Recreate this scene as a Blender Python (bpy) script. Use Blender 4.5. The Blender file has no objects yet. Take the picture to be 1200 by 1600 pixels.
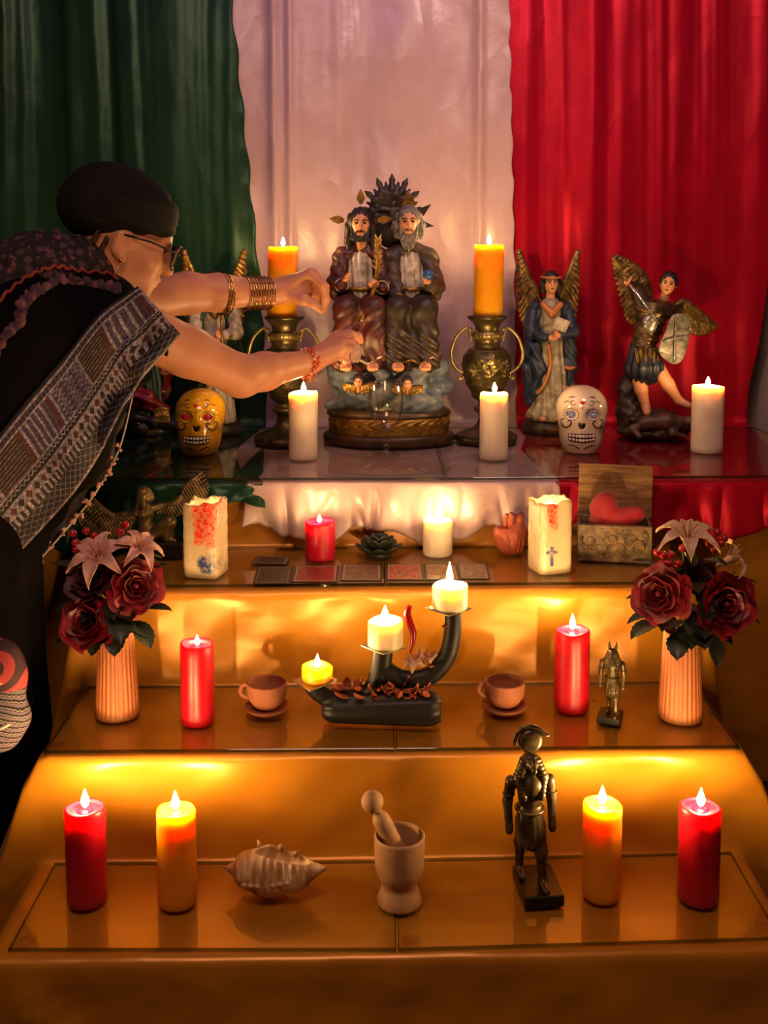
import bpy, math, random
import numpy as np
from mathutils import Matrix, Vector, Euler

# ---------------------------------------------------------------- camera, world, large lights, exposure
scene = bpy.context.scene
C = scene.collection
cam_data = bpy.data.cameras.new('camera')
cam_data.sensor_fit = 'VERTICAL'
cam_data.sensor_height = 36.0
cam_data.sensor_width = 27.0
cam_data.lens = 1650.0 / 1600.0 * 36.0
cam_data.shift_y = -0.16
cam_data.clip_start = 0.02
cam = bpy.data.objects.new('camera', cam_data)
C.objects.link(cam)
cam.location = (0.0, 0.0, 1.2)
cam.rotation_euler = (math.radians(85.0), 0.0, 0.0)
scene.camera = cam

world = bpy.data.worlds.new('World')
scene.world = world
world.use_nodes = True
world.node_tree.nodes['Background'].inputs[0].default_value = (0.30, 0.22, 0.30, 1)
world.node_tree.nodes['Background'].inputs[1].default_value = 0.02

def area_light(name, loc, target, size, energy, color, sy=None, spread=None):
    d = bpy.data.lights.new(name, 'AREA')
    d.energy = energy; d.color = color; d.size = size
    if sy:
        d.shape = 'RECTANGLE'; d.size_y = sy
    if spread: d.spread = math.radians(spread)
    o = bpy.data.objects.new(name, d); C.objects.link(o)
    o.location = loc
    o.rotation_euler = (Vector(target) - Vector(loc)).to_track_quat('-Z', 'Y').to_euler()
    return o
# the room's dim pinkish ceiling light, turned to the hanging satin, and a weak violet strip beside it
area_light('ceiling_light', (0.60, 1.85, 2.5), (0.38, 3.0, 1.60), 0.35, 5.4, (1.0, 0.60, 0.58), spread=110)
area_light('violet_light', (-0.45, 2.3, 2.5), (-0.2, 3.0, 1.6), 0.5, 1.5, (0.62, 0.36, 1.0), spread=120)
area_light('overhead_fill', (-0.15, 0.55, 2.5), (0.0, 1.7, 0.3), 0.8, 26.0, (1.0, 0.58, 0.40))  # added fill from overhead to brighten the treads, not a known lamp
FLAME_GAIN = 4.6

scene.view_settings.view_transform = 'Standard'
scene.view_settings.look = 'None'
scene.view_settings.exposure = 0.0
scene.view_settings.gamma = 1.0
scene.view_settings.use_curve_mapping = False
scene.cycles.use_denoising = True
scene.cycles.max_bounces = 7
scene.cycles.transparent_max_bounces = 24
scene.cycles.caustics_reflective = False
scene.cycles.caustics_refractive = False
scene.cycles.sample_clamp_indirect = 4.0

PI = math.pi
RNG = random.Random(7)
def V(*a): return Vector(a)

# ---------------------------------------------------------------- node and material helpers
class X:
    """a scalar socket with arithmetic"""
    def __init__(s, nt, sock): s.nt = nt; s.k = sock
    def op(s, name, *o):
        n = s.nt.nodes.new('ShaderNodeMath'); n.operation = name
        for i, q in enumerate((s,) + o):
            if isinstance(q, X): s.nt.links.new(q.k, n.inputs[i])
            else: n.inputs[i].default_value = q
        return X(s.nt, n.outputs[0])
    def __add__(s, o): return s.op('ADD', o)
    def __sub__(s, o): return s.op('SUBTRACT', o)
    def __mul__(s, o): return s.op('MULTIPLY', o)
    def __truediv__(s, o): return s.op('DIVIDE', o)
    def frac(s): return s.op('FRACT')
    def floor(s): return s.op('FLOOR')
    def abs(s): return s.op('ABSOLUTE')
    def sin(s): return s.op('SINE')
    def lt(s, o): return s.op('LESS_THAN', o)
    def gt(s, o): return s.op('GREATER_THAN', o)
    def mn(s, o): return s.op('MINIMUM', o)
    def mx(s, o): return s.op('MAXIMUM', o)
    def band(s, a, b): return s.gt(a) * s.lt(b)

def coords(nt, kind='Object', scale=None):
    tc = nt.nodes.new('ShaderNodeTexCoord')
    out = tc.outputs[kind]
    if scale:
        mp = nt.nodes.new('ShaderNodeMapping'); mp.inputs['Scale'].default_value = scale
        nt.links.new(out, mp.inputs['Vector']); out = mp.outputs[0]
    return out
def xyz(nt, sock):
    n = nt.nodes.new('ShaderNodeSeparateXYZ'); nt.links.new(sock, n.inputs[0])
    return X(nt, n.outputs[0]), X(nt, n.outputs[1]), X(nt, n.outputs[2])
def noise(nt, vec, scale, detail=3.0, rough=0.5):
    n = nt.nodes.new('ShaderNodeTexNoise')
    n.inputs['Scale'].default_value = scale; n.inputs['Detail'].default_value = detail; n.inputs['Roughness'].default_value = rough
    nt.links.new(vec, n.inputs['Vector'])
    return X(nt, n.outputs['Fac'])
def voronoi(nt, vec, scale, feature='F1'):
    n = nt.nodes.new('ShaderNodeTexVoronoi'); n.feature = feature
    n.inputs['Scale'].default_value = scale
    nt.links.new(vec, n.inputs['Vector'])
    return X(nt, n.outputs['Distance'])
def mix(nt, fac, a, b):
    n = nt.nodes.new('ShaderNodeMix'); n.data_type = 'RGBA'
    if isinstance(fac, X): nt.links.new(fac.k, n.inputs[0])
    else: n.inputs[0].default_value = fac
    for q, i in ((a, 6), (b, 7)):
        if isinstance(q, tuple): n.inputs[i].default_value = (*q[:3], 1)
        else: nt.links.new(q, n.inputs[i])
    return n.outputs[2]
def srgb(h):
    h = h.lstrip('#'); o = []
    for i in (0, 2, 4):
        c = int(h[i:i+2], 16) / 255.0
        o.append(c / 12.92 if c <= 0.04045 else ((c + 0.055) / 1.055) ** 2.4)
    return tuple(o)
def set_bump(nt, b, height, strength=0.5, dist=0.002):
    n = nt.nodes.new('ShaderNodeBump')
    n.inputs['Strength'].default_value = strength; n.inputs['Distance'].default_value = dist
    nt.links.new(height.k, n.inputs['Height']); nt.links.new(n.outputs[0], b.inputs['Normal'])

MATS = {}
def mat(name, col, rough=0.5, metal=0.0, spec=0.5, var=0.0, vscale=30.0, bump=0.0, bscale=60.0, sss=0.0, sssr=(1, 0.5, 0.3), sscale=0.01, sheen=0.0, coat=0.0, dark=None):
    """plain procedural material: colour with noise variation, optional bump, wax or sheen"""
    if name in MATS: return MATS[name]
    if isinstance(col, str): col = srgb(col)
    m = bpy.data.materials.new(name); m.use_nodes = True
    nt = m.node_tree; b = nt.nodes['Principled BSDF']
    b.inputs['Base Color'].default_value = (*col, 1)
    b.inputs['Roughness'].default_value = rough
    b.inputs['Metallic'].default_value = metal
    b.inputs['Specular IOR Level'].default_value = spec
    vec = coords(nt)
    if var > 0 or dark:
        d = dark if dark else tuple(c * (1 - var) for c in col)
        if isinstance(d, str): d = srgb(d)
        nz = (noise(nt, vec, vscale, 4.0, 0.6) - 0.35) * 3.0
        nz = nz.mn(1.0).mx(0.0)
        nt.links.new(mix(nt, nz, d, col), b.inputs['Base Color'])
    if bump > 0: set_bump(nt, b, noise(nt, vec, bscale, 4.0), bump, 0.003)
    if sss > 0:
        b.inputs['Subsurface Weight'].default_value = sss
        b.inputs['Subsurface Radius'].default_value = sssr
        b.inputs['Subsurface Scale'].default_value = sscale
    if sheen > 0:
        b.inputs['Sheen Weight'].default_value = sheen
    if coat > 0:
        b.inputs['Coat Weight'].default_value = coat; b.inputs['Coat Roughness'].default_value = 0.15
    MATS[name] = m
    return m

def satin(name, col, dark, rough=0.36, wr=0.6, metal=0.0, stretch=(1.0, 1.0, 0.45), sc=9.0, spec=0.6, crease=(7.0, 0.35), dist=0.02):
    m = bpy.data.materials.new(name); m.use_nodes = True
    nt = m.node_tree; b = nt.nodes['Principled BSDF']
    col = srgb(col); dark = srgb(dark)
    vec = coords(nt, 'Object', stretch)
    nt.links.new(mix(nt, noise(nt, vec, 14.0, 3.0), dark, col), b.inputs['Base Color'])
    b.inputs['Roughness'].default_value = rough; b.inputs['Metallic'].default_value = metal
    b.inputs['Specular IOR Level'].default_value = spec
    b.inputs['Sheen Weight'].default_value = 0.04; b.inputs['Sheen Roughness'].default_value = 0.4
    big = noise(nt, vec, sc, 2.0, 0.45)
    fine = noise(nt, coords(nt), 42.0, 2.0, 0.5)
    wp = nt.nodes.new('ShaderNodeVectorMath'); wp.operation = 'MULTIPLY_ADD'       # crumpled creases: warped cells
    nn = nt.nodes.new('ShaderNodeTexNoise'); nn.inputs['Scale'].default_value = 5.0; nt.links.new(vec, nn.inputs['Vector'])
    nt.links.new(nn.outputs['Color'], wp.inputs[0]); wp.inputs[1].default_value = (0.22, 0.22, 0.22); nt.links.new(vec, wp.inputs[2])
    cr = voronoi(nt, wp.outputs[0], crease[0])
    set_bump(nt, b, big + fine * 0.03 + cr * crease[1], wr, dist)
    MATS[name] = m
    return m

def glass_mat(name, tint=(0.93, 0.97, 0.95), ior=1.5, rough=0.01, boost=1.0):
    """clear pane: Fresnel mix of a clear and a mirror-like lobe, so light passes through to what lies below"""
    m = bpy.data.materials.new(name); m.use_nodes = True
    nt = m.node_tree; nt.nodes.clear()
    o = nt.nodes.new('ShaderNodeOutputMaterial'); mx = nt.nodes.new('ShaderNodeMixShader')
    t = nt.nodes.new('ShaderNodeBsdfTransparent'); g = nt.nodes.new('ShaderNodeBsdfGlossy'); fr = nt.nodes.new('ShaderNodeFresnel')
    t.inputs[0].default_value = (*tint, 1); g.inputs['Roughness'].default_value = rough; fr.inputs['IOR'].default_value = ior
    ge = nt.nodes.new('ShaderNodeNewGeometry')      # the ray goes straight through, so only the entering face mirrors
    outer = X(nt, ge.outputs['Backfacing']) * -1.0 + 1.0
    nt.links.new((X(nt, fr.outputs[0]) * outer * boost).mn(1.0).k, mx.inputs[0])
    nt.links.new(t.outputs[0], mx.inputs[1]); nt.links.new(g.outputs[0], mx.inputs[2]); nt.links.new(mx.outputs[0], o.inputs[0])
    MATS[name] = m
    return m

def emission_mat(name, col, strength):
    m = bpy.data.materials.new(name); m.use_nodes = True
    nt = m.node_tree; nt.nodes.clear()
    o = nt.nodes.new('ShaderNodeOutputMaterial'); e = nt.nodes.new('ShaderNodeEmission')
    e.inputs[0].default_value = (*col, 1); e.inputs[1].default_value = strength
    nt.links.new(e.outputs[0], o.inputs[0]); MATS[name] = m
    return m

# ---------------------------------------------------------------- object helpers
def tag(o, label=None, cat=None, group=None, kind=None):
    if label: o['label'] = label
    if cat: o['category'] = cat
    if group: o['group'] = group
    if kind: o['kind'] = kind
    return o
def thing(name, label, cat, loc=(0, 0, 0), rotz=0.0, group=None):
    o = bpy.data.objects.new(name, None); C.objects.link(o)
    o.empty_display_size = 0.02
    o.location = loc; o.rotation_euler = (0, 0, rotz)
    return tag(o, label, cat, group)
def mesh_obj(name, verts, faces, m=None, parent=None, smooth=True, sharp=None, uvs=None):
    me = bpy.data.meshes.new(name)
    me.from_pydata([tuple(v) for v in verts], [], [tuple(f) for f in faces])
    if smooth:
        me.shade_smooth()
        if sharp: me.set_sharp_from_angle(angle=math.radians(sharp))
    if uvs is not None:
        l = me.uv_layers.new(name='UVMap')
        idx = np.empty(len(me.loops), dtype=np.int32); me.loops.foreach_get('vertex_index', idx)
        l.data.foreach_set('uv', np.asarray(uvs, dtype=np.float32)[idx].ravel())
    if m: me.materials.append(MATS[m] if isinstance(m, str) else m)
    o = bpy.data.objects.new(name, me); C.objects.link(o)
    if parent: o.parent = parent
    return o
def copy_tree(o, parent=None, loc=None, rotz=None):
    c = o.copy(); C.objects.link(c); c.parent = parent
    if loc is not None: c.location = loc
    if rotz is not None: c.rotation_euler = (0, 0, rotz)
    for ch in list(o.children): copy_tree(ch, c)
    return c

class MB:
    """collects shapes for ONE mesh"""
    def __init__(s): s.v = []; s.f = []; s.uv = []; s.M = Matrix.Identity(4)
    def _add(s, vs, fs):
        b = len(s.v)
        s.v += [tuple(s.M @ Vector(p)) for p in vs]; s.f += [tuple(i + b for i in f) for f in fs]
    def grid(s, fn, nu, nv, cu=False, cv=False):
        """fn(u, v) with u, v in 0..1"""
        vs = []
        au = nu if cu else nu + 1; av = nv if cv else nv + 1
        for j in range(av):
            for i in range(au): vs.append(fn(i / nu, j / nv))
        fs = []
        for j in range(nv):
            for i in range(nu):
                a = j * au + i; b = j * au + (i + 1) % au
                c = ((j + 1) % av) * au + (i + 1) % au; d = ((j + 1) % av) * au + i
                fs.append((a, b, c, d))
        s._add(vs, fs); return s
    def lathe(s, prof, n=32, rf=None, c=(0, 0, 0), sq=(1, 1)):
        """profile of (r, z) bottom to top; rf(theta, z, r) -> r"""
        vs = []; fs = []; m = len(prof)
        for r, z in prof:
            for i in range(n):
                t = 2 * PI * i / n; q = rf(t, z, r) if rf else r
                vs.append((c[0] + q * math.cos(t) * sq[0], c[1] + q * math.sin(t) * sq[1], c[2] + z))
        for j in range(m - 1):
            for i in range(n):
                k = (i + 1) % n
                fs.append((j * n + i, j * n + k, (j + 1) * n + k, (j + 1) * n + i))
        if prof[0][0] > 1e-6: fs.append(tuple(reversed(range(n))))
        if prof[-1][0] > 1e-6: fs.append(tuple((m - 1) * n + i for i in range(n)))
        s._add(vs, fs); return s
    def tube(s, path, rad, n=8, cap=True, closed=False, flat=None):
        path = [Vector(p) for p in path]; m = len(path)
        if not hasattr(rad, '__len__'): rad = [rad] * m
        tan = []
        for i in range(m):
            a = path[(i - 1) % m] if (closed or i > 0) else path[0]
            b = path[(i + 1) % m] if (closed or i < m - 1) else path[-1]
            t = (b - a); tan.append(t.normalized() if t.length > 1e-9 else Vector((0, 0, 1)))
        ref = Vector((0, 0, 1)) if abs(tan[0].z) < 0.9 else Vector((1, 0, 0))
        if flat: ref = Vector(flat[0])
        nrm = (ref - tan[0] * ref.dot(tan[0])).normalized()
        vs = []; fs = []
        for i in range(m):
            nrm = (nrm - tan[i] * nrm.dot(tan[i])).normalized()
            bi = tan[i].cross(nrm)
            for k in range(n):
                a = 2 * PI * k / n
                vs.append(path[i] + (nrm * math.cos(a) * (flat[1] if flat else 1) + bi * math.sin(a)) * rad[i])
        for i in range(m if closed else m - 1):
            for k in range(n):
                q = (k + 1) % n; j = (i + 1) % m
                fs.append((i * n + k, i * n + q, j * n + q, j * n + k))
        if cap and not closed:
            fs.append(tuple(reversed(range(n)))); fs.append(tuple((m - 1) * n + k for k in range(n)))
        s._add(vs, fs); return s
    def box(s, c, size, bev=0.0, rot=None):
        hx, hy, hz = (q / 2 for q in size)
        R = (rot if isinstance(rot, Matrix) else Euler(rot).to_matrix()) if rot is not None else Matrix.Identity(3)
        c = Vector(c)
        if bev <= 0:
            vs = [c + R @ Vector((x * hx, y * hy, z * hz)) for z in (-1, 1) for y in (-1, 1) for x in (-1, 1)]
            fs = [(0, 2, 3, 1), (4, 5, 7, 6), (0, 1, 5, 4), (2, 6, 7, 3), (0, 4, 6, 2), (1, 3, 7, 5)]
            s._add(vs, fs); return s
        b = min(bev, hx * .98, hy * .98, hz * .98); vs = []; ix = {}
        for x in (-1, 1):
            for y in (-1, 1):
                for z in (-1, 1):
                    for a in range(3):
                        p = [x * hx, y * hy, z * hz]
                        for q in range(3):
                            if q != a: p[q] -= (x, y, z)[q] * b
                        ix[(x, y, z, a)] = len(vs); vs.append(c + R @ Vector(p))
        fs = []
        for a in range(3):
            o = [q for q in range(3) if q != a]
            for sg in (-1, 1):
                l = []
                for (p, q) in ((-1, -1), (1, -1), (1, 1), (-1, 1)):
                    k = [0, 0, 0]; k[a] = sg; k[o[0]] = p; k[o[1]] = q; l.append(ix[(*k, a)])
                fs.append(tuple(l))
        for a in range(3):
            o = [q for q in range(3) if q != a]
            for p in (-1, 1):
                for q in (-1, 1):
                    k0 = [0, 0, 0]; k1 = [0, 0, 0]
                    k0[a] = -1; k1[a] = 1
                    for k in (k0, k1): k[o[0]] = p; k[o[1]] = q
                    fs.append((ix[(*k0, o[0])], ix[(*k1, o[0])], ix[(*k1, o[1])], ix[(*k0, o[1])]))
        for x in (-1, 1):
            for y in (-1, 1):
                for z in (-1, 1): fs.append((ix[(x, y, z, 0)], ix[(x, y, z, 1)], ix[(x, y, z, 2)]))
        s._add(vs, fs); return s
    def ell(s, c, r, rot=None, nu=12, nv=8):
        R = Euler(rot).to_matrix() if rot is not None else Matrix.Identity(3)
        c = Vector(c)
        if not hasattr(r, '__len__'): r = (r, r, r)
        vs = [c + R @ Vector((0, 0, -r[2]))]; fs = []
        for j in range(1, nv):
            p = -PI / 2 + PI * j / nv
            for i in range(nu):
                t = 2 * PI * i / nu
                vs.append(c + R @ Vector((r[0] * math.cos(p) * math.cos(t), r[1] * math.cos(p) * math.sin(t), r[2] * math.sin(p))))
        vs.append(c + R @ Vector((0, 0, r[2])))
        for i in range(nu):
            k = (i + 1) % nu
            fs.append((0, 1 + k, 1 + i))
            for j in range(nv - 2): fs.append((1 + j * nu + i, 1 + j * nu + k, 1 + (j + 1) * nu + k, 1 + (j + 1) * nu + i))
            fs.append((1 + (nv - 2) * nu + i, 1 + (nv - 2) * nu + k, len(vs) - 1))
        s._add(vs, fs); return s
    def prism(s, outline, t, fn=None):
        """outline in XZ, thickness t along Y (front at -t/2)"""
        n = len(outline)
        vs = [(x, -t / 2, z) for x, z in outline] + [(x, t / 2, z) for x, z in outline]
        fs = [tuple(range(n)), tuple(reversed(range(n, 2 * n)))]
        fs += [(i, n + i, n + (i + 1) % n, (i + 1) % n) for i in range(n)]
        if fn: vs = [fn(*p) for p in vs]
        s._add(vs, fs); return s
    def build(s, name, m=None, parent=None, smooth=True, sharp=None, fix=True):
        o = mesh_obj(name, s.v, s.f, m, parent, False)
        if fix:
            import bmesh
            bm = bmesh.new(); bm.from_mesh(o.data)
            bmesh.ops.recalc_face_normals(bm, faces=bm.faces); bm.to_mesh(o.data); bm.free()
        if smooth:
            o.data.shade_smooth()
            if sharp: o.data.set_sharp_from_angle(angle=math.radians(sharp))
        return o

def smooth_path(pts, n=8, closed=False):
    """Catmull-Rom through points (any dimension)"""
    pts = [np.array(p, float) for p in pts]; m = len(pts); out = []
    for i in range(m if closed else m - 1):
        if closed: p0, p1, p2, p3 = pts[(i - 1) % m], pts[i], pts[(i + 1) % m], pts[(i + 2) % m]
        else: p0, p1, p2, p3 = pts[max(i - 1, 0)], pts[i], pts[i + 1], pts[min(i + 2, m - 1)]
        for k in range(n):
            t = k / n
            out.append(0.5 * ((2 * p1) + (-p0 + p2) * t + (2 * p0 - 5 * p1 + 4 * p2 - p3) * t * t + (-p0 + 3 * p1 - 3 * p2 + p3) * t ** 3))
    if not closed: out.append(pts[-1])
    return [tuple(float(c) for c in p) for p in out]

# ---------------------------------------------------------------- soft modelling: blended solids turned into one continuous surface
class Soft:
    def __init__(s, k=0.01): s.p = []; s.k = k; s.disp = None
    def cone(s, a, b, ra, rb=None, k=None, op='u'):
        rb = ra if rb is None else rb
        s.p.append(('c', np.array(a, float), np.array(b, float), ra, rb, s.k if k is None else k, op)); return s
    def chain(s, pts, rad, k=None, op='u'):
        for i in range(len(pts) - 1): s.cone(pts[i], pts[i + 1], rad[i], rad[i + 1], k, op)
        return s
    def ell(s, c, r, rot=None, k=None, op='u'):
        if not hasattr(r, '__len__'): r = (r, r, r)
        R = np.array(Euler(rot).to_matrix()) if rot is not None else np.eye(3)
        s.p.append(('e', np.array(c, float), R, np.array(r, float), None, s.k if k is None else k, op)); return s
    def box(s, c, half, rot=None, rnd=0.002, k=None, op='u'):
        R = np.array(Euler(rot).to_matrix()) if rot is not None else np.eye(3)
        s.p.append(('b', np.array(c, float), R, np.array(half, float), rnd, s.k if k is None else k, op)); return s
    @staticmethod
    def _box(q):
        t = q[0]
        if t == 'c':
            r = np.array([[q[3]] * 3, [q[4]] * 3])
            pts = np.array([q[1], q[2]]); return (pts - r).min(0), (pts + r).max(0)
        e = np.abs(q[2]) @ (q[3] + (q[4] or 0)); return q[1] - e, q[1] + e
    @staticmethod
    def _d(q, P):
        t = q[0]
        if t == 'c':
            a, b, ra, rb = q[1], q[2], q[3], q[4]; d = b - a; L = max(float(d @ d), 1e-12)
            w = P - a; h = np.clip((w @ d) / L, 0, 1)
            return np.sqrt(((w - h[..., None] * d) ** 2).sum(-1)) - (ra + (rb - ra) * h)
        L = (P - q[1]) @ q[2]
        if t == 'e':
            r = q[3]; k0 = np.sqrt(((L / r) ** 2).sum(-1)); k1 = np.sqrt(((L / (r * r)) ** 2).sum(-1))
            return k0 * (k0 - 1) / np.maximum(k1, 1e-9)
        w = np.abs(L) - q[3]
        return np.sqrt((np.maximum(w, 0) ** 2).sum(-1)) + np.minimum(w.max(-1), 0) - q[4]
    @staticmethod
    def _mix(A, d, k, op):
        if op == 'u':
            if k <= 0: return np.minimum(A, d)
            h = np.maximum(k - np.abs(A - d), 0) / k; return np.minimum(A, d) - h * h * k / 4
        d = -d
        if k <= 0: return np.maximum(A, d)
        h = np.maximum(k - np.abs(A - d), 0) / k; return np.maximum(A, d) + h * h * k / 4
    def value(s, P):
        P = np.asarray(P, float); F = np.full(P.shape[:-1], 9.0)
        for q in s.p: F = s._mix(F, s._d(q, P), q[5], q[6])
        if s.disp: F = F + s.disp(P)
        return F
    def front_y(s, x, z, y0, y1, n=60):
        """first y from y0 towards y1 where the surface starts"""
        ys = np.linspace(y0, y1, n); P = np.stack([np.full(n, x), ys, np.full(n, z)], 1)
        f = s.value(P); i = np.argmax(f < 0)
        if f[i] >= 0: return None
        if i == 0: return y0
        t = f[i - 1] / (f[i - 1] - f[i]); return float(ys[i - 1] + t * (ys[i] - ys[i - 1]))
    def mesh(s, h):
        bs = [s._box(q) for q in s.p if q[6] == 'u']
        lo = np.min([b[0] for b in bs], 0) - 3 * h; hi = np.max([b[1] for b in bs], 0) + 3 * h
        if s.disp: lo = lo - 0.006; hi = hi + 0.006
        n = np.ceil((hi - lo) / h).astype(int) + 1
        ax = [lo[i] + h * np.arange(n[i]) for i in range(3)]
        F = np.full(n, 1.0, dtype=np.float32)
        for q in s.p:
            b0, b1 = s._box(q); mg = q[5] + 3 * h
            i0 = np.maximum(((b0 - mg - lo) / h).astype(int), 0); i1 = np.minimum(((b1 + mg - lo) / h).astype(int) + 2, n)
            if (i1 <= i0).any(): continue
            sl = tuple(slice(i0[i], i1[i]) for i in range(3))
            P = np.stack(np.meshgrid(ax[0][sl[0]], ax[1][sl[1]], ax[2][sl[2]], indexing='ij'), -1)
            F[sl] = s._mix(F[sl], s._d(q, P), q[5], q[6])
        if s.disp:
            P = np.stack(np.meshgrid(*ax, indexing='ij'), -1); F = F + s.disp(P)
        return nets(F, lo, h)
    def build(s, name, m, parent=None, h=0.003, cut=None):
        v, f = s.mesh(h)
        if cut is not None:                       # flatten everything below z = cut (a foot that stands)
            v[:, 2] = np.maximum(v[:, 2], cut)
        me = bpy.data.meshes.new(name)
        me.vertices.add(len(v)); me.vertices.foreach_set('co', v.astype(np.float32).ravel())
        me.loops.add(f.size); me.loops.foreach_set('vertex_index', f.astype(np.int32).ravel())
        me.polygons.add(len(f)); me.polygons.foreach_set('loop_start', (np.arange(len(f)) * 4).astype(np.int32))
        me.update(calc_edges=True); me.validate(); me.shade_smooth()
        me.materials.append(MATS[m] if isinstance(m, str) else m)
        o = bpy.data.objects.new(name, me); C.objects.link(o)
        if parent: o.parent = parent
        return o
def nets(F, o, h):
    ins = F < 0
    cnt = np.zeros(tuple(q - 1 for q in F.shape), np.int8)
    offs = [(i, j, k) for i in (0, 1) for j in (0, 1) for k in (0, 1)]
    a, b, c = cnt.shape
    for i, j, k in offs: cnt += ins[i:i + a, j:j + b, k:k + c]
    act = (cnt > 0) & (cnt < 8)
    ii = np.argwhere(act); idx = np.full(cnt.shape, -1, np.int64); idx[act] = np.arange(len(ii))
    val = [F[ii[:, 0] + i, ii[:, 1] + j, ii[:, 2] + k] for i, j, k in offs]
    acc = np.zeros((len(ii), 3)); num = np.zeros(len(ii))
    for p in range(8):
        for q in range(p + 1, 8):
            d = np.array(offs[q]) - np.array(offs[p])
            if np.abs(d).sum() != 1: continue
            x = (val[p] < 0) != (val[q] < 0)
            t = val[p][x] / (val[p][x] - val[q][x])
            acc[x] += np.array(offs[p]) + t[:, None] * d; num[x] += 1
    vert = (ii + acc / num[:, None]) * h + o
    quads = []
    for axis in range(3):
        u, w = (axis + 1) % 3, (axis + 2) % 3
        lo = [slice(None)] * 3; hi = [slice(None)] * 3
        lo[axis] = slice(0, -1); hi[axis] = slice(1, None)
        A = ins[tuple(lo)]; B = ins[tuple(hi)]
        e = np.argwhere(A != B)
        e = e[(e[:, u] > 0) & (e[:, w] > 0) & (e[:, u] < cnt.shape[u]) & (e[:, w] < cnt.shape[w])]
        if not len(e): continue
        def cell(du, dw):
            g = e.copy(); g[:, u] += du; g[:, w] += dw
            return idx[g[:, 0], g[:, 1], g[:, 2]]
        Q = np.stack([cell(-1, -1), cell(0, -1), cell(0, 0), cell(-1, 0)], 1)
        fl = ~A[e[:, 0], e[:, 1], e[:, 2]]
        Q[fl] = Q[fl][:, ::-1]
        quads.append(Q)
    return vert, np.concatenate(quads)

# ---------------------------------------------------------------- materials of the place
mat('floor_mat', '#3a2418', 0.45, var=0.4, vscale=8, bump=0.1)
mat('wall_mat', '#8d7f7f', 0.8, var=0.12, vscale=6, bump=0.15, bscale=120)
mat('ceiling_mat', '#7d7470', 0.9, var=0.1)
satin('green_satin', '#20492f', '#183522', 0.36, 0.5, stretch=(1, 1, 0.35), sc=7, spec=0.35, dist=0.03, metal=0.4)
satin('white_satin', '#c6a8a4', '#b49490', 0.34, 0.75, stretch=(1, 1, 0.6), sc=4, crease=(3.6, 0.45), dist=0.06)
satin('red_satin', '#b80026', '#94001c', 0.42, 0.50, stretch=(1, 1, 0.4), sc=6, spec=0.25, dist=0.035, metal=0.45)
satin('gold_satin', '#ca861e', '#b27014', 0.36, 0.45, metal=0.25, stretch=(0.7, 1, 1.3), sc=7, dist=0.025, crease=(5.0, 0.25))
glass_mat('pane_glass', (0.95, 0.97, 0.95), 1.55, 0.006)
glass_mat('clear_glass', (0.95, 0.93, 0.89), 1.5, 0.02, boost=2.4)
glass_mat('glass_edge', (0.30, 0.38, 0.32), 1.5, 0.05)
mat('dark_metal', '#2a2624', 0.4, metal=0.8)

def structure(name, c, size, m):
    o = MB().box(c, size).build(name, m, smooth=False); o['kind'] = 'structure'; return o
structure('floor', (0, 0.75, -0.05), (3.7, 5.0, 0.1), 'floor_mat')
structure('wall_back', (0, 3.22, 1.3), (3.7, 0.1, 2.6), 'wall_mat')
structure('wall_left', (-1.8, 0.75, 1.3), (0.1, 4.84, 2.6), 'wall_mat')
structure('wall_right', (1.8, 0.75, 1.3), (0.1, 4.84, 2.6), 'wall_mat')
structure('wall_front', (0, -1.72, 1.3), (3.7, 0.1, 2.6), 'wall_mat')
structure('ceiling', (0, 0.75, 2.65), (3.7, 5.0, 0.1), 'ceiling_mat')

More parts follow.
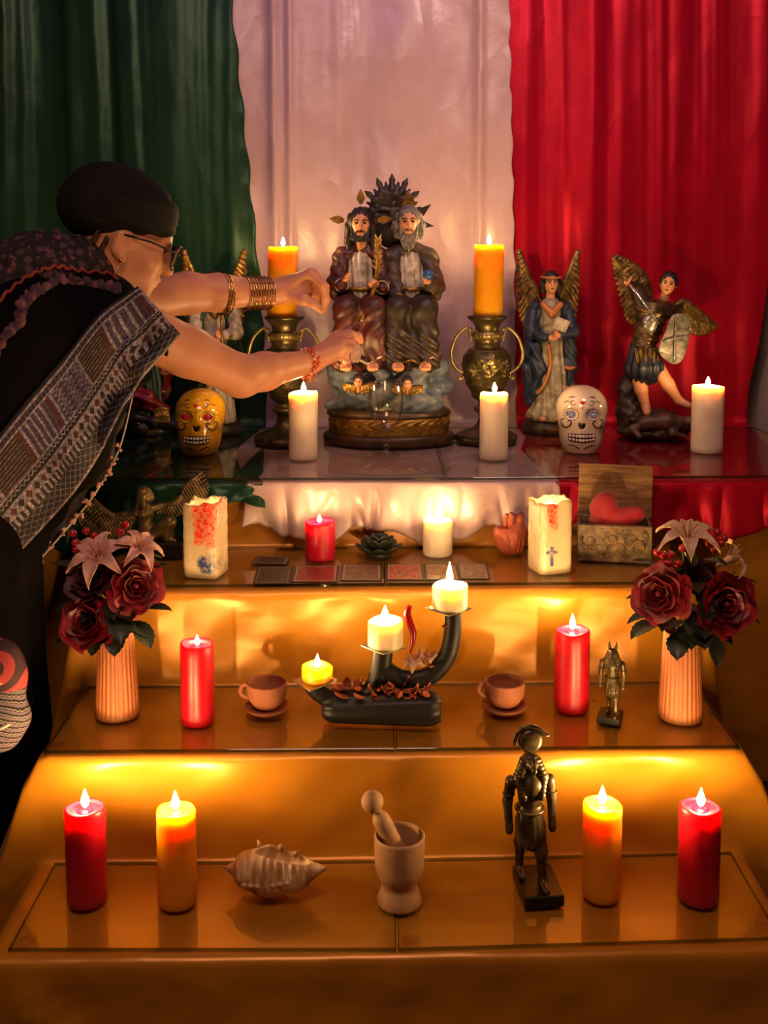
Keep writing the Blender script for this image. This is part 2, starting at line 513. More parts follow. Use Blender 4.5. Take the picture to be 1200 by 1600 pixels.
# ---------------------------------------------------------------- hanging satin that runs down the wall, over the altar table and over its front edge
ZC = 0.7085          # cloth level on the altar table
YF = 2.268           # front edge of the table cloth
def lerp(a, b, t): return a + (b - a) * t
def interp(pts, x):
    if x <= pts[0][0]: return pts[0][1]
    for (a, p), (b, q) in zip(pts, pts[1:]):
        if x <= b: return lerp(p, q, (x - a) / (b - a))
    return pts[-1][1]
def curtain(name, label, m, left, right, foldfn, hem, y_off, nx=150, cat='curtain', seed=1):
    """left/right: x of the edges as (z) -> x on the wall; hem(x) -> z of the lower edge in front"""
    rows = []
    zs = [2.42 - i * (2.42 - ZC - 0.03) / 70 for i in range(71)]
    for z in zs: rows.append(('w', z))
    for k in range(1, 5): rows.append(('c', k / 5))
    for k in range(0, 17): rows.append(('t', k / 16))
    for k in range(1, 5): rows.append(('k', k / 5))
    for k in range(0, 15): rows.append(('f', k / 14))
    vs = []; rnd = random.Random(seed); ph = [rnd.uniform(0, 6.28) for _ in range(8)]
    def wall(x, z, u): return 3.035 - y_off - foldfn(x, z, u)
    def droop(x, t, u):
        a = 0.004 + 0.020 * t
        return a * (math.sin(x * 34 + ph[0] + t) * 0.6 + math.sin(x * 61 + ph[1] - 2 * t) * 0.4 + 0.3 * math.sin(x * 97 + ph[2]))
    for kind, q in rows:
        for i in range(nx + 1):
            u = i / nx
            if kind == 'w':
                x = lerp(left(q), right(q), u); p = (x, wall(x, q, u), q)
            else:
                zl = ZC + 0.03
                x0 = lerp(left(zl), right(zl), u); xf = lerp(left(-1), right(-1), u)
                if kind == 'c':
                    yb = wall(x0, zl, u); a = q * PI / 2
                    p = (x0, yb - 0.03 * (1 - math.cos(a)), zl - 0.03 * math.sin(a))
                elif kind == 't':
                    yb = wall(x0, zl, u) - 0.03
                    y = lerp(yb, YF + 0.012, q)
                    p = (lerp(x0, xf, q), y, ZC + (0.0012 * math.sin(x0 * 50 + q * 9 + ph[3])) * (1 - q) )
                elif kind == 'k':
                    a = q * PI / 2
                    p = (xf, YF + 0.012 - 0.012 * math.sin(a), ZC - 0.012 * (1 - math.cos(a)))
                else:
                    zh = hem(xf, u)
                    z = lerp(ZC - 0.012, zh, q)
                    p = (xf + 0.01 * q * math.sin(xf * 40 + ph[4]), YF - 0.008 * q - abs(droop(xf, q, u)), z)
            vs.append(p)
    n = nx + 1; fs = []
    for j in range(len(rows) - 1):
        for i in range(nx): fs.append((j * n + i, j * n + i + 1, (j + 1) * n + i + 1, (j + 1) * n + i))
    o = mesh_obj(name, vs, fs, m)
    sol = o.modifiers.new('thickness', 'SOLIDIFY'); sol.thickness = 0.0012; sol.offset = 0
    return tag(o, label, cat)

def n1d(x, seed):
    i = math.floor(x); f = x - i; f = f * f * (3 - 2 * f)
    def r(k): return (math.sin((k + seed * 17.3) * 127.1) * 43758.5453) % 1.0
    return r(i) * (1 - f) + r(i + 1) * f - 0.5
def bumpx(x, c, w): return math.exp(-((x - c) / w) ** 2)
def green_fold(x, z, u):
    a = 0.030 * (0.35 + 0.65 * min(1, max(0, (z - 0.7) / 0.7)))
    w = x - 0.5 + 0.010 * math.sin(z * 3.1 + x * 7) - 0.02 * (z - 1.2)
    s = 1.4 * n1d(w * 11.0, 3) + 0.6 * n1d(w * 23.0 + 0.25 * z, 8) + 0.25 * n1d(w * 47 + z, 5)
    return a * s + 0.004 * math.sin(z * 21 + x * 13) * max(0, 1.3 - z) + 0.004 * math.sin(z * 60) * bumpx(x, -0.37, 0.03)
def white_fold(x, z, u):
    up = min(1, max(0.25, (z - 0.8) / 0.8))
    s = 0.020 * up * bumpx(x, -0.31, 0.016) + 0.014 * up * bumpx(x, -0.265, 0.012) + 0.016 * up * bumpx(x, 0.268, 0.014) + 0.010 * bumpx(x, -0.12, 0.03)
    s += 0.008 * math.sin(x * 24 + 0.5 + 0.4 * math.sin(z * 2)) * up + 0.005 * math.sin(x * 11 - z * 5) * math.sin(z * 9 + x * 4)
    if z > 0: s += 0.0045 * abs(math.sin(x * 9 + z * 16)) * abs(math.sin(z * 7 - x * 12)) * bumpx(z, 1.15, 0.35)
    s += 0.006 * math.sin(z * 95 + 3 * math.sin(z * 31)) * max(0, u - 0.965) / 0.035
    return s
def red_fold(x, z, u):
    up = 0.55 + 0.45 * min(1, max(0, (z - 0.8) / 0.7))
    w = x + 0.02 * math.sin(z * 1.7 + 1) + 0.03 * (z - 1.2)
    s = up * (0.034 * n1d(w * 9.0 + 0.3 * z, 21) + 0.016 * n1d(w * 21.0 - 0.25 * z, 33) + 0.005 * n1d(w * 50 + z, 41))
    s += 0.010 * abs(math.sin(x * 8 + z * 9)) * abs(math.sin(z * 6 - x * 7)) * max(0, min(1, (1.45 - z) * 2))
    return s
curtain('curtain', 'dark green satin curtain hanging behind the woman', 'green_satin',
        lambda z: -1.55, lambda z: interp([(-1, -0.262), (0.7, -0.335), (1.0, -0.345), (1.2, -0.358), (1.5, -0.385), (1.9, -0.421), (2.4, -0.44)], z) + 0.004 * math.sin(z * 40),
        green_fold, lambda x, u: 0.640 - 0.03 * math.sin(x * 9 + 1.2) - 0.06 * max(0, min(1, (-0.30 - x) * 6)) + 0.012 * math.sin(x * 31), 0.03, seed=2)
curtain('curtain', 'white satin curtain hanging between the green and red ones', 'white_satin',
        lambda z: -0.30 if z < 0 else -0.47, lambda z: interp([(-1, 0.380), (0.7, 0.385), (1.2, 0.372), (1.9, 0.350), (2.4, 0.345)], z) + 0.003 * math.sin(z * 55),
        white_fold, lambda x, u: 0.596 + 0.016 * math.sin(x * 26 + 2.5) + 0.008 * math.sin(x * 61) - 0.016 * bumpx(x, 0.17, 0.04), 0.012, nx=190, seed=5)
curtain('curtain', 'deep red satin curtain hanging beside the white one', 'red_satin',
        lambda z: 0.375 if z < 0 else 0.32, lambda z: interp([(-1, 0.93), (0.7, 1.06), (1.0, 1.075), (1.2, 1.12), (1.6, 1.19), (2.4, 1.21)], z) + 0.01 * math.sin(z * 14),
        red_fold, lambda x, u: 0.612 + 0.016 * math.sin(x * 15 + 0.5) - 0.02 * bumpx(x, 0.72, 0.1), -0.002, nx=190, seed=9)
rod = thing('curtain_rod', 'dark metal curtain rod above the three satin curtains', 'curtain rod', (0, 3.0, 2.447))
MB().tube([(-1.62, 0, 0), (1.3, 0, 0)], 0.012, 12).build('rod', 'dark_metal', rod)
for sx in (-1.62, 1.3): MB().ell((sx, 0, 0), 0.02).build('finial', 'dark_metal', rod)
for sx in (-1.2, 0.9): MB().tube([(sx, 0, 0.004), (sx, 0.09, 0.012), (sx, 0.17, 0.012)], 0.006, 8).build('bracket', 'dark_metal', rod)

# ---------------------------------------------------------------- gold satin over the steps
SHEAR = 0.022
def corner(p, q, r, n=4):
    return p, q
PROF = [(1.415, 0.0), (1.425, 0.05), (1.436, 0.10), (1.440, 0.15), (1.441, 0.178), (1.444, 0.186), (1.451, 0.1915), (1.462, 0.192),
        (1.55, 0.192), (1.64, 0.192), (1.680, 0.192), (1.688, 0.194), (1.692, 0.200), (1.694, 0.215), (1.692, 0.26), (1.690, 0.31), (1.689, 0.350), (1.690, 0.362), (1.694, 0.3695), (1.702, 0.372),
        (1.78, 0.372), (1.88, 0.372), (1.962, 0.372), (1.972, 0.374), (1.977, 0.381), (1.979, 0.40), (1.978, 0.45), (1.976, 0.50), (1.976, 0.540), (1.978, 0.551), (1.983, 0.558), (1.992, 0.560),
        (2.08, 0.560), (2.18, 0.560), (2.262, 0.560), (2.272, 0.562), (2.279, 0.570), (2.281, 0.60), (2.282, 0.65), (2.283, 0.690), (2.286, 0.698)]
def build_gold_cloth():
    prof = []
    for i in range(len(PROF) - 1):
        a, b = PROF[i], PROF[i + 1]
        d = math.hypot(a[0] - b[0], a[1] - b[1]); k = max(1, int(d / 0.02))
        for j in range(k): prof.append((lerp(a[0], b[0], j / k), lerp(a[1], b[1], j / k)))
    prof.append(PROF[-1])
    xc, hw = 0.016, 0.588
    NU = 72; NS = 16
    vs = []
    for (y, z) in prof:
        row = []
        def top(x):
            u = (x - xc) / hw
            yy = y + SHEAR * x; zz = z
            riser = 1.0 if (0.205 < z < 0.355 or 0.39 < z < 0.545 or 0.575 < z < 0.68 or z < 0.17) else 0.0
            if riser:
                yy += 0.0022 * math.sin(x * 23 + z * 31) + 0.0015 * math.sin(x * 51 - z * 60)
                yy += -0.004 * bumpx(x, 0.018, 0.006) + 0.003 * bumpx(x, 0.026, 0.004)
                if z < 0.17:
                    w = (x + 0.545) - (0.17 - z) * 0.85; yy -= (0.022 * bumpx(w, 0, 0.022) - 0.008 * bumpx(w, 0.05, 0.03)) * min(1, (0.17 - z) / 0.05)
                    yy += 0.006 * math.sin(x * 13 + 1) * (0.17 - z) / 0.17
            return (x, yy, zz)
        flare = 0.40 if z < 0.375 else 0.20
        if z < 0.193: flare = 0.12
        for side in (-1, 1):
            sk = []
            for k in range(1, NS + 1):
                t = k / NS; drop = z * t
                edge = xc + side * hw
                fold = 0.018 * t * math.sin(y * 26 + side + 2.2 * t) + 0.010 * t * math.sin(y * 57 + 3 * t)
                xo = edge + side * (0.010 * min(1, t * 8) + flare * drop * (1 - 0.25 * t) + fold)
                y2 = y + SHEAR * edge
                if y < 1.5: y2 -= 0.05 * t * t
                sk.append((xo, y2, z - drop + (0.001 if k == NS else 0)))
            if side < 0: row = list(reversed(sk)) + [top(xc + hw * (2 * i / NU - 1)) for i in range(NU + 1)]
            else: row += sk
        vs.append(row)
    n = len(vs[0]); fs = []
    for j in range(len(vs) - 1):
        for i in range(n - 1): fs.append((j * n + i, j * n + i + 1, (j + 1) * n + i + 1, (j + 1) * n + i))
    o = mesh_obj('satin_cloth', [p for r in vs for p in r], fs, 'gold_satin')
    return tag(o, 'gold satin cloth draped over the altar steps', 'cloth')
build_gold_cloth()
def build_table_cloth():
    """gold satin over the altar table itself: flat top under the panes, full-width front and ends to the floor"""
    x0, x1 = -1.05, 1.07; nx = 120; vs = []; n = nx + 1
    rows = [('t', 2.96), ('t', 2.60), ('t', 2.348)] + [('k', k / 4) for k in range(5)] + [('f', k / 20) for k in range(1, 21)]
    for kind, q in rows:
        for i in range(n):
            x = lerp(x0, x1, i / nx)
            if kind == 't': p = (x, q, 0.7045)
            elif kind == 'k': p = (x, 2.336 - 0.012 * math.sin(q * PI / 2), 0.7045 - 0.012 * (1 - math.cos(q * PI / 2)))
            else:
                z = lerp(0.69, 0.002, q)
                p = (x, 2.325 - 0.004 * q + 0.022 * q * (n1d(x * 9 + 3, 5) + 0.6 * n1d(x * 19, 9)), z)
            vs.append(p)
    fs = [(j * n + i, j * n + i + 1, (j + 1) * n + i + 1, (j + 1) * n + i) for j in range(len(rows) - 1) for i in range(nx)]
    for side in (0, nx):                                  # hanging ends
        b = len(vs); m = 24; ex = x0 if side == 0 else x1; sg = -1 if side == 0 else 1
        for k in range(13):
            for i in range(m + 1):
                y = lerp(2.326, 2.96, i / m); q = k / 12
                vs.append((ex + sg * (0.004 + 0.03 * q * (0.5 + n1d(y * 12, 4))), y, lerp(0.7045, 0.002, q)))
        fs += [(b + k * (m + 1) + i, b + k * (m + 1) + i + 1, b + (k + 1) * (m + 1) + i + 1, b + (k + 1) * (m + 1) + i) for k in range(12) for i in range(m)]
    return tag(mesh_obj('table_cloth', vs, fs, 'gold_satin'), 'gold satin cloth covering the wide altar table behind the steps', 'cloth')
build_table_cloth()

# ---------------------------------------------------------------- glass panes lying on the treads
def pane(label, cs, z, t=0.006):
    """cs: four corners (x, y) counter-clockwise from front left"""
    vs = []; b = 0.0012
    cx = sum(c[0] for c in cs) / 4; cy = sum(c[1] for c in cs) / 4
    ins = [(c[0] + (b if c[0] < cx else -b), c[1] + (b if c[1] < cy else -b)) for c in cs]
    vs += [(x, y, z - t) for x, y in ins] + [(x, y, z - t + b) for x, y in cs] + [(x, y, z - b) for x, y in cs] + [(x, y, z) for x, y in ins]
    fs = [(3, 2, 1, 0), (12, 13, 14, 15)]
    for k in range(3):
        for i in range(4): fs.append((k * 4 + i, k * 4 + (i + 1) % 4, k * 4 + 4 + (i + 1) % 4, k * 4 + 4 + i))
    o = mesh_obj('glass_shelf', vs, fs, 'pane_glass', smooth=False)
    o.data.materials.append(MATS['glass_edge'])
    for i, p in enumerate(o.data.polygons): p.material_index = 0 if i < 2 else 1
    return tag(o, label, 'glass shelf', 'glass panes on the altar')
TT = (0.200, 0.380, 0.568, 0.718)
pane('glass pane on the lowest step, half with the conch shell', [(-0.545, 1.449), (0.0175, 1.449), (0.0175, 1.675), (-0.545, 1.668)], TT[0])
pane('glass pane on the lowest step, half with the falcon headed figure', [(0.0205, 1.449), (0.585, 1.474), (0.585, 1.700), (0.0205, 1.678)], TT[0])
pane('glass pane on the candelabra step, half nearer the woman', [(-0.567, 1.692), (0.0175, 1.700), (0.0175, 1.968), (-0.567, 1.958)], TT[1])
pane('glass pane under the candelabra step, half with the jackal headed figure', [(0.0205, 1.700), (0.598, 1.711), (0.598, 1.982), (0.0205, 1.970)], TT[1])
pane('glass pane with the tarot cards, half with the winged kneeling figure', [(-0.575, 1.985), (0.0015, 1.998), (0.0015, 2.256), (-0.575, 2.244)], TT[2])
pane('glass pane with the tarot cards, half with the carved box', [(0.0045, 1.998), (0.595, 2.010), (0.595, 2.270), (0.0045, 2.258)], TT[2])
pane('large glass pane on the altar top under the yellow sugar skull', [(-1.02, 2.262), (0.1345, 2.270), (0.1345, 2.955), (-1.02, 2.955)], TT[3])
pane('large glass pane on the altar top under the white sugar skull', [(0.1375, 2.270), (1.05, 2.300), (1.05, 2.955), (0.1375, 2.955)], TT[3])
glass_mat('pad_clear', (0.93, 0.86, 0.74), 1.5, 0.05)
for lab, (x, y), z in (('small clear round pad at the corner of the lowest panes nearest the woman', (-0.522, 1.466), 0.200), ('small clear round pad under the lowest panes, beside their middle seam', (0.040, 1.466), 0.200),
                       ('small clear round pad at the corner of the lowest panes farthest from the woman', (0.566, 1.497), 0.200), ('small clear round pad in the corner of the second step pane by the fluted vase', (-0.548, 1.712), 0.380)):
    o = MB().lathe([(0, 0), (0.0105, 0), (0.0125, 0.0008), (0.0125, 0.0016), (0.0105, 0.0024), (0.0085, 0.002), (0, 0.002)], 24).build('glass_pad', 'pad_clear')
    o.location = (x, y, z); tag(o, lab, 'pad', 'pads on the glass panes')

# ---------------------------------------------------------------- candles
def wax(name, col, rr, scale, rough=0.38):
    return mat(name, col, rough, var=0.10, vscale=25, bump=0.05, bscale=40, sss=1.0, sssr=rr, sscale=scale, spec=0.45)
wax('red_wax', '#b3041c', (1.0, 0.05, 0.10), 0.060)
wax('crimson_wax', '#c00530', (1.0, 0.10, 0.20), 0.050)
wax('yellow_wax', '#e8960e', (1.0, 0.72, 0.12), 0.045)
wax('amber_wax', '#f0a60c', (1.0, 0.75, 0.10), 0.050)
wax('white_wax', '#ecdcc4', (1.0, 0.72, 0.45), 0.030)
wax('cream_wax', '#efe0b4', (1.0, 0.75, 0.40), 0.026)
mat('wick_mat', '#1b120c', 0.9)
emission_mat('flame_mat', (1.0, 0.60, 0.24), 330.0 * FLAME_GAIN)
emission_mat('flame_low_mat', (1.0, 0.60, 0.24), 180.0 * FLAME_GAIN)      # short, calmer flames
def pool_mat(name, col):
    return mat(name, col, 0.08, spec=0.6, sss=1.0, sssr=(1, 0.6, 0.3), sscale=0.02)
for n_, c_ in (('red', '#c40a1e'), ('crimson', '#cc0a34'), ('yellow', '#f0a818'), ('amber', '#f0a010'), ('white', '#f2e6cc'), ('cream', '#f4e8c0')): pool_mat(n_ + '_pool', c_)

def flame_mesh(hf, wf):
    prof = [(0, 0), (0.42, 0.06), (0.78, 0.17), (0.98, 0.30), (0.92, 0.44), (0.68, 0.60), (0.40, 0.76), (0.17, 0.90), (0, 1)]
    return [(r * wf, z * hf) for r, z in prof]
def candle(label, loc, r, h, kind, flame=(0.028, 0.0050), pool=0.010, wick=0.009, tilt=(0, 0), group=None, lean=0.0, seed=0, rim=0.005, wick_xy=(0, 0), fm='flame_mat'):
    t = thing('pillar_candle', label, 'candle', loc, 0, group)
    t.rotation_euler = (tilt[0], tilt[1], seed * 1.3)
    rr = random.Random(seed); ph = [rr.uniform(0, 6.28) for _ in range(4)]
    def rf(th, z, q):
        k = min(1, q / r)
        return q * (1 + k * 0.008 * math.sin(2 * th + ph[0] + z * 14) + k * 0.004 * math.sin(3 * th + ph[1] - z * 30))
    prof = [(0, 0), (r * 0.93, 0), (r, 0.003)]
    n = 14
    prof += [(r * (1 + 0.006 * math.sin(i * 1.7 + seed)), 0.003 + (h - 0.008) * i / n) for i in range(1, n + 1)]
    prof += [(r - 0.001, h - 0.0015), (r - 0.0028, h), (r - rim, h - 0.001), (r - rim - 0.0025, h - pool * 0.6), (r - rim - 0.004, h - pool), (0, h - pool)]
    b = MB(); b.lathe(prof, 40, rf)
    b.v = [(x, y, z + (0.0016 * math.sin(math.atan2(y, x) + ph[2]) + 0.001 * math.sin(3 * math.atan2(y, x) + ph[3])) * (1 if z > h - 0.004 else 0)) for x, y, z in b.v]
    b.build('wax_body', kind + '_wax', t)
    zp = h - pool + 0.0008
    MB().lathe([(0.42 * r, zp - 0.0006), (0.40 * r, zp), (0, zp + 0.0002)], 32).build('wax_pool', kind + '_pool', t)
    wx, wy = wick_xy
    if wick > 0:
        MB().tube([(wx, wy, zp - 0.002), (wx + 0.0004, wy, zp + wick * 0.5), (wx + 0.0015 + lean, wy, zp + wick)], [0.0011, 0.001, 0.0008], 7).build('wick', 'wick_mat', t)
    if flame:
        m = MB(); m.M = Matrix.Translation((wx + 0.001 + lean * 0.5, wy, zp + wick * 0.45)); m.lathe(flame_mesh(*flame), 16); m.build('flame', fm, t)
    return t
G1 = 'candles on the lowest step'
candle('tall red pillar candle at the woman\'s end of the lowest step', (-0.463, 1.566, 0.2), 0.031, 0.150, 'red', group=G1, seed=1, pool=0.0055, rim=0.004, flame=(0.030, 0.0062))
candle('tall yellow pillar candle on the lowest step between the red candle and the shell', (-0.321, 1.561, 0.2), 0.030, 0.150, 'yellow', group=G1, seed=2, pool=0.0055, rim=0.004, flame=(0.030, 0.0062))
candle('tall yellow pillar candle on the lowest step beside the falcon headed figure', (0.341, 1.578, 0.2), 0.030, 0.150, 'yellow', group=G1, seed=3, pool=0.0055, rim=0.004, flame=(0.030, 0.0062))
candle('tall red pillar candle on the lowest step, at the end away from the woman', (0.491, 1.571, 0.2), 0.032, 0.150, 'red', group=G1, seed=4, pool=0.0055, rim=0.004, flame=(0.030, 0.0062))
G2 = 'candles on the second step'
candle('glossy red pillar candle between the fluted vase and the terracotta cup', (-0.329, 1.803, 0.38), 0.0295, 0.143, 'red', group=G2, seed=5, pool=0.009, flame=(0.018, 0.0042))
candle('glossy red pillar candle beside the jackal headed figure', (0.341, 1.858, 0.38), 0.0315, 0.147, 'red', group=G2, seed=6, pool=0.006, flame=(0.030, 0.0055), wick=0.010)
G3 = 'candles on the third step'
candle('short bright crimson candle behind the tarot cards', (-0.134, 2.169, 0.568), 0.0315, 0.080, 'crimson', group=G3, seed=7, pool=0.008, flame=(0.016, 0.0045), fm='flame_low_mat')
candle('short white candle behind the tarot cards, in front of white satin', (0.114, 2.198, 0.568), 0.0315, 0.076, 'white', group=G3, seed=8, pool=0.004, flame=(0.022, 0.0048), fm='flame_low_mat')
G4 = 'white candles on the altar top'
candle('white pillar candle under the woman\'s reaching arm', (-0.193, 2.491, 0.718), 0.0345, 0.160, 'white', group=G4, seed=9, pool=0.004, flame=(0.024, 0.0055), tilt=(0, 0.012))
candle('white pillar candle in front of the bare two-handled urn', (0.262, 2.491, 0.718), 0.0340, 0.158, 'white', group=G4, seed=10, pool=0.004, flame=(0.024, 0.0055))
candle('white pillar candle in front of the red curtain beside the sword angel', (0.796, 2.574, 0.718), 0.0385, 0.165, 'white', group=G4, seed=11, pool=0.004, flame=(0.021, 0.0055))

# ---------------------------------------------------------------- two-handled urns with yellow candles
mat('antique_brass', '#6d5e38', 0.36, metal=0.75, dark='#3a3220', vscale=22, bump=0.15, bscale=90)
mat('pale_brass', '#b09a5c', 0.34, metal=0.7, dark='#6a5a34', vscale=30)
def make_urn(label, loc):
    t = thing('two_handled_urn', label, 'urn', loc, 0, 'brass urns')
    def flowers(th, z, r):
        if 0.125 < z < 0.238:
            w = min(1, (z - 0.125) / 0.02, (0.238 - z) / 0.02)
            a = 0.0
            for (cz, n, off) in ((0.148, 7, 0.0), (0.172, 8, 0.4), (0.196, 9, 0.1), (0.220, 9, 0.5)):
                ang = ((th / (2 * PI) * n + off) % 1.0 - 0.5) / n * 2 * PI * r
                dz = z - cz; d = math.hypot(ang, dz)
                if d < 0.018:
                    pet = 0.5 + 0.5 * math.cos(5 * math.atan2(dz, ang) + cz * 90)
                    a = max(a, (1 - d / 0.018) ** 0.5 * (0.35 + 0.65 * pet) if d > 0.003 else 0.9)
            return r - 0.002 + 0.0055 * a * w
        return r
    body = smooth_path([(0.035, 0.112), (0.046, 0.135), (0.0555, 0.160), (0.0615, 0.185), (0.0633, 0.205), (0.060, 0.225), (0.050, 0.239), (0.036, 0.246), (0.0325, 0.254)], 9)
    MB().lathe([(0, 0.110)] + body + [(0, 0.2545)], 120, flowers).build('vase_body', 'antique_brass', t)
    neck = [(0, 0.253), (0.033, 0.253), (0.0335, 0.262), (0.034, 0.266)]
    MB().lathe(neck + [(0.034, 0.267), (0, 0.268)], 40).build('collar', 'antique_brass', t)
    ring = [(0.031, 0.265)] + [(0.033 + 0.0052 * math.sin(PI * k / 8), 0.266 + 0.022 * k / 8) for k in range(9)] + [(0.030, 0.290)]
    MB().lathe(ring, 96, lambda th, z, r: r + (0.0016 * abs(math.sin(14 * th)) if 0.268 < z < 0.286 else 0)).build('ribbed_ring', 'pale_brass', t)
    lip = smooth_path([(0.031, 0.288), (0.0315, 0.296), (0.034, 0.304), (0.039, 0.311), (0.0465, 0.317), (0.0505, 0.321), (0.0505, 0.327), (0.048, 0.328)], 4)
    MB().lathe([(0, 0.287)] + lip + [(0.040, 0.325), (0, 0.324)], 48).build('flared_mouth', 'antique_brass', t)
    foot = smooth_path([(0.080, 0.002), (0.081, 0.010), (0.074, 0.018), (0.055, 0.026), (0.038, 0.034), (0.026, 0.046), (0.021, 0.062), (0.023, 0.072), (0.031, 0.080), (0.031, 0.088), (0.024, 0.094), (0.022, 0.102), (0.034, 0.113)], 4)
    MB().lathe([(0, 0)] + [(0.079, 0.0)] + foot + [(0, 0.114)], 56, lambda th, z, r: r + (0.003 * math.sin(9 * th) if z < 0.03 else 0) + (0.001 * abs(math.sin(12 * th)) if 0.078 < z < 0.09 else 0)).build('pedestal', 'antique_brass', t)
    for s in (-1, 1):
        p = [(0.034, 0.258), (0.030, 0.270), (0.037, 0.276), (0.043, 0.268), (0.041, 0.262), (0.046, 0.284), (0.052, 0.296), (0.066, 0.288), (0.082, 0.268), (0.0915, 0.240), (0.0925, 0.222), (0.088, 0.203), (0.075, 0.186), (0.062, 0.178), (0.060, 0.168), (0.066, 0.160), (0.073, 0.164)]
        q = smooth_path(p, 5); n = len(q)
        MB().tube([(s * x, 0, z) for x, z in q], [0.0030 + 0.0014 * math.sin(PI * i / (n - 1)) for i in range(n)], 8).build('handle', 'pale_brass', t)
        for (cx, cz, rr) in ((0.0435, 0.291, 0.006), (0.0945, 0.216, 0.0035), (0.0665, 0.181, 0.0045), (0.069, 0.164, 0.005)):
            MB().ell((s * cx, 0, cz), (rr, rr * 0.7, rr), nu=10, nv=6).build('scroll', 'pale_brass', t)
    return t
uL = (-0.257, 2.718, 0.718)
uR = (0.268, 2.737, 0.718)
urn_proto = make_urn('antique brass two-handled urn behind the woman\'s bracelets', uL)
urn2 = copy_tree(urn_proto, None, uR); urn2['label'] = 'antique brass two-handled urn standing clear of the woman, beside the robed angel'
candle('yellow pillar candle on the urn behind the woman\'s hand', (uL[0] - 0.006, uL[1], uL[2] + 0.3255), 0.0385, 0.180, 'amber', group='yellow candles on urns', seed=12, pool=0.003, flame=(0.022, 0.0055), tilt=(0, -0.03))
candle('yellow pillar candle on the urn in front of the curtain seam', (uR[0] + 0.002, uR[1], uR[2] + 0.3255), 0.0385, 0.185, 'amber', group='yellow candles on urns', seed=13, pool=0.003, flame=(0.024, 0.0055), tilt=(0, -0.03))

# ---------------------------------------------------------------- clear goblet
gob = thing('goblet', 'empty clear glass goblet in front of the seated pair statue', 'goblet', (0.005, 2.523, 0.718))
outer = smooth_path([(0.0065, 0.062), (0.014, 0.066), (0.028, 0.082), (0.0385, 0.104), (0.0425, 0.128), (0.0425, 0.150), (0.0400, 0.178)], 6)
inner = [(r - 0.0016, z + 0.001) for r, z in outer[3:]]
MB().lathe(outer + [(0.0392, 0.1788)] + list(reversed(inner)) + [(0, 0.070)], 48).build('bowl', 'clear_glass', gob)
stem = smooth_path([(0.031, 0.0), (0.033, 0.0015), (0.028, 0.004), (0.012, 0.008), (0.006, 0.016), (0.0085, 0.024), (0.006, 0.032), (0.0095, 0.042), (0.0065, 0.052), (0.0070, 0.062)], 5)
MB().lathe([(0, 0)] + stem + [(0, 0.062)], 40).build('stem', 'clear_glass', gob)

# ---------------------------------------------------------------- terracotta cups on saucers
mat('terracotta', '#a3603c', 0.75, var=0.25, vscale=40, bump=0.15, bscale=150)
def make_cup(label, loc):
    c = thing('cup', label, 'cup', (loc[0], loc[1], loc[2] + 0.0085), 0, 'terracotta cups')
    po = smooth_path([(0.019, 0.0), (0.021, 0.002), (0.026, 0.008), (0.0335, 0.020), (0.0365, 0.034), (0.0362, 0.046)], 5)
    pi = [(r - 0.0035, z) for r, z in reversed(smooth_path([(0.0225, 0.006), (0.030, 0.018), (0.0362, 0.034), (0.0357, 0.0465)], 5))]
    MB().lathe([(0, 0)] + po + [(0.0345, 0.0478)] + pi + [(0, 0.0055)], 44).build('bowl', 'terracotta', c)
    MB().tube(smooth_path([(-0.034, 0, 0.040), (-0.041, 0, 0.042), (-0.047, 0, 0.034), (-0.045, 0, 0.024), (-0.034, 0, 0.018)], 6), 0.0042, 10).build('handle', 'terracotta', c)
    return c
def make_saucer(label, loc):
    s = MB().lathe([(0, 0), (0.026, 0), (0.030, 0.002), (0.038, 0.007), (0.041, 0.0115), (0.040, 0.013), (0.036, 0.011), (0.028, 0.008), (0.021, 0.007), (0, 0.0070)], 44).build('saucer', 'terracotta')
    s.location = loc
    return tag(s, label, 'saucer', 'terracotta saucers')
for pos, who in (((-0.211, 1.842, 0.38), 'the red candle'), ((0.218, 1.848, 0.38), 'the candelabra log and the far red candle')):
    if who == 'the red candle':
        make_saucer('terracotta saucer on the woman\'s side of the candelabra', pos); make_cup('terracotta cup on the woman\'s side of the candelabra', pos)
    else:
        make_saucer('terracotta saucer on the jackal figure\'s side of the candelabra', pos); make_cup('terracotta cup on the jackal figure\'s side of the candelabra', pos)

# ---------------------------------------------------------------- mortar and pestle
mat('pale_wood', '#b98a5e', 0.6, var=0.25, vscale=35, bump=0.1, bscale=80)
mor = (0.024, 1.56, 0.2)
mt = thing('mortar', 'pale wooden mortar on the lowest step beside the shell', 'mortar', mor)
mo = smooth_path([(0.033, 0.0), (0.0345, 0.003), (0.033, 0.012), (0.0275, 0.026), (0.0275, 0.033), (0.034, 0.046), (0.038, 0.062), (0.0388, 0.085), (0.0392, 0.108)], 5)
mi = smooth_path([(0.0352, 0.108), (0.0345, 0.085), (0.032, 0.060), (0.022, 0.045)], 4)
MB().lathe([(0, 0)] + mo + [(0.0375, 0.1098), (0.0362, 0.1096)] + mi + [(0, 0.042)], 48).build('body', 'pale_wood', mt)
ps = thing('pestle', 'pale wooden pestle with a ball end leaning in the mortar', 'pestle', (mor[0], mor[1], mor[2] + 0.05))
a = Vector((0.012, 0.0, 0.0)); b = Vector((-0.046, 0.004, 0.118)); d = b - a
prof = smooth_path([(0.001, 0.0), (0.011, 0.003), (0.0155, 0.014), (0.0155, 0.03), (0.014, 0.06), (0.0145, 0.088), (0.0115, 0.098), (0.0068, 0.105), (0.0085, 0.110)], 4)
ball = [(0.0175 * math.sin(PI * k / 14), 0.1225 - 0.0175 * math.cos(PI * k / 14)) for k in range(3, 15)]
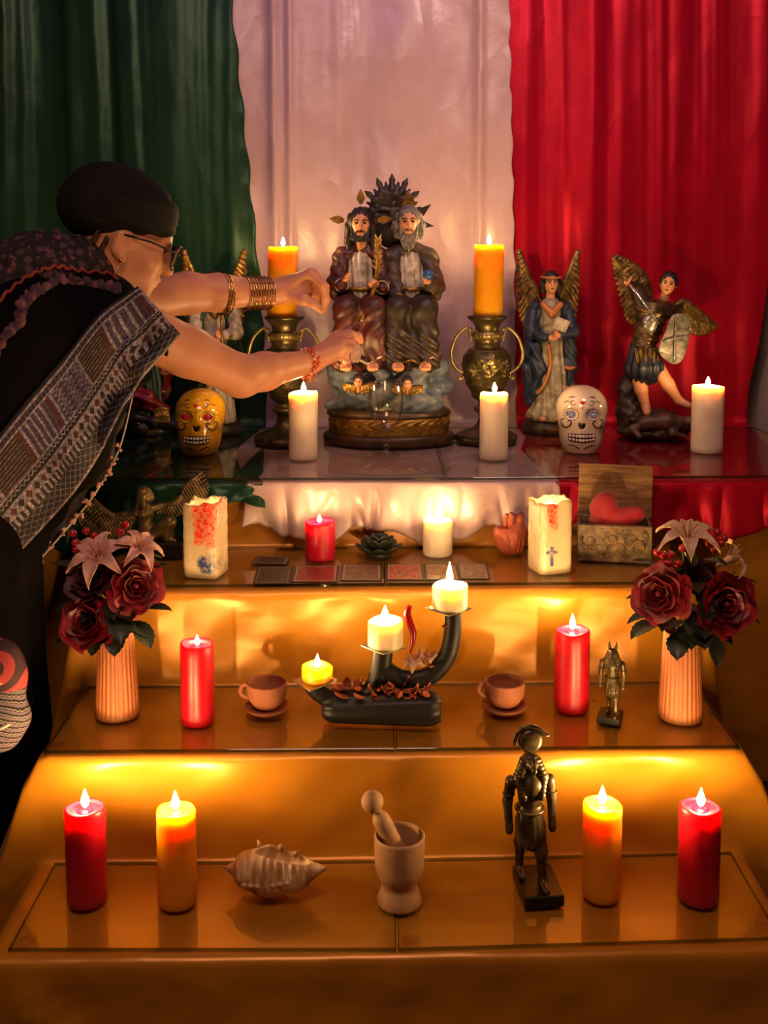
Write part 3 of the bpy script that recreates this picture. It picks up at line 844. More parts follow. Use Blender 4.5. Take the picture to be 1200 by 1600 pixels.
m = MB(); m.M = Matrix.Translation(a) @ d.to_track_quat('Z', 'Y').to_matrix().to_4x4()
m.lathe(prof + ball, 28); m.build('shaft', 'pale_wood', ps)

# ---------------------------------------------------------------- fluted vases
mat('vase_clay', '#a86030', 0.55, var=0.12, vscale=30, bump=0.05)
def make_vase(label, loc):
    t = thing('fluted_vase', label, 'vase', loc, 0, 'fluted vases')
    po = [(0.0375, 0.0), (0.039, 0.003)] + [(0.039 - 0.0075 * k / 16, 0.004 + 0.152 * k / 16) for k in range(17)]
    N = 26
    def rf(th, z, r):
        if r < 0.03 or z < 0.004: return r
        return r - 0.0022 * (1 - abs(math.sin(N / 2 * th)) ** 0.6) * min(1, (z - 0.004) / 0.01)
    inn = [(0.0285, 0.157), (0.028, 0.10), (0.024, 0.06), (0.020, 0.02)]
    MB().lathe([(0, 0)] + po + [(0.031, 0.158)] + inn + [(0, 0.015)], 156, rf).build('body', 'vase_clay', t)
    return t
VL = (-0.478, 1.831, 0.38); VR = (0.528, 1.821, 0.38)
vz = make_vase('fluted clay vase nearest the woman', VL)
v2 = copy_tree(vz, None, VR); v2['label'] = 'fluted clay vase beside the jackal headed figure'

# ---------------------------------------------------------------- square candles with dripped colour
def square_wax(name, z0, orange, blue, cross):
    m = bpy.data.materials.new(name); m.use_nodes = True; nt = m.node_tree; b = nt.nodes['Principled BSDF']
    vec = coords(nt); x, y, z = xyz(nt, vec)
    nz = noise(nt, vec, 45, 4, 0.6); nz2 = noise(nt, vec, 130, 3, 0.6)
    front = y.lt(0.004)
    o_ = (((x - orange[0]).abs() * -1 + orange[1] + (nz - 0.5) * 0.03) * 140).mn(1).mx(0) * ((z - orange[2]) * 60 + (nz - 0.5) * 4).mn(1).mx(0) * front
    col = mix(nt, nz, srgb('#c8ae84'), srgb('#d8c4a0'))
    col = mix(nt, o_ * ((nz2 - 0.3) * 4).mn(1).mx(0.6), col, srgb('#e0380e'))
    if cross:
        bl = ((x - blue[0]).abs().lt(0.0035) * (z - blue[2]).abs().lt(0.020)).mx((z - blue[2] - 0.008).abs().lt(0.0032) * (x - blue[0]).abs().lt(0.013))
        bl = bl * 0.9
    else:
        bl = ((((x - blue[0]) * (x - blue[0]) + (z - blue[2]) * (z - blue[2]) * 0.7) * -900 + 0.42 + (nz - 0.5) * 1.2) * 3).mn(1).mx(0)
    col = mix(nt, bl * front * ((nz2 - 0.25) * 4).mn(1).mx(0.2), col, srgb('#26407a'))
    nt.links.new(col, b.inputs['Base Color'])
    b.inputs['Roughness'].default_value = 0.3
    b.inputs['Subsurface Weight'].default_value = 0.6; b.inputs['Subsurface Radius'].default_value = (1, 0.7, 0.4); b.inputs['Subsurface Scale'].default_value = 0.014
    set_bump(nt, b, nz + nz2 * 0.5, 0.7, 0.004); MATS[name] = m
def square_candle(label, loc, w, h, rot, m, slope, flame):
    t = thing('square_candle', label, 'candle', loc, rot, 'square painted candles')
    def sq(th, q):
        c, s = abs(math.cos(th)), abs(math.sin(th)); k = (c ** 7 + s ** 7) ** (-1 / 7); return q * k
    n = 48; rings = []
    lv = [(0.94, 0.0), (1.0, 0.004)] + [(1.0 - 0.01 * math.sin(i * 2.1), 0.004 + (h - 0.012) * i / 14) for i in range(1, 15)] + [(0.985, h - 0.003), (0.95, h), (0.84, h - 0.001), (0.76, h - 0.008), (0.70, h - 0.013), (0.3, h - 0.014), (0, h - 0.014)]
    vs = []; fs = []
    for q, z in lv:
        for i in range(n):
            th = 2 * PI * i / n; r = sq(th, q * w / 2); x, y = r * math.cos(th), r * math.sin(th)
            zz = z + (slope * x + 0.0022 * math.sin(5 * th + 1) + 0.0015 * math.sin(9 * th)) * (max(0, z - h * 0.55) / (h * 0.45)) ** 3
            vs.append((x, y, zz))
    for j in range(len(lv) - 1):
        for i in range(n): fs.append((j * n + i, j * n + (i + 1) % n, (j + 1) * n + (i + 1) % n, (j + 1) * n + i))
    fs.append(tuple(reversed(range(n))))
    mesh_obj('wax_body', vs, fs, m, t)
    MB().tube([(0.0, 0, h - 0.015), (0.0005, 0, h - 0.010), (0.0015, 0, h - 0.006)], 0.001, 6).build('wick', 'wick_mat', t)
    mm = MB(); mm.M = Matrix.Translation((0.0015, 0, h - 0.0105)); mm.lathe(flame_mesh(*flame), 14); mm.build('flame', 'flame_low_mat', t)
    rr = random.Random(4)
    for k in range(5):
        a_ = rr.uniform(0, 6.28); q = sq(a_, w / 2 * 0.90)
        MB().ell((q * math.cos(a_), q * math.sin(a_), h - 0.001), (0.005, 0.005, 0.0035), nu=10, nv=6).build('wax_drip', m, t)
    return t
square_wax('drip_wax_left', 0, (0.012, 0.026, 0.058), (0.016, 0, 0.030), False)
square_wax('drip_wax_right', 0, (-0.012, 0.014, 0.085), (-0.012, 0, 0.038), True)
square_candle('square white candle with orange and blue drips beside the winged kneeling figure', (-0.355, 2.062, 0.568), 0.073, 0.148, -0.22, 'drip_wax_left', 0.12, (0.007, 0.0018))
square_candle('square white candle painted with a blue cross beside the clay heart', (0.334, 2.088, 0.568), 0.071, 0.145, 0.30, 'drip_wax_right', 0.10, (0.010, 0.0024))

# ---------------------------------------------------------------- lotus, cards
mat('lotus_green', '#3d4a38', 0.45, metal=0.35, dark='#1d2620', vscale=40, bump=0.15)
def petal_mesh(L, W, curl, cup, nu=8, nv=10, t=0.0015):
    def f(u, v):
        x = (u - 0.5) * 2; w = W * (math.sin(PI * (v * 0.86 + 0.10)) ** 0.8) * (1 - 0.15 * v)
        y = L * v * math.cos(curl * v * 0.5); z = L * v * math.sin(curl * v * 0.5) * 1.0 + cup * W * x * x * 1.0
        return (x * w, y, z)
    b = MB(); b.grid(f, nu, nv); return b
lt = thing('lotus_holder', 'dark green lotus flower holder between the two short candles', 'candle holder', (-0.011, 2.188, 0.568))
MB().lathe([(0, 0), (0.026, 0), (0.030, 0.004), (0.026, 0.012), (0.018, 0.016), (0, 0.016)], 32).build('cup', 'lotus_green', lt)
for ring, (n, rad, L, W, up, z) in enumerate(((8, 0.018, 0.036, 0.0145, 0.55, 0.006), (8, 0.012, 0.034, 0.0135, 0.95, 0.012), (5, 0.006, 0.030, 0.012, 1.25, 0.016))):
    for k in range(n):
        th = 2 * PI * (k + 0.5 * ring) / n
        s = Soft(0.003).ell((0, L * 0.5, 0), (W, L * 0.55, 0.0042)).ell((0, L * 0.55, 0.009), (W * 0.8, L * 0.5, 0.007), op='s', k=0.003)
        if k == 0: base = s.build('petal', 'lotus_green', lt, 0.0016)
        o = base if k == 0 else base.copy()
        if k: C.objects.link(o); o.parent = lt
        o.location = (-math.sin(th) * rad, math.cos(th) * rad, z); o.rotation_euler = (up, 0, th)

def card_mat(name, paper, ink, pic, seed, plain=False):
    m = bpy.data.materials.new(name); m.use_nodes = True; nt = m.node_tree; b = nt.nodes['Principled BSDF']
    vec = coords(nt, 'Object'); x, y, z = xyz(nt, vec)
    mp = nt.nodes.new('ShaderNodeMapping'); mp.inputs['Location'].default_value = (seed * 1.7, seed * 0.9, 0); nt.links.new(vec, mp.inputs['Vector'])
    n1 = noise(nt, mp.outputs[0], 70, 3, 0.6); n2 = voronoi(nt, mp.outputs[0], 130)
    inside = x.abs().lt(0.024) * y.abs().lt(0.036)
    frame = x.abs().lt(0.0265) * y.abs().lt(0.039) * (inside * -1 + 1)
    art = mix(nt, ((n1 - 0.45) * 6).mn(1).mx(0), srgb(pic), srgb(paper))
    art = mix(nt, n2.lt(0.28) * n1.gt(0.48), art, srgb(ink))
    col = mix(nt, inside, srgb('#2e2018' if not plain else '#1d1512'), art if not plain else mix(nt, ((n2 - 0.2) * 4).mn(1).mx(0), srgb('#5a4630'), srgb('#231a15')))
    col = mix(nt, frame, col, srgb(ink if plain else '#a08a62'))
    nt.links.new(col, b.inputs['Base Color']); b.inputs['Roughness'].default_value = 0.4; MATS[name] = m
card_specs = [('dark patterned tarot card back set askew behind the card row', (-0.234, 2.146, 0.568), 0.075, 0.052, -0.10, ('#3a2a20', '#8a6a44', '#2a1e18'), True),
              ('dark tarot card back at the row\'s end nearest the woman', (-0.22, 2.049, 0.568), 0.072, 0.110, 0.03, ('#3a2a20', '#7a5c3c', '#2a1e18'), True),
              ('tarot card with a red candle reflection painted over its picture, second of the row from the woman', (-0.136, 2.057, 0.568), 0.092, 0.108, 0.01, ('#7a4a38', '#3a1a18', '#96302c'), False),  # reddish print colour stands in for the crimson candle reflected in the glass
              ('tarot card with a grey brown picture on the woman\'s side of the glass seam', (-0.045, 2.066, 0.568), 0.084, 0.108, 0.0, ('#8a6a48', '#3a2a20', '#6a4a34'), False),
              ('tarot card with a bright red picture just past the glass seam', (0.041, 2.07, 0.568), 0.076, 0.108, 0.0, ('#b08458', '#4a2418', '#c0402c'), False),
              ('tarot card with a pale sketch picture in front of the short white candle', (0.115, 2.07, 0.568), 0.068, 0.108, 0.0, ('#c09a68', '#4a3424', '#a87848'), False),
              ('pale grey tarot card at the row\'s end beside the square cross candle', (0.18, 2.075, 0.568), 0.060, 0.106, -0.02, ('#b09070', '#3a3030', '#8a7458'), False)]
for i, (lab, pos, cw, cd_, rz, cols, plain) in enumerate(card_specs):
    card_mat('card_print_%d' % i, *cols, i + 1, plain)
    o = MB().box((0, 0, 0.0006), (0.060, 0.085, 0.0009), 0.0003).build('tarot_card', 'card_print_%d' % i, smooth=False)
    o.location = (pos[0], pos[1], pos[2] + (0.0004 if i else 0.0016)); o.rotation_euler = (0, 0, rz); o.scale = (cw / 0.060, cd_ / 0.085, 1)
    tag(o, lab, 'card', 'tarot cards')

# ---------------------------------------------------------------- conch shell
def shell_mat():
    m = bpy.data.materials.new('shell_mat'); m.use_nodes = True; nt = m.node_tree; b = nt.nodes['Principled BSDF']
    vec = coords(nt); x, y, z = xyz(nt, vec)
    nz = noise(nt, coords(nt, 'Object', (1, 0.4, 0.4)), 60, 3)
    nt.links.new(mix(nt, ((nz - 0.4) * 4).mn(1).mx(0), srgb('#a87c50'), srgb('#ecc894')), b.inputs['Base Color'])
    b.inputs['Roughness'].default_value = 0.42; set_bump(nt, b, nz, 0.3, 0.002); MATS['shell_mat'] = m
shell_mat()
mat('shell_inside', '#d9a877', 0.3, var=0.1)
sh = thing('conch_shell', 'large conch shell lying on the lowest step', 'seashell', (-0.176, 1.581, 0.2), -0.12)
s = Soft(0.008)
s.chain([(-0.034, 0.0, 0.037), (-0.006, 0.0, 0.037), (0.036, -0.001, 0.038), (0.084, -0.004, 0.050)], [0.029, 0.036, 0.027, 0.004])
s.ell((0.020, -0.006, 0.078), (0.050, 0.016, 0.034), rot=(0.35, 0.16, 0.02), op='s', k=0.003)
s.disp = lambda P: 0.0020 * np.sin(P[..., 0] * 560 + 60 * P[..., 2]) * np.clip((P[..., 0] + 0.030) * 60, 0, 1) * np.clip((P[..., 2] - 0.034) * 90, 0, 1) * np.clip((-0.014 - P[..., 1]) * 120, 0, 1)
s.build('body_whorl', 'shell_mat', sh, 0.0016, cut=0.0008)
s = Soft(0.002)
for k in range(7):
    q = k / 6; s.ell((-0.036 - 0.036 * q, 0.0, 0.037), (0.007, 0.027 * (1 - q) + 0.002, 0.027 * (1 - q) + 0.002), rot=(0, 0.10, 0.08))
s.build('spire', 'shell_mat', sh, 0.0014, cut=0.0008)
for (x, y, z, dx, dz) in ((-0.022, 0.012, 0.066, -0.003, 0.014), (0.010, 0.014, 0.066, 0.003, 0.009), (0.034, 0.010, 0.060, 0.005, 0.007), (-0.040, -0.016, 0.052, -0.006, 0.006)):
    MB().tube([(x, y, z), (x + dx * 0.5, y, z + dz * 0.6), (x + dx, y, z + dz)], [0.0055, 0.0035, 0.0006], 8).build('knob_spike', 'shell_mat', sh)
for k in range(9):                                   # scalloped ridge under the opening
    x = -0.036 + 0.011 * k
    MB().ell((x, -0.0345 + 0.0010 * (k - 2.5) ** 2 * 0.5, 0.030 + 0.0012 * k), (0.0062, 0.0036, 0.0040), (0, 0.1, 0.1), nu=10, nv=6).build('ridge_knob', 'shell_mat', sh)

# ---------------------------------------------------------------- clay heart, carved box with red heart
mat('red_clay', '#b5573a', 0.55, var=0.3, vscale=35, bump=0.2, bscale=70)
ht = thing('clay_heart', 'red clay anatomical heart vessel beside the square cross candle', 'sculpture', (0.268, 2.198, 0.568))
s = Soft(0.010)
s.ell((0, 0, 0.030), (0.033, 0.028, 0.031)).ell((-0.012, -0.002, 0.047), (0.025, 0.024, 0.018)).ell((0.016, 0.002, 0.048), (0.021, 0.022, 0.020))
s.ell((-0.012, -0.004, 0.066), (0.016, 0.014, 0.014), op='s', k=0.004)
s.disp = lambda P: 0.0014 * np.sin(P[..., 0] * 190 + 60 * P[..., 2]) * np.sin(P[..., 2] * 160)
s.build('vessel', 'red_clay', ht, 0.002, cut=0.001)
for (pts, r) in (([(0.004, 0.006, 0.052), (0.002, 0.006, 0.074), (0.006, 0.004, 0.086)], 0.0075), ([(0.020, 0.004, 0.056), (0.022, 0.004, 0.078), (0.020, 0.003, 0.084)], 0.0085), ([(-0.006, 0.010, 0.055), (-0.008, 0.010, 0.075), (-0.004, 0.008, 0.082)], 0.006)):
    p = smooth_path(pts, 4); MB().tube(p, [r * (1 + 0.12 * (i == len(p) - 1)) for i in range(len(p))], 14).build('artery', 'red_clay', ht)
for k in range(5):
    a_ = -2.2 + 0.35 * k
    p = smooth_path([(0.036 * math.cos(a_) * 0.86, 0.032 * math.sin(a_) * 0.9, 0.044), (0.036 * math.cos(a_ + 0.1) * 0.95, 0.032 * math.sin(a_ + 0.1) * 0.97, 0.030), (0.036 * math.cos(a_ + 0.05) * 0.82, 0.032 * math.sin(a_ + 0.05) * 0.85, 0.012)], 4)
    MB().tube(p, 0.0016, 6).build('vein', 'red_clay', ht)

def wood_mat(name, light, dark, ax=(1, 12, 12), sc=9):
    m = bpy.data.materials.new(name); m.use_nodes = True; nt = m.node_tree; b = nt.nodes['Principled BSDF']
    nz = noise(nt, coords(nt, 'Object', ax), sc, 4, 0.6)
    nt.links.new(mix(nt, ((nz - 0.35) * 3).mn(1).mx(0), srgb(dark), srgb(light)), b.inputs['Base Color'])
    b.inputs['Roughness'].default_value = 0.55; set_bump(nt, b, nz, 0.3, 0.002); MATS[name] = m
wood_mat('lid_wood', '#a5773f', '#5d3c1c')
wood_mat('carved_wood', '#9a7c50', '#4a3620', (6, 6, 6), 12)
bx = thing('carved_box', 'open carved wooden box with its lid raised, in front of the red satin', 'box', (0.484, 2.183, 0.568), -0.16)
W, D, Hh, th_ = 0.150, 0.085, 0.078, 0.006
for (nm, c, sz) in (('front_board', (0, -D / 2, Hh / 2), (W, th_, Hh)), ('back_board', (0, D / 2, Hh / 2), (W, th_, Hh)), ('end_board', (-W / 2 + th_ / 2, 0, Hh / 2), (th_, D - th_, Hh)), ('end_board', (W / 2 - th_ / 2, 0, Hh / 2), (th_, D - th_, Hh)), ('bottom_board', (0, 0, th_ / 2), (W - 2 * th_, D - th_, th_))):
    fb = MB().box(c, sz, 0.0012).build(nm, 'carved_wood', bx, smooth=False)
    if nm == 'front_board': front_board = fb
def scroll_curve(cx, cz, r0, turns, a0, sgn):
    pts = []
    for i in range(18):
        q = i / 17; r = r0 * (1 - 0.8 * q); a = a0 + sgn * turns * 2 * PI * q
        pts.append((cx + r * math.cos(a), -D / 2 - th_ / 2 - 0.0005, cz + r * math.sin(a)))
    return pts
for (cx, cz, r0, tr, a0, sg) in ((-0.052, 0.044, 0.017, 1.2, 2.6, 1), (-0.030, 0.030, 0.014, 1.1, 0.5, -1), (-0.008, 0.048, 0.016, 1.2, 3.2, 1), (0.010, 0.026, 0.013, 1.1, 2.0, -1), (0.028, 0.046, 0.016, 1.2, 0.2, 1), (0.050, 0.034, 0.015, 1.2, 3.4, -1), (-0.056, 0.020, 0.010, 1.0, 0.4, 1), (0.058, 0.060, 0.009, 1.0, 4.0, 1), (0.008, 0.064, 0.009, 1.0, 3.0, -1)):
    p = scroll_curve(cx, cz, r0, tr, a0, sg); MB().tube(p, [0.0034 - 0.0018 * i / 17 for i in range(18)], 8).build('carved_scroll', 'carved_wood', front_board)
for z in (0.004, Hh - 0.004): MB().box((0, -D / 2 - th_ / 2 - 0.001, z), (W, 0.004, 0.006), 0.001).build('rim_moulding', 'carved_wood', front_board, smooth=False)
lid = MB().box((0, 0, 0.055), (W + 0.006, 0.008, 0.110), 0.0015).build('lid', 'lid_wood', bx, smooth=False)
lid.location = (0.004, D / 2 + 0.010, Hh - 0.004); lid.rotation_euler = (-0.13, 0.02, 0.0)
for sx in (-0.045, 0.045): MB().tube([(sx - 0.008, D / 2 + 0.005, Hh - 0.002), (sx + 0.008, D / 2 + 0.005, Hh - 0.002)], 0.003, 8).build('hinge', 'dark_metal', bx)
mat('red_felt', '#b0141c', 0.6, var=0.2, vscale=40, bump=0.1, sheen=0.3)
hp = (0.484, 2.183, 0.568)
rh = Soft(0.016)
rh.ell((0.0, 0.0, 0.022), (0.052, 0.028, 0.022)).ell((-0.018, -0.002, 0.058), (0.024, 0.020, 0.024)).cone((-0.020, 0, 0.030), (-0.020, 0, 0.060), 0.022, 0.020).cone((-0.026, 0, 0.055), (-0.040, 0.0, 0.050), 0.012, 0.009)
rh.cone((0.015, -0.004, 0.030), (0.052, -0.006, 0.040), 0.020, 0.012).ell((0.040, -0.002, 0.045), (0.018, 0.014, 0.010))
o = rh.build('soft_heart', 'red_felt', None, 0.0026, cut=0.0)
o.location = (hp[0], hp[1], hp[2] + 0.052); o.rotation_euler = (0, 0, -0.16)
tag(o, 'lumpy red heart shaped object lying in the carved box', 'heart')

# ---------------------------------------------------------------- black branching candelabra
mat('black_lacquer', '#0d0c0b', 0.5, spec=0.4, bump=0.2, bscale=40)
mat('tin_plate', '#b7ac92', 0.28, metal=0.9)
mat('dried_petal', '#a4502c', 0.6, var=0.4, vscale=60)
mat('dried_pale', '#b88a6a', 0.55, var=0.35, vscale=60)
mat('chili_red', '#a81220', 0.25, var=0.2)
cl = (-0.003, 1.8, 0.38)
cd = thing('candelabra', 'black branching candelabra on a log base with dried petals', 'candelabra', cl)
S_ = 1 / 885.0
def cp(px, py, y=0.0): return ((px - 597) * S_, y, (1128 - py) * S_)
lg = Soft(0.004).cone((-0.082, 0.0, 0.030), (0.080, -0.012, 0.030), 0.0295, 0.0305)
lg.box((-0.124, 0.0, 0.03), (0.016, 0.05, 0.05), op='s', k=0.002).box((0.120, -0.012, 0.03), (0.016, 0.05, 0.05), op='s', k=0.002)
lg.disp = lambda P: 0.0008 * np.sin(np.arctan2(P[..., 2] - 0.030, P[..., 1]) * 11 + P[..., 0] * 20)
lg.build('log_base', 'black_lacquer', cd, 0.002, cut=0.0)
armA = smooth_path([cp(482, 1062), cp(500, 1082), cp(528, 1096), cp(560, 1093), cp(584, 1072), cp(594, 1042), cp(598, 1012)], 6)
armB = smooth_path([cp(596, 1040), cp(618, 1056), cp(645, 1060), cp(676, 1050), cp(698, 1020), cp(706, 985), cp(707, 952)], 6)
for pth, r0, r1 in ((armA, 0.015, 0.0185), (armB, 0.018, 0.0150)):
    n = len(pth); MB().tube(pth, [lerp(r0, r1, i / (n - 1)) for i in range(n)], 14, flat=((0, 1, 0), 0.85)).build('branch', 'black_lacquer', cd, sharp=50)
MB().tube([cp(566, 1088), cp(568, 1100), cp(572, 1112)], [0.016, 0.019, 0.020], 14).build('post', 'black_lacquer', cd)
CANDS = ((cp(492, 1061), 0.027, 0.026, 'amber', 'small yellow candle on the lowest candelabra plate', (0.024, 0.0052), 0.010), (cp(600, 1007), 0.031, 0.047, 'cream', 'cream candle on the middle candelabra plate', (0.024, 0.0058), 0.004), (cp(700, 946), 0.031, 0.043, 'cream', 'cream candle with the tallest flame on the top candelabra plate', (0.042, 0.0056), 0.008))
for k, (p, r, h, kind, lab, fl, pool) in enumerate(CANDS):
    pl = MB().box((0, 0, 0), (0.058, 0.058, 0.0022), 0.0008).build('drip_plate', 'tin_plate', cd, smooth=False)
    pl.location = p; pl.rotation_euler = (0.0, (-0.12, 0.05, 0.0)[k], (0.62, 0.75, 0.72)[k])
    ed = MB()
    candle(lab, (cl[0] + p[0] + (0.002 if k else 0.004), cl[1] + p[1], cl[2] + p[2] + (0.0022, 0.0018, 0.0012)[k]), r, h, kind, group='candles on the candelabra', seed=20 + k, pool=pool, flame=fl, wick=0.010, rim=0.004, fm='flame_low_mat')
rr = random.Random(11)
leaf_b = petal_mesh(0.022, 0.008, 0.9, 0.5, 5, 6)
proto_petal = None
for k in range(44):
    x = rr.uniform(-0.075, 0.075) if k < 26 else rr.uniform(-0.01, 0.085); ang = rr.uniform(-0.9, 0.5)
    y = -0.006 + 0.030 * math.sin(ang) * 0.95; z = 0.030 + 0.0300 * math.cos(ang)
    if proto_petal is None: proto_petal = leaf_b.build('dried_petal', 'dried_petal', cd); o = proto_petal
    else:
        o = proto_petal.copy(); C.objects.link(o); o.parent = cd
    o.location = (x, y - 0.003, z + rr.uniform(0.0, 0.006)); o.rotation_euler = (rr.uniform(-0.3, 0.6), rr.uniform(-0.3, 0.3), rr.uniform(0, 6.28)); q = rr.uniform(0.7, 1.2); o.scale = (q, q, q)
for (px, py) in ((545, 1072), (556, 1070), (577, 1052), (636, 1066), (648, 1068), (690, 975)):
    o = proto_petal.copy(); C.objects.link(o); o.parent = cd
    q = cp(px, py, -0.006); o.location = q; o.rotation_euler = (rr.uniform(0, 1), rr.uniform(-0.5, 0.5), rr.uniform(0, 6.28)); o.scale = (0.9, 0.9, 0.9)
ch = smooth_path([cp(640, 940, -0.004), cp(636, 955, -0.005), cp(645, 985, -0.006), cp(640, 1015, -0.006)], 6)
MB().tube(ch, [0.0008 + 0.006 * math.sin(PI * min(1, 0.15 + 0.8 * i / (len(ch) - 1))) for i in range(len(ch))], 10).build('chili_pod', 'chili_red', cd)
pf = thing('dried_flower', 'dried flower head with pale lily petals lying in the candelabra\'s upper curve', 'flower', (cl[0] + cp(655, 1022)[0], cl[1], cl[2] + cp(655, 1033)[2]))
s = Soft(0.006); s.ell((0, 0, 0.006), (0.022, 0.014, 0.011)).cone((-0.02, -0.006, 0.004), (-0.030, -0.008, -0.008), 0.006, 0.002).cone((0.0, -0.008, 0.006), (0.002, -0.010, 0.034), 0.006, 0.002).cone((0.014, -0.004, 0.008), (0.030, -0.004, 0.018), 0.008, 0.003).cone((-0.010, -0.012, 0.002), (-0.014, -0.014, -0.014), 0.005, 0.002)
s.disp = lambda P: 0.0015 * np.sin(P[..., 0] * 300) * np.sin(P[..., 2] * 260)
s.build('flower_head', 'dried_pale', pf, 0.0018)
for k in range(5):
    o = proto_petal.copy(); C.objects.link(o); o.parent = pf; o.name = 'petal'
    o.location = (rr.uniform(-0.02, 0.02), -0.010, rr.uniform(-0.004, 0.016)); o.rotation_euler = (rr.uniform(-0.5, 1.2), 0, rr.uniform(0, 6.28))

# ---------------------------------------------------------------- painted figures
mat('skin_paint', '#d9976a', 0.45, var=0.08, vscale=50)
mat('eye_paint', '#1a0f0a', 0.3)
mat('lip_paint', '#9c4a38', 0.5)
mat('brown_hair', '#2c1a10', 0.5, var=0.4, vscale=90, bump=0.3, bscale=200)
mat('black_hair', '#140f0c', 0.5, var=0.3, vscale=90)
mat('grey_hair', '#8f887c', 0.5, dark='#4a443c', vscale=120, bump=0.3, bscale=200)
mat('cream_paint', '#d8cdb4', 0.55, dark='#8d8068', vscale=55)
mat('maroon_paint', '#5d2418', 0.45, dark='#2e140e', vscale=30)
mat('brown_robe', '#5a4630', 0.5, dark='#2f2418', vscale=28)
mat('dark_robe', '#3a2a1c', 0.45, dark='#1e150e', vscale=30)
mat('gold_paint', '#b38a3c', 0.35, metal=0.6, dark='#6d4f1e', vscale=50)
mat('bronze_gold', '#8d6e36', 0.38, metal=0.6, dark='#43311a', vscale=60)
mat('cloud_blue', '#6d7886', 0.5, dark='#333b46', vscale=28)
mat('plinth_brown', '#5a4328', 0.4, metal=0.2, dark='#32241a', vscale=20)
mat('burst_brown', '#33241a', 0.5, dark='#1a120c', vscale=40)
mat('blue_robe', '#33435c', 0.45, dark='#18202e', vscale=30)
mat('green_robe', '#27503c', 0.42, dark='#10241a', vscale=30)
mat('grey_gown', '#b5a98c', 0.5, dark='#6b6048', vscale=50)
mat('red_robe', '#8e1c18', 0.4, dark='#4a0e0c', vscale=30)
mat('orange_trim', '#b8743a', 0.45, metal=0.2)
mat('silver_paint', '#b9b3a4', 0.32, metal=0.6, dark='#6a655a', vscale=60)
mat('rock_paint', '#453524', 0.5, dark='#1e1610', vscale=26)
mat('dark_rock', '#2e2c2a', 0.4, dark='#141312', vscale=26)
mat('blue_skirt', '#1d2a3a', 0.45, dark='#0e151e', vscale=40)

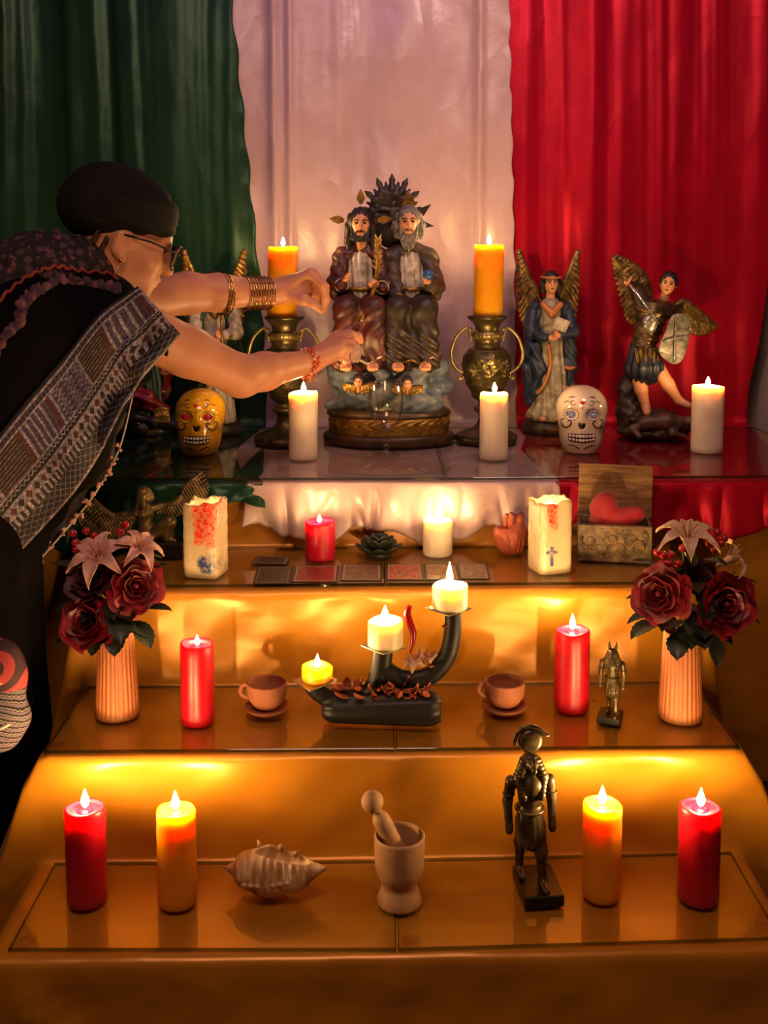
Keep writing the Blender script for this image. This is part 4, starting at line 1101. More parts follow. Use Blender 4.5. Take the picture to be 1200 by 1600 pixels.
def head(parent, c, s, rot=(0, 0, 0), hair='brown_hair', style='long', beard=None, band=None, skin='skin_paint'):
    """a head of height s facing -y; eyes, hair and beard are sub-parts of it"""
    f = Soft(0.05 * s)
    f.ell((0, 0, 0.02 * s), (0.33 * s, 0.40 * s, 0.46 * s)).ell((0, -0.10 * s, -0.22 * s), (0.24 * s, 0.26 * s, 0.26 * s)).ell((0, -0.22 * s, -0.38 * s), (0.10 * s, 0.10 * s, 0.08 * s))
    f.cone((0, -0.37 * s, 0.08 * s), (0, -0.46 * s, -0.10 * s), 0.035 * s, 0.06 * s, k=0.04 * s)
    f.ell((0.13 * s, -0.38 * s, 0.06 * s), (0.07 * s, 0.05 * s, 0.05 * s), op='s', k=0.05 * s).ell((-0.13 * s, -0.38 * s, 0.06 * s), (0.07 * s, 0.05 * s, 0.05 * s), op='s', k=0.05 * s)
    f.cone((0, 0.02 * s, -0.3 * s), (0, 0.06 * s, -0.72 * s), 0.19 * s, 0.22 * s, k=0.05 * s)
    for q in (-1, 1): f.ell((q * 0.33 * s, 0.03 * s, -0.02 * s), (0.05 * s, 0.08 * s, 0.12 * s))
    h = f.build('head', skin, parent, s * 0.028)
    h.location = c; h.rotation_euler = rot
    for q in (-1, 1):
        MB().ell((q * 0.13 * s, -0.345 * s, 0.06 * s), (0.058 * s, 0.03 * s, 0.036 * s), nu=10, nv=6).build('eye', 'eye_paint', h)
        MB().tube([(q * 0.05 * s, -0.395 * s, 0.13 * s), (q * 0.13 * s, -0.385 * s, 0.165 * s), (q * 0.22 * s, -0.33 * s, 0.13 * s)], 0.018 * s, 6).build('eyebrow', hair if hair != 'grey_hair' else 'brown_hair', h)
    MB().ell((0, -0.375 * s, -0.23 * s), (0.085 * s, 0.035 * s, 0.03 * s), nu=10, nv=6).build('mouth', 'lip_paint', h)
    g = Soft(0.06 * s)
    g.ell((0, 0.07 * s, 0.12 * s), (0.40 * s, 0.43 * s, 0.46 * s))
    if style == 'long':
        for q in (-1, 1): g.chain([(q * 0.30 * s, 0.02 * s, 0.25 * s), (q * 0.38 * s, 0.02 * s, -0.1 * s), (q * 0.40 * s, 0.0, -0.5 * s), (q * 0.38 * s, -0.06 * s, -0.85 * s)], [0.12 * s, 0.14 * s, 0.14 * s, 0.08 * s])
        g.cone((0, 0.25 * s, 0), (0, 0.22 * s, -0.7 * s), 0.28 * s, 0.26 * s)
    elif style == 'wavy':
        for q in (-1, 1): g.chain([(q * 0.30 * s, 0.02 * s, 0.22 * s), (q * 0.40 * s, 0.04 * s, -0.1 * s), (q * 0.38 * s, 0.06 * s, -0.42 * s)], [0.13 * s, 0.15 * s, 0.10 * s])
        g.cone((0, 0.25 * s, 0), (0, 0.22 * s, -0.45 * s), 0.30 * s, 0.24 * s)
    g.ell((0, -0.34 * s, -0.08 * s), (0.27 * s, 0.36 * s, 0.42 * s), op='s', k=0.05 * s)
    g.disp = lambda P: 0.018 * s * np.sin(P[..., 0] / s * 42 + 3 * np.sin(P[..., 2] / s * 6)) * np.cos(P[..., 1] / s * 9)
    g.build('hair', hair, h, s * 0.035)
    if beard:
        b = Soft(0.05 * s); L = 0.95 if beard == 'grey_hair' else 0.55
        for q in (-0.2, -0.1, 0, 0.1, 0.2):
            b.chain([(q * 1.15 * s, (-0.24 + 0.5 * abs(q)) * s, -0.18 * s - 0.1 * s * (1 - abs(q) * 4)), (q * 1.2 * s, (-0.30 + 0.3 * abs(q)) * s, -0.45 * s), (q * 0.8 * s, -0.28 * s, -(L - abs(q)) * s)], [0.06 * s, 0.085 * s, 0.03 * s])
        for q in (-1, 1): b.cone((q * 0.25 * s, -0.16 * s, -0.02 * s), (q * 0.22 * s, -0.22 * s, -0.30 * s), 0.05 * s, 0.08 * s).cone((0, -0.42 * s, -0.165 * s), (q * 0.13 * s, -0.36 * s, -0.24 * s), 0.03 * s, 0.03 * s)
        b.disp = lambda P: 0.016 * s * np.sin(P[..., 0] / s * 45 + 2 * np.sin(P[..., 2] / s * 9))
        b.build('beard', beard, h, s * 0.03)
    if band:
        MB().tube([(0.43 * s * math.cos(2 * PI * k / 28), 0.05 * s + 0.47 * s * math.sin(2 * PI * k / 28), 0.27 * s) for k in range(28)], 0.05 * s, 8, closed=True).build('headband', band, h)
    return h
def hand(parent, c, s, d=(0, -1, 0), m='skin_paint'):
    d = Vector(d).normalized(); u = d.orthogonal().normalized(); w = d.cross(u)
    f = Soft(0.05 * s); C0 = Vector(c)
    f.ell(C0, (0.34 * s, 0.34 * s, 0.34 * s))
    for k in range(4):
        b = C0 + u * (0.22 * s * (k - 1.5)) + d * 0.2 * s
        f.chain([b, b + d * 0.38 * s + w * 0.1 * s, b + d * 0.55 * s - w * 0.12 * s], [0.12 * s, 0.11 * s, 0.08 * s])
    f.chain([C0 + u * 0.3 * s, C0 + u * 0.5 * s + d * 0.25 * s], [0.12 * s, 0.09 * s])
    return f.build('hand', m, parent, s * 0.07)
def wing(parent, m, lead, tips, r0=0.007, r1=0.004, h=0.0022, lr=0.008, k=0.0018):
    """lead: leading-edge points; tips: where each feather ends; one continuous relief"""
    s = Soft(k); L = smooth_path(lead, 6)
    s.chain(L, [lr * (1 - 0.45 * i / (len(L) - 1)) for i in range(len(L))], k=0.004)
    tips = smooth_path(tips, 2); n = len(tips)
    for i, t in enumerate(tips):
        a = L[int((len(L) - 1) * i / max(1, n - 1))]
        mid = tuple((a[k] * 0.45 + t[k] * 0.55) for k in range(3))
        s.chain([a, mid, t], [r0 * 0.8, r0, r1])
        b = tuple((a[k] * 0.5 + t[k] * 0.5 - (0.004 if k == 1 else 0)) for k in range(3))
        s.chain([a, b], [r0 * 0.9, r0 * 0.7])
    s.disp = lambda P: 0.0006 * np.sin(P[..., 0] * 900 + P[..., 2] * 500)
    return s.build('wing', m, parent, h)

# ---- the seated pair on clouds
tr = thing('seated_pair_statue', 'large painted statue of two robed bearded figures seated on blue clouds', 'statue', (0.013, 2.737, 0.718))
def orn(th, z, r):
    return r + (0.0065 * abs(math.sin(th * 16 + 2.2 * math.sin(z * 150))) * abs(math.sin(z * 75 + 0.6)) if 0.030 < z < 0.066 and math.sin(th) < -0.2 else 0)
SQ = (1, 0.66)
MB().lathe([(0, 0), (0.168, 0.0), (0.172, 0.004), (0.172, 0.018), (0.166, 0.024), (0.160, 0.026), (0, 0.027)], 72, sq=SQ).build('plinth_foot', 'plinth_brown', tr, sharp=40)
MB().lathe([(0, 0.026)] + [(0.157, 0.026 + 0.044 * k / 22) for k in range(23)] + [(0, 0.071)], 220, orn, sq=SQ).build('ornament_band', 'gold_paint', tr)
MB().lathe([(0, 0.070), (0.160, 0.070), (0.163, 0.074), (0.160, 0.082), (0.150, 0.088), (0, 0.089)], 72, sq=SQ).build('plinth_cap', 'plinth_brown', tr)
s = Soft(0.022); rr = random.Random(3)
s.ell((0, 0, 0.12), (0.140, 0.088, 0.062)).ell((0, 0.01, 0.175), (0.125, 0.075, 0.045))
for k in range(34):
    th = rr.uniform(-PI, 0.1); z = rr.uniform(0.10, 0.20); w = 0.140 - 0.16 * max(0, z - 0.12)
    s.ell((w * math.cos(th), 0.62 * w * math.sin(th), z), (rr.uniform(0.018, 0.034), 0.020, rr.uniform(0.014, 0.024)), rot=(0, rr.uniform(-0.5, 0.5), 0))
s.disp = lambda P: 0.002 * np.sin(P[..., 0] * 130 + 2 * np.sin(P[..., 2] * 90)) * np.sin(P[..., 2] * 150)
s.build('cloud_mass', 'cloud_blue', tr, 0.0034)
for (cx, cz) in ((-0.078, 0.168), (0.046, 0.163)):
    hh = head(tr, (cx, -0.105, cz), 0.034, (0.2, 0, 0), 'brown_hair', 'short')
    for q in (-1, 1):
        wing(tr, 'gold_paint', [(cx + q * 0.008, -0.104, cz - 0.014), (cx + q * 0.024, -0.103, cz - 0.010), (cx + q * 0.036, -0.098, cz - 0.008)], [(cx + q * (0.010 + 0.008 * i), -0.106, cz - 0.030 + 0.003 * i) for i in range(4)], 0.004, 0.0028, 0.0014, 0.004)
def seated(x0, mantle, lower, tunic, sash, hx, hair, beard, trim, armR, armL, sz):
    s = Soft(0.014)
    for q in (-1, 1):
        s.chain([(x0 + q * 0.018, 0.02, 0.365), (x0 + q * 0.036, -0.072, 0.350), (x0 + q * 0.040, -0.082, 0.280), (x0 + q * 0.046, -0.078, 0.218)], [0.034, 0.030, 0.026, 0.030])
    s.cone((x0, -0.05, 0.33), (x0, -0.055, 0.225), 0.034, 0.040).cone((x0, 0.02, 0.35), (x0, 0.01, 0.22), 0.045, 0.06)
    s.disp = lambda P: 0.0030 * np.sin(P[..., 0] * 150 + 14 * np.sin(P[..., 2] * 17 + x0 * 40)) * np.clip((0.36 - P[..., 2]) * 18, 0.1, 1)
    s.build('skirt_drapery', lower, tr, 0.0030)
    t = Soft(0.012)
    t.cone((x0, 0.012, 0.465), (x0, -0.002, 0.375), 0.034, 0.040)
    t.disp = lambda P: 0.0020 * np.sin(P[..., 0] * 420 + 10 * P[..., 2])
    t.build('tunic', tunic, tr, 0.0026)
    MB().tube([(x0 + 0.043 * math.cos(a), 0.0 + 0.043 * math.sin(a), 0.398) for a in [2 * PI * k / 24 for k in range(24)]], 0.0055, 8, closed=True).build('sash', sash, tr)
    m = Soft(0.014)
    m.cone((x0, 0.038, 0.48), (x0, 0.045, 0.36), 0.040, 0.052)
    for q in (-1, 1): m.chain([(x0 + q * 0.012, 0.012, 0.500), (x0 + q * 0.045, 0.014, 0.480)], [0.020, 0.024])
    for q, arm in ((-1, armR), (1, armL)):
        m.chain([(x0 + q * 0.046, 0.012, 0.476), arm[0], arm[1]], [0.025, 0.024, 0.017])
        m.chain([arm[0], (arm[0][0] + q * 0.004, arm[0][1], arm[0][2] - 0.030)], [0.020, 0.010])
    m.disp = lambda P: 0.0018 * np.sin(P[..., 2] * 190 + P[..., 0] * 120)
    m.build('mantle', mantle, tr, 0.0030)
    for arm in (armR, armL):
        hand(tr, arm[2], 0.026, (Vector(arm[2]) - Vector(arm[1]) + Vector((0, -0.01, 0))))
        MB().tube([(arm[1][0] + 0.0165 * math.cos(a), arm[1][1] - 0.004, arm[1][2] + 0.0165 * math.sin(a)) for a in [2 * PI * k / 20 for k in range(20)]], 0.0022, 6, closed=True).build('cuff', trim, tr)
    hem = smooth_path([(x0 - 0.072, -0.085, 0.232), (x0 - 0.050, -0.106, 0.226), (x0 - 0.025, -0.098, 0.214), (x0, -0.108, 0.222), (x0 + 0.022, -0.100, 0.212), (x0 + 0.045, -0.106, 0.226), (x0 + 0.072, -0.090, 0.238)], 5)
    MB().tube(hem, 0.0030, 6).build('hem_trim', trim, tr)
    for q in (-1, 1):
        f = Soft(0.004).ell((x0 + q * 0.034, -0.108, 0.206), (0.015, 0.026, 0.011), rot=(0.25, 0, q * -0.2))
        for k in range(4): f.ell((x0 + q * 0.034 + (k - 1.5) * 0.0065, -0.131, 0.202), (0.0036, 0.006, 0.0042))
        f.build('foot', 'skin_paint', tr, 0.0018)
    return head(tr, (hx[0], hx[1], hx[2]), sz, (0.05, 0, 0.0), hair, 'long' if hair == 'brown_hair' else 'wavy', beard)
seated(-0.074, 'maroon_paint', 'maroon_paint', 'cream_paint', 'gold_paint', (-0.073, -0.002, 0.562), 'brown_hair', 'black_hair', 'cream_paint',
       ((-0.136, -0.012, 0.405), (-0.120, -0.048, 0.408), (-0.110, -0.058, 0.424)), ((-0.010, -0.014, 0.402), (-0.018, -0.052, 0.402), (-0.034, -0.062, 0.410)), 0.080)
seated(0.056, 'brown_robe', 'dark_robe', 'cream_paint', 'gold_paint', (0.050, -0.002, 0.566), 'grey_hair', 'grey_hair', 'gold_paint',
       ((0.016, -0.018, 0.395), (0.022, -0.056, 0.370), (0.024, -0.074, 0.358)), ((0.118, -0.012, 0.405), (0.104, -0.052, 0.404), (0.098, -0.062, 0.418)), 0.080)
MB().ell((0.098, -0.070, 0.434), 0.014, nu=16, nv=10).build('orb', mat('orb_blue', '#2f5f9a', 0.3, var=0.3), tr)
pth = [(-0.026, -0.062, 0.500), (-0.030, -0.066, 0.440), (-0.044, -0.074, 0.380), (-0.070, -0.090, 0.318)]
MB().tube(smooth_path(pth, 6), 0.0055, 8).build('palm_stem', 'gold_paint', tr)
pf_ = Soft(0.002)
for k in range(7):
    z = 0.440 + 0.013 * k
    for q in (-1, 1): pf_.cone((-0.028, -0.064, z), (-0.028 + q * (0.013 - 0.001 * k), -0.062, z + 0.018), 0.0045, 0.002)
pf_.build('palm_leaf', 'gold_paint', tr, 0.0018)
MB().tube([(-0.118, -0.062, 0.402), (-0.114, -0.058, 0.490)], 0.005, 8).build('staff', 'maroon_paint', tr)
for (dx, dz, a) in ((0, 0.066, 0), (-0.054, 0.014, 1.45), (0.054, 0.014, -1.45)):
    m_ = MB(); m_.M = Matrix.Translation((-0.073 + dx * 0.8, 0.018, 0.562 + dz * 0.8)) @ Matrix.Rotation(-a, 4, 'Y')
    m_.prism([(-0.004, 0), (-0.011, 0.014), (-0.008, 0.026), (0, 0.040), (0.008, 0.026), (0.011, 0.014), (0.004, 0)], 0.006); m_.build('halo_ray', 'gold_paint', tr, smooth=False)
s = Soft(0.003); cx, cz = 0.008, 0.590
for k in range(17):
    a = -0.35 + (PI + 0.7) * k / 16; L = (0.104 if k % 2 == 0 else 0.086) * (1.0 if abs(k - 8) > 5 else 1.0)
    p = (cx + L * 0.82 * math.cos(a), 0.050, cz + L * math.sin(a))
    s.chain([(cx, 0.055, cz), (cx + 0.6 * (p[0] - cx), 0.046, cz + 0.6 * (p[2] - cz)), p], [0.012, 0.011, 0.003])
    if k % 2 == 0: s.ell((cx + 0.86 * (p[0] - cx), 0.048, cz + 0.86 * (p[2] - cz)), (0.009, 0.005, 0.009))
s.ell((cx, 0.056, cz - 0.02), (0.055, 0.012, 0.07))
s.build('sunburst', 'burst_brown', tr, 0.0026)
s = Soft(0.004).ell((cx + 0.004, 0.036, 0.590), (0.011, 0.009, 0.026))
for q in (-1, 1): s.chain([(cx + 0.004, 0.038, 0.600), (cx + q * 0.026, 0.034, 0.606), (cx + q * 0.046, 0.036, 0.596)], [0.007, 0.006, 0.003])
s.ell((cx + 0.004, 0.030, 0.618), 0.008).build('dove', mat('dove_grey', '#5a5148', 0.5, dark='#2f2822', vscale=60), tr, 0.0022)
m_ = MB(); m_.M = Matrix.Translation((0.052, 0.024, 0.612)); m_.prism([(-0.020, 0), (0.020, 0), (0, 0.040)], 0.006); m_.build('triangle_halo', 'gold_paint', tr, smooth=False)
for (dx, dz, a) in ((-0.044, 0.560, 1.9), (0.146 - 0.056, 0.600, -0.9), (0.092, 0.562, -1.7)):
    m_ = MB(); m_.M = Matrix.Translation((dx, 0.026, dz)) @ Matrix.Rotation(-a, 4, 'Y'); m_.prism([(-0.012, -0.01), (0.012, -0.01), (0, 0.026)], 0.008); m_.build('halo_point', 'burst_brown', tr, smooth=False)

# ---- standing robed angels
def angel(label, loc, gown, mantle, trim, wingm, hair, rot=0.0, book=True, band='orange_trim', base='rock_paint', wings=True, bow=0.0):
    t = thing('angel_statue', label, 'statue', loc, rot, 'painted angel statues')
    MB().lathe([(0, 0), (0.072, 0), (0.074, 0.004), (0.072, 0.016), (0.066, 0.022), (0.066, 0.030), (0.060, 0.034), (0, 0.035)], 48, sq=(1, 0.8)).build('base', base, t, sharp=40)
    MB().box((0.0, -0.059, 0.012), (0.056, 0.006, 0.010), 0.002).build('name_plaque', 'bronze_gold', t, smooth=False)
    g = Soft(0.014)
    g.cone((0, 0.0, 0.34), (0, -0.004, 0.25), 0.030, 0.030).chain([(0, -0.004, 0.25), (0.004, -0.008, 0.15), (0.0, -0.012, 0.045)], [0.032, 0.038, 0.052])
    g.ell((-0.016, -0.03, 0.05), (0.05, 0.035, 0.022))
    g.disp = lambda P: 0.0026 * np.sin(np.arctan2(P[..., 1] - 0.03, P[..., 0]) * 22 + 9 * P[..., 2]) * np.clip((0.30 - P[..., 2]) * 12, 0.2, 1)
    g.build('gown', gown, t, 0.0028, cut=0.034)
    m = Soft(0.012)
    m.chain([(-0.036, 0.004, 0.335), (-0.050, 0.0, 0.27), (-0.052, 0.0, 0.18), (-0.050, -0.002, 0.085)], [0.022, 0.020, 0.022, 0.018])
    m.chain([(0.036, 0.004, 0.335), (0.052, 0.0, 0.27), (0.054, 0.0, 0.18), (0.050, 0.0, 0.105)], [0.024, 0.022, 0.020, 0.016])
    m.chain([(-0.046, -0.022, 0.235), (-0.030, -0.030, 0.17), (-0.042, -0.026, 0.11)], [0.018, 0.018, 0.014])
    m.cone((0, 0.024, 0.34), (0, 0.026, 0.10), 0.030, 0.045)
    m.disp = lambda P: 0.0028 * np.sin(P[..., 0] * 210 + 6 * np.sin(P[..., 2] * 30))
    m.build('mantle', mantle, t, 0.0030)
    c = Soft(0.008).chain([(-0.022, -0.022, 0.350), (0.0, -0.030, 0.325), (0.024, -0.020, 0.350)], [0.009, 0.010, 0.009]); c.build('collar', trim, t, 0.0024)
    MB().tube(smooth_path([(-0.040, -0.045, 0.110), (-0.022, -0.054, 0.135), (-0.006, -0.052, 0.19), (-0.012, -0.046, 0.245)], 6), 0.005, 7).build('trim', trim, t)
    MB().tube(smooth_path([(0.036, -0.018, 0.180), (0.052, -0.024, 0.176), (0.070, -0.010, 0.180)], 5), 0.005, 7).build('trim', trim, t)
    MB().tube(smooth_path([(0.034, -0.018, 0.128), (0.050, -0.022, 0.122), (0.066, -0.010, 0.126)], 5), 0.005, 7).build('trim', trim, t)
    a = Soft(0.006).chain([(-0.048, -0.002, 0.325), (-0.056, -0.018, 0.272), (-0.020, -0.048, 0.262)], [0.019, 0.018, 0.012]).chain([(0.048, -0.002, 0.325), (0.058, -0.018, 0.275), (0.022, -0.050, 0.272)], [0.019, 0.019, 0.012])
    a.build('sleeve', mantle if book else gown, t, 0.0026)
    hand(t, (-0.006, -0.054, 0.262), 0.024, (1, -0.3, 0.1)); hand(t, (0.014, -0.056, 0.268), 0.024, (-0.4, -0.3, 0.9))
    if book: MB().box((0.020, -0.062, 0.298), (0.040, 0.008, 0.034), 0.002, rot=(0.2, 0.35, 0.1)).build('tablet', 'cream_paint', t, smooth=False)
    else: MB().tube([(0.02, -0.060, 0.20), (0.018, -0.060, 0.34)], 0.004, 8).build('staff', 'gold_paint', t)
    for q in (-1, 1): Soft(0.003).ell((q * 0.020 - 0.006, -0.058, 0.042), (0.010, 0.020, 0.008)).build('foot', 'skin_paint', t, 0.002)
    head(t, (0, -0.006, 0.408), 0.060, (0.05 + bow, 0, 0.05), hair, 'wavy', None, band)
    if wings:
        for q in (-1, 1):
            lead = [(q * 0.016, 0.034, 0.345), (q * 0.034, 0.040, 0.385), (q * 0.058, 0.044, 0.435), (q * 0.080, 0.046, 0.492)]
            tips = [(q * 0.044, 0.040, 0.270), (q * 0.058, 0.040, 0.272), (q * 0.070, 0.042, 0.290), (q * 0.078, 0.044, 0.315), (q * 0.083, 0.046, 0.345), (q * 0.086, 0.048, 0.38), (q * 0.087, 0.048, 0.42), (q * 0.086, 0.048, 0.455), (q * 0.083, 0.048, 0.490)]
            wing(t, wingm, lead, tips, 0.0085, 0.004, 0.0024, 0.010)
    return t
angel('robed angel statue in a blue mantle holding a tablet, beside the white skull', (0.455, 2.889, 0.718), 'grey_gown', 'blue_robe', 'orange_trim', 'bronze_gold', 'black_hair')
angel('angel statue in a green mantle half hidden behind the woman\'s arms', (-0.457, 2.847, 0.718), 'cream_paint', 'green_robe', 'gold_paint', 'gold_paint', 'brown_hair', 0.15, book=False, band=None, base='dark_rock')
an = angel('red robed statue on dark clouds behind the woman\'s sleeve', (-0.651, 2.858, 0.718), 'green_robe', 'red_robe', 'gold_paint', 'bronze_gold', 'brown_hair', 0.3, book=False, band=None, base='dark_rock', wings=False)
an.scale = (1.0, 1.0, 0.92)
s = Soft(0.010); rr = random.Random(8)
for k in range(22):
    th = rr.uniform(-PI, 0.2); s.ell((0.078 * math.cos(th), 0.066 * math.sin(th), 0.012 + rr.uniform(0, 0.05)), (rr.uniform(0.014, 0.024), 0.015, rr.uniform(0.011, 0.018)))
s.build('cloud_swirl', 'dark_rock', an, 0.003, cut=0.001)
wing(an, 'gold_paint', [(0.02, -0.07, 0.075), (0.036, -0.074, 0.082), (0.05, -0.074, 0.080)], [(0.020 + 0.012 * k, -0.078, 0.045 - 0.002 * k) for k in range(4)], 0.005, 0.003, 0.002)
rc = Soft(0.012).chain([(-0.04, -0.05, 0.13), (0.0, -0.066, 0.11), (0.052, -0.060, 0.075)], [0.022, 0.022, 0.010]).chain([(-0.05, -0.03, 0.10), (0.02, -0.06, 0.085)], [0.024, 0.016])
rc.disp = lambda P: 0.003 * np.sin(P[..., 2] * 220 + P[..., 0] * 90); rc.build('cloak_end', 'red_robe', an, 0.003)

# ---- angel with raised sword and shield
mi = thing('sword_angel_statue', 'winged warrior angel statue with raised sword and silver shield on a rock', 'statue', (0.72, 2.796, 0.718), 0, 'painted angel statues')
b = Soft(0.012); rr = random.Random(5)
b.ell((0, 0.0, 0.016), (0.098, 0.068, 0.022)).ell((-0.05, 0.03, 0.06), (0.045, 0.035, 0.05)).ell((-0.055, 0.035, 0.12), (0.035, 0.03, 0.05)).ell((0.01, 0.01, 0.045), (0.06, 0.04, 0.03))
for k in range(16): b.ell((rr.uniform(-0.085, 0.085), rr.uniform(-0.05, 0.03), rr.uniform(0.015, 0.06)), (rr.uniform(0.012, 0.026), 0.016, rr.uniform(0.008, 0.018)))
b.disp = lambda P: 0.002 * np.sin(P[..., 0] * 160) * np.sin(P[..., 2] * 190 + P[..., 1] * 90)
b.build('rock', 'rock_paint', mi, 0.0032, cut=0.0)
d = Soft(0.010).chain([(-0.04, -0.055, 0.045), (0.02, -0.058, 0.050), (0.066, -0.052, 0.046)], [0.018, 0.022, 0.015]).ell((0.084, -0.055, 0.050), (0.014, 0.015, 0.016)).chain([(0.05, -0.06, 0.045), (0.03, -0.078, 0.022), (0.062, -0.080, 0.014)], [0.010, 0.008, 0.006]).chain([(-0.04, -0.055, 0.045), (-0.07, -0.06, 0.03), (-0.055, -0.078, 0.014)], [0.014, 0.010, 0.007])
d.build('fallen_figure', mat('fallen_brown', '#6a4a30', 0.5, dark='#3a281a', vscale=40), mi, 0.0026)
lg = Soft(0.008).chain([(-0.050, 0.0, 0.195), (-0.038, -0.016, 0.128), (-0.024, -0.018, 0.078), (-0.028, -0.042, 0.070)], [0.021, 0.0165, 0.0105, 0.009]); lg.build('leg', 'skin_paint', mi, 0.0022)
lg = Soft(0.008).chain([(-0.004, -0.004, 0.200), (0.030, -0.024, 0.143), (0.060, -0.024, 0.100), (0.080, -0.044, 0.090)], [0.022, 0.0175, 0.011, 0.009]); lg.build('leg', 'skin_paint', mi, 0.0022)
k_ = Soft(0.010).cone((-0.032, 0.0, 0.235), (-0.028, -0.004, 0.190), 0.034, 0.050)
k_.disp = lambda P: 0.003 * np.sin(np.arctan2(P[..., 1], P[..., 0] + 0.03) * 14); k_.build('kilt', 'blue_skirt', mi, 0.0026)
tq = Soft(0.012).cone((-0.008, 0.0, 0.330), (-0.030, 0.0, 0.250), 0.040, 0.034).cone((-0.034, 0.0, 0.345), (0.034, 0.0, 0.338), 0.024, 0.024)
tq.disp = lambda P: 0.0016 * np.sin(P[..., 2] * 260 + P[..., 0] * 60); tq.build('cuirass', mat('cuirass_bronze', '#6a5230', 0.35, metal=0.5, dark='#33261a', vscale=40), mi, 0.0026)
Soft(0.006).ell((-0.024, -0.036, 0.305), (0.020, 0.012, 0.026)).ell((-0.034, -0.042, 0.312), (0.007, 0.006, 0.007)).ell((-0.014, -0.044, 0.312), (0.007, 0.006, 0.007)).build('breastplate', 'silver_paint', mi, 0.0022)
for k in range(6): 
    x = -0.056 + 0.011 * k; MB().box((x, -0.042 + 0.002 * abs(k - 2.5), 0.222), (0.009, 0.006, 0.042), 0.002, rot=(-0.2, (k - 2.5) * 0.06, 0)).build('skirt_strap', 'bronze_gold', mi, smooth=False)
ar = Soft(0.008).chain([(-0.034, 0.0, 0.355), (-0.052, 0.004, 0.395), (-0.074, -0.020, 0.408)], [0.024, 0.017, 0.010]); ar.build('sword_arm', 'dark_robe', mi, 0.0026)
hand(mi, (-0.084, -0.026, 0.412), 0.024, (0.3, -0.6, 0.5))
MB().tube([(-0.094, -0.030, 0.430), (-0.080, -0.034, 0.409)], 0.0035, 8).build('sword_hilt', 'gold_paint', mi)
bl = [(-0.080, -0.034, 0.409), (-0.040, -0.048, 0.356), (-0.004, -0.058, 0.304)]
MB().tube(bl, [0.0042, 0.0036, 0.0008], 6).build('sword_blade', mat('steel', '#d8d4cc', 0.2, metal=0.9), mi)
def shield_pt(x, y, z):
    return (x, -0.052 + y - 0.010 * (1 - ((x - 0.033) / 0.05) ** 2) + 0.15 * (x - 0.03), z)
ol = [(0.030, 0.330), (0.076, 0.322), (0.076, 0.270), (0.060, 0.216), (0.030, 0.202), (-0.006, 0.236), (0.010, 0.285)]
sm = smooth_path(ol, 4, True)
MB().prism(sm, 0.006, shield_pt).build('shield', 'silver_paint', mi, smooth=False)
for p in ([(0.036, 0.326), (0.034, 0.206)], [(0.003, 0.262), (0.074, 0.276)]):
    q = [lerp(p[0][0], p[1][0], i / 8) for i in range(9)]; z_ = [lerp(p[0][1], p[1][1], i / 8) for i in range(9)]
    MB().tube([shield_pt(x, -0.004, z) for x, z in zip(q, z_)], 0.0022, 6).build('shield_rib', 'silver_paint', mi)
head(mi, (0.030, -0.004, 0.408), 0.060, (0.1, 0.22, -0.25), 'black_hair', 'short')
wing(mi, 'bronze_gold', [(-0.010, 0.034, 0.350), (-0.016, 0.036, 0.410), (-0.050, 0.040, 0.455), (-0.098, 0.044, 0.478)], [(-0.052, 0.036, 0.300), (-0.066, 0.036, 0.312), (-0.074, 0.038, 0.335), (-0.082, 0.040, 0.362), (-0.090, 0.042, 0.392), (-0.098, 0.044, 0.422), (-0.103, 0.044, 0.448), (-0.105, 0.044, 0.470)], 0.010, 0.0055, 0.0026, 0.011)
wing(mi, 'bronze_gold', [(0.050, 0.030, 0.340), (0.082, 0.034, 0.358), (0.120, 0.038, 0.335), (0.165, 0.042, 0.298)], [(0.070, 0.034, 0.290), (0.090, 0.036, 0.284), (0.110, 0.038, 0.276), (0.128, 0.040, 0.272), (0.146, 0.042, 0.274), (0.160, 0.042, 0.280), (0.172, 0.042, 0.290)], 0.0095, 0.0055, 0.0026, 0.011)

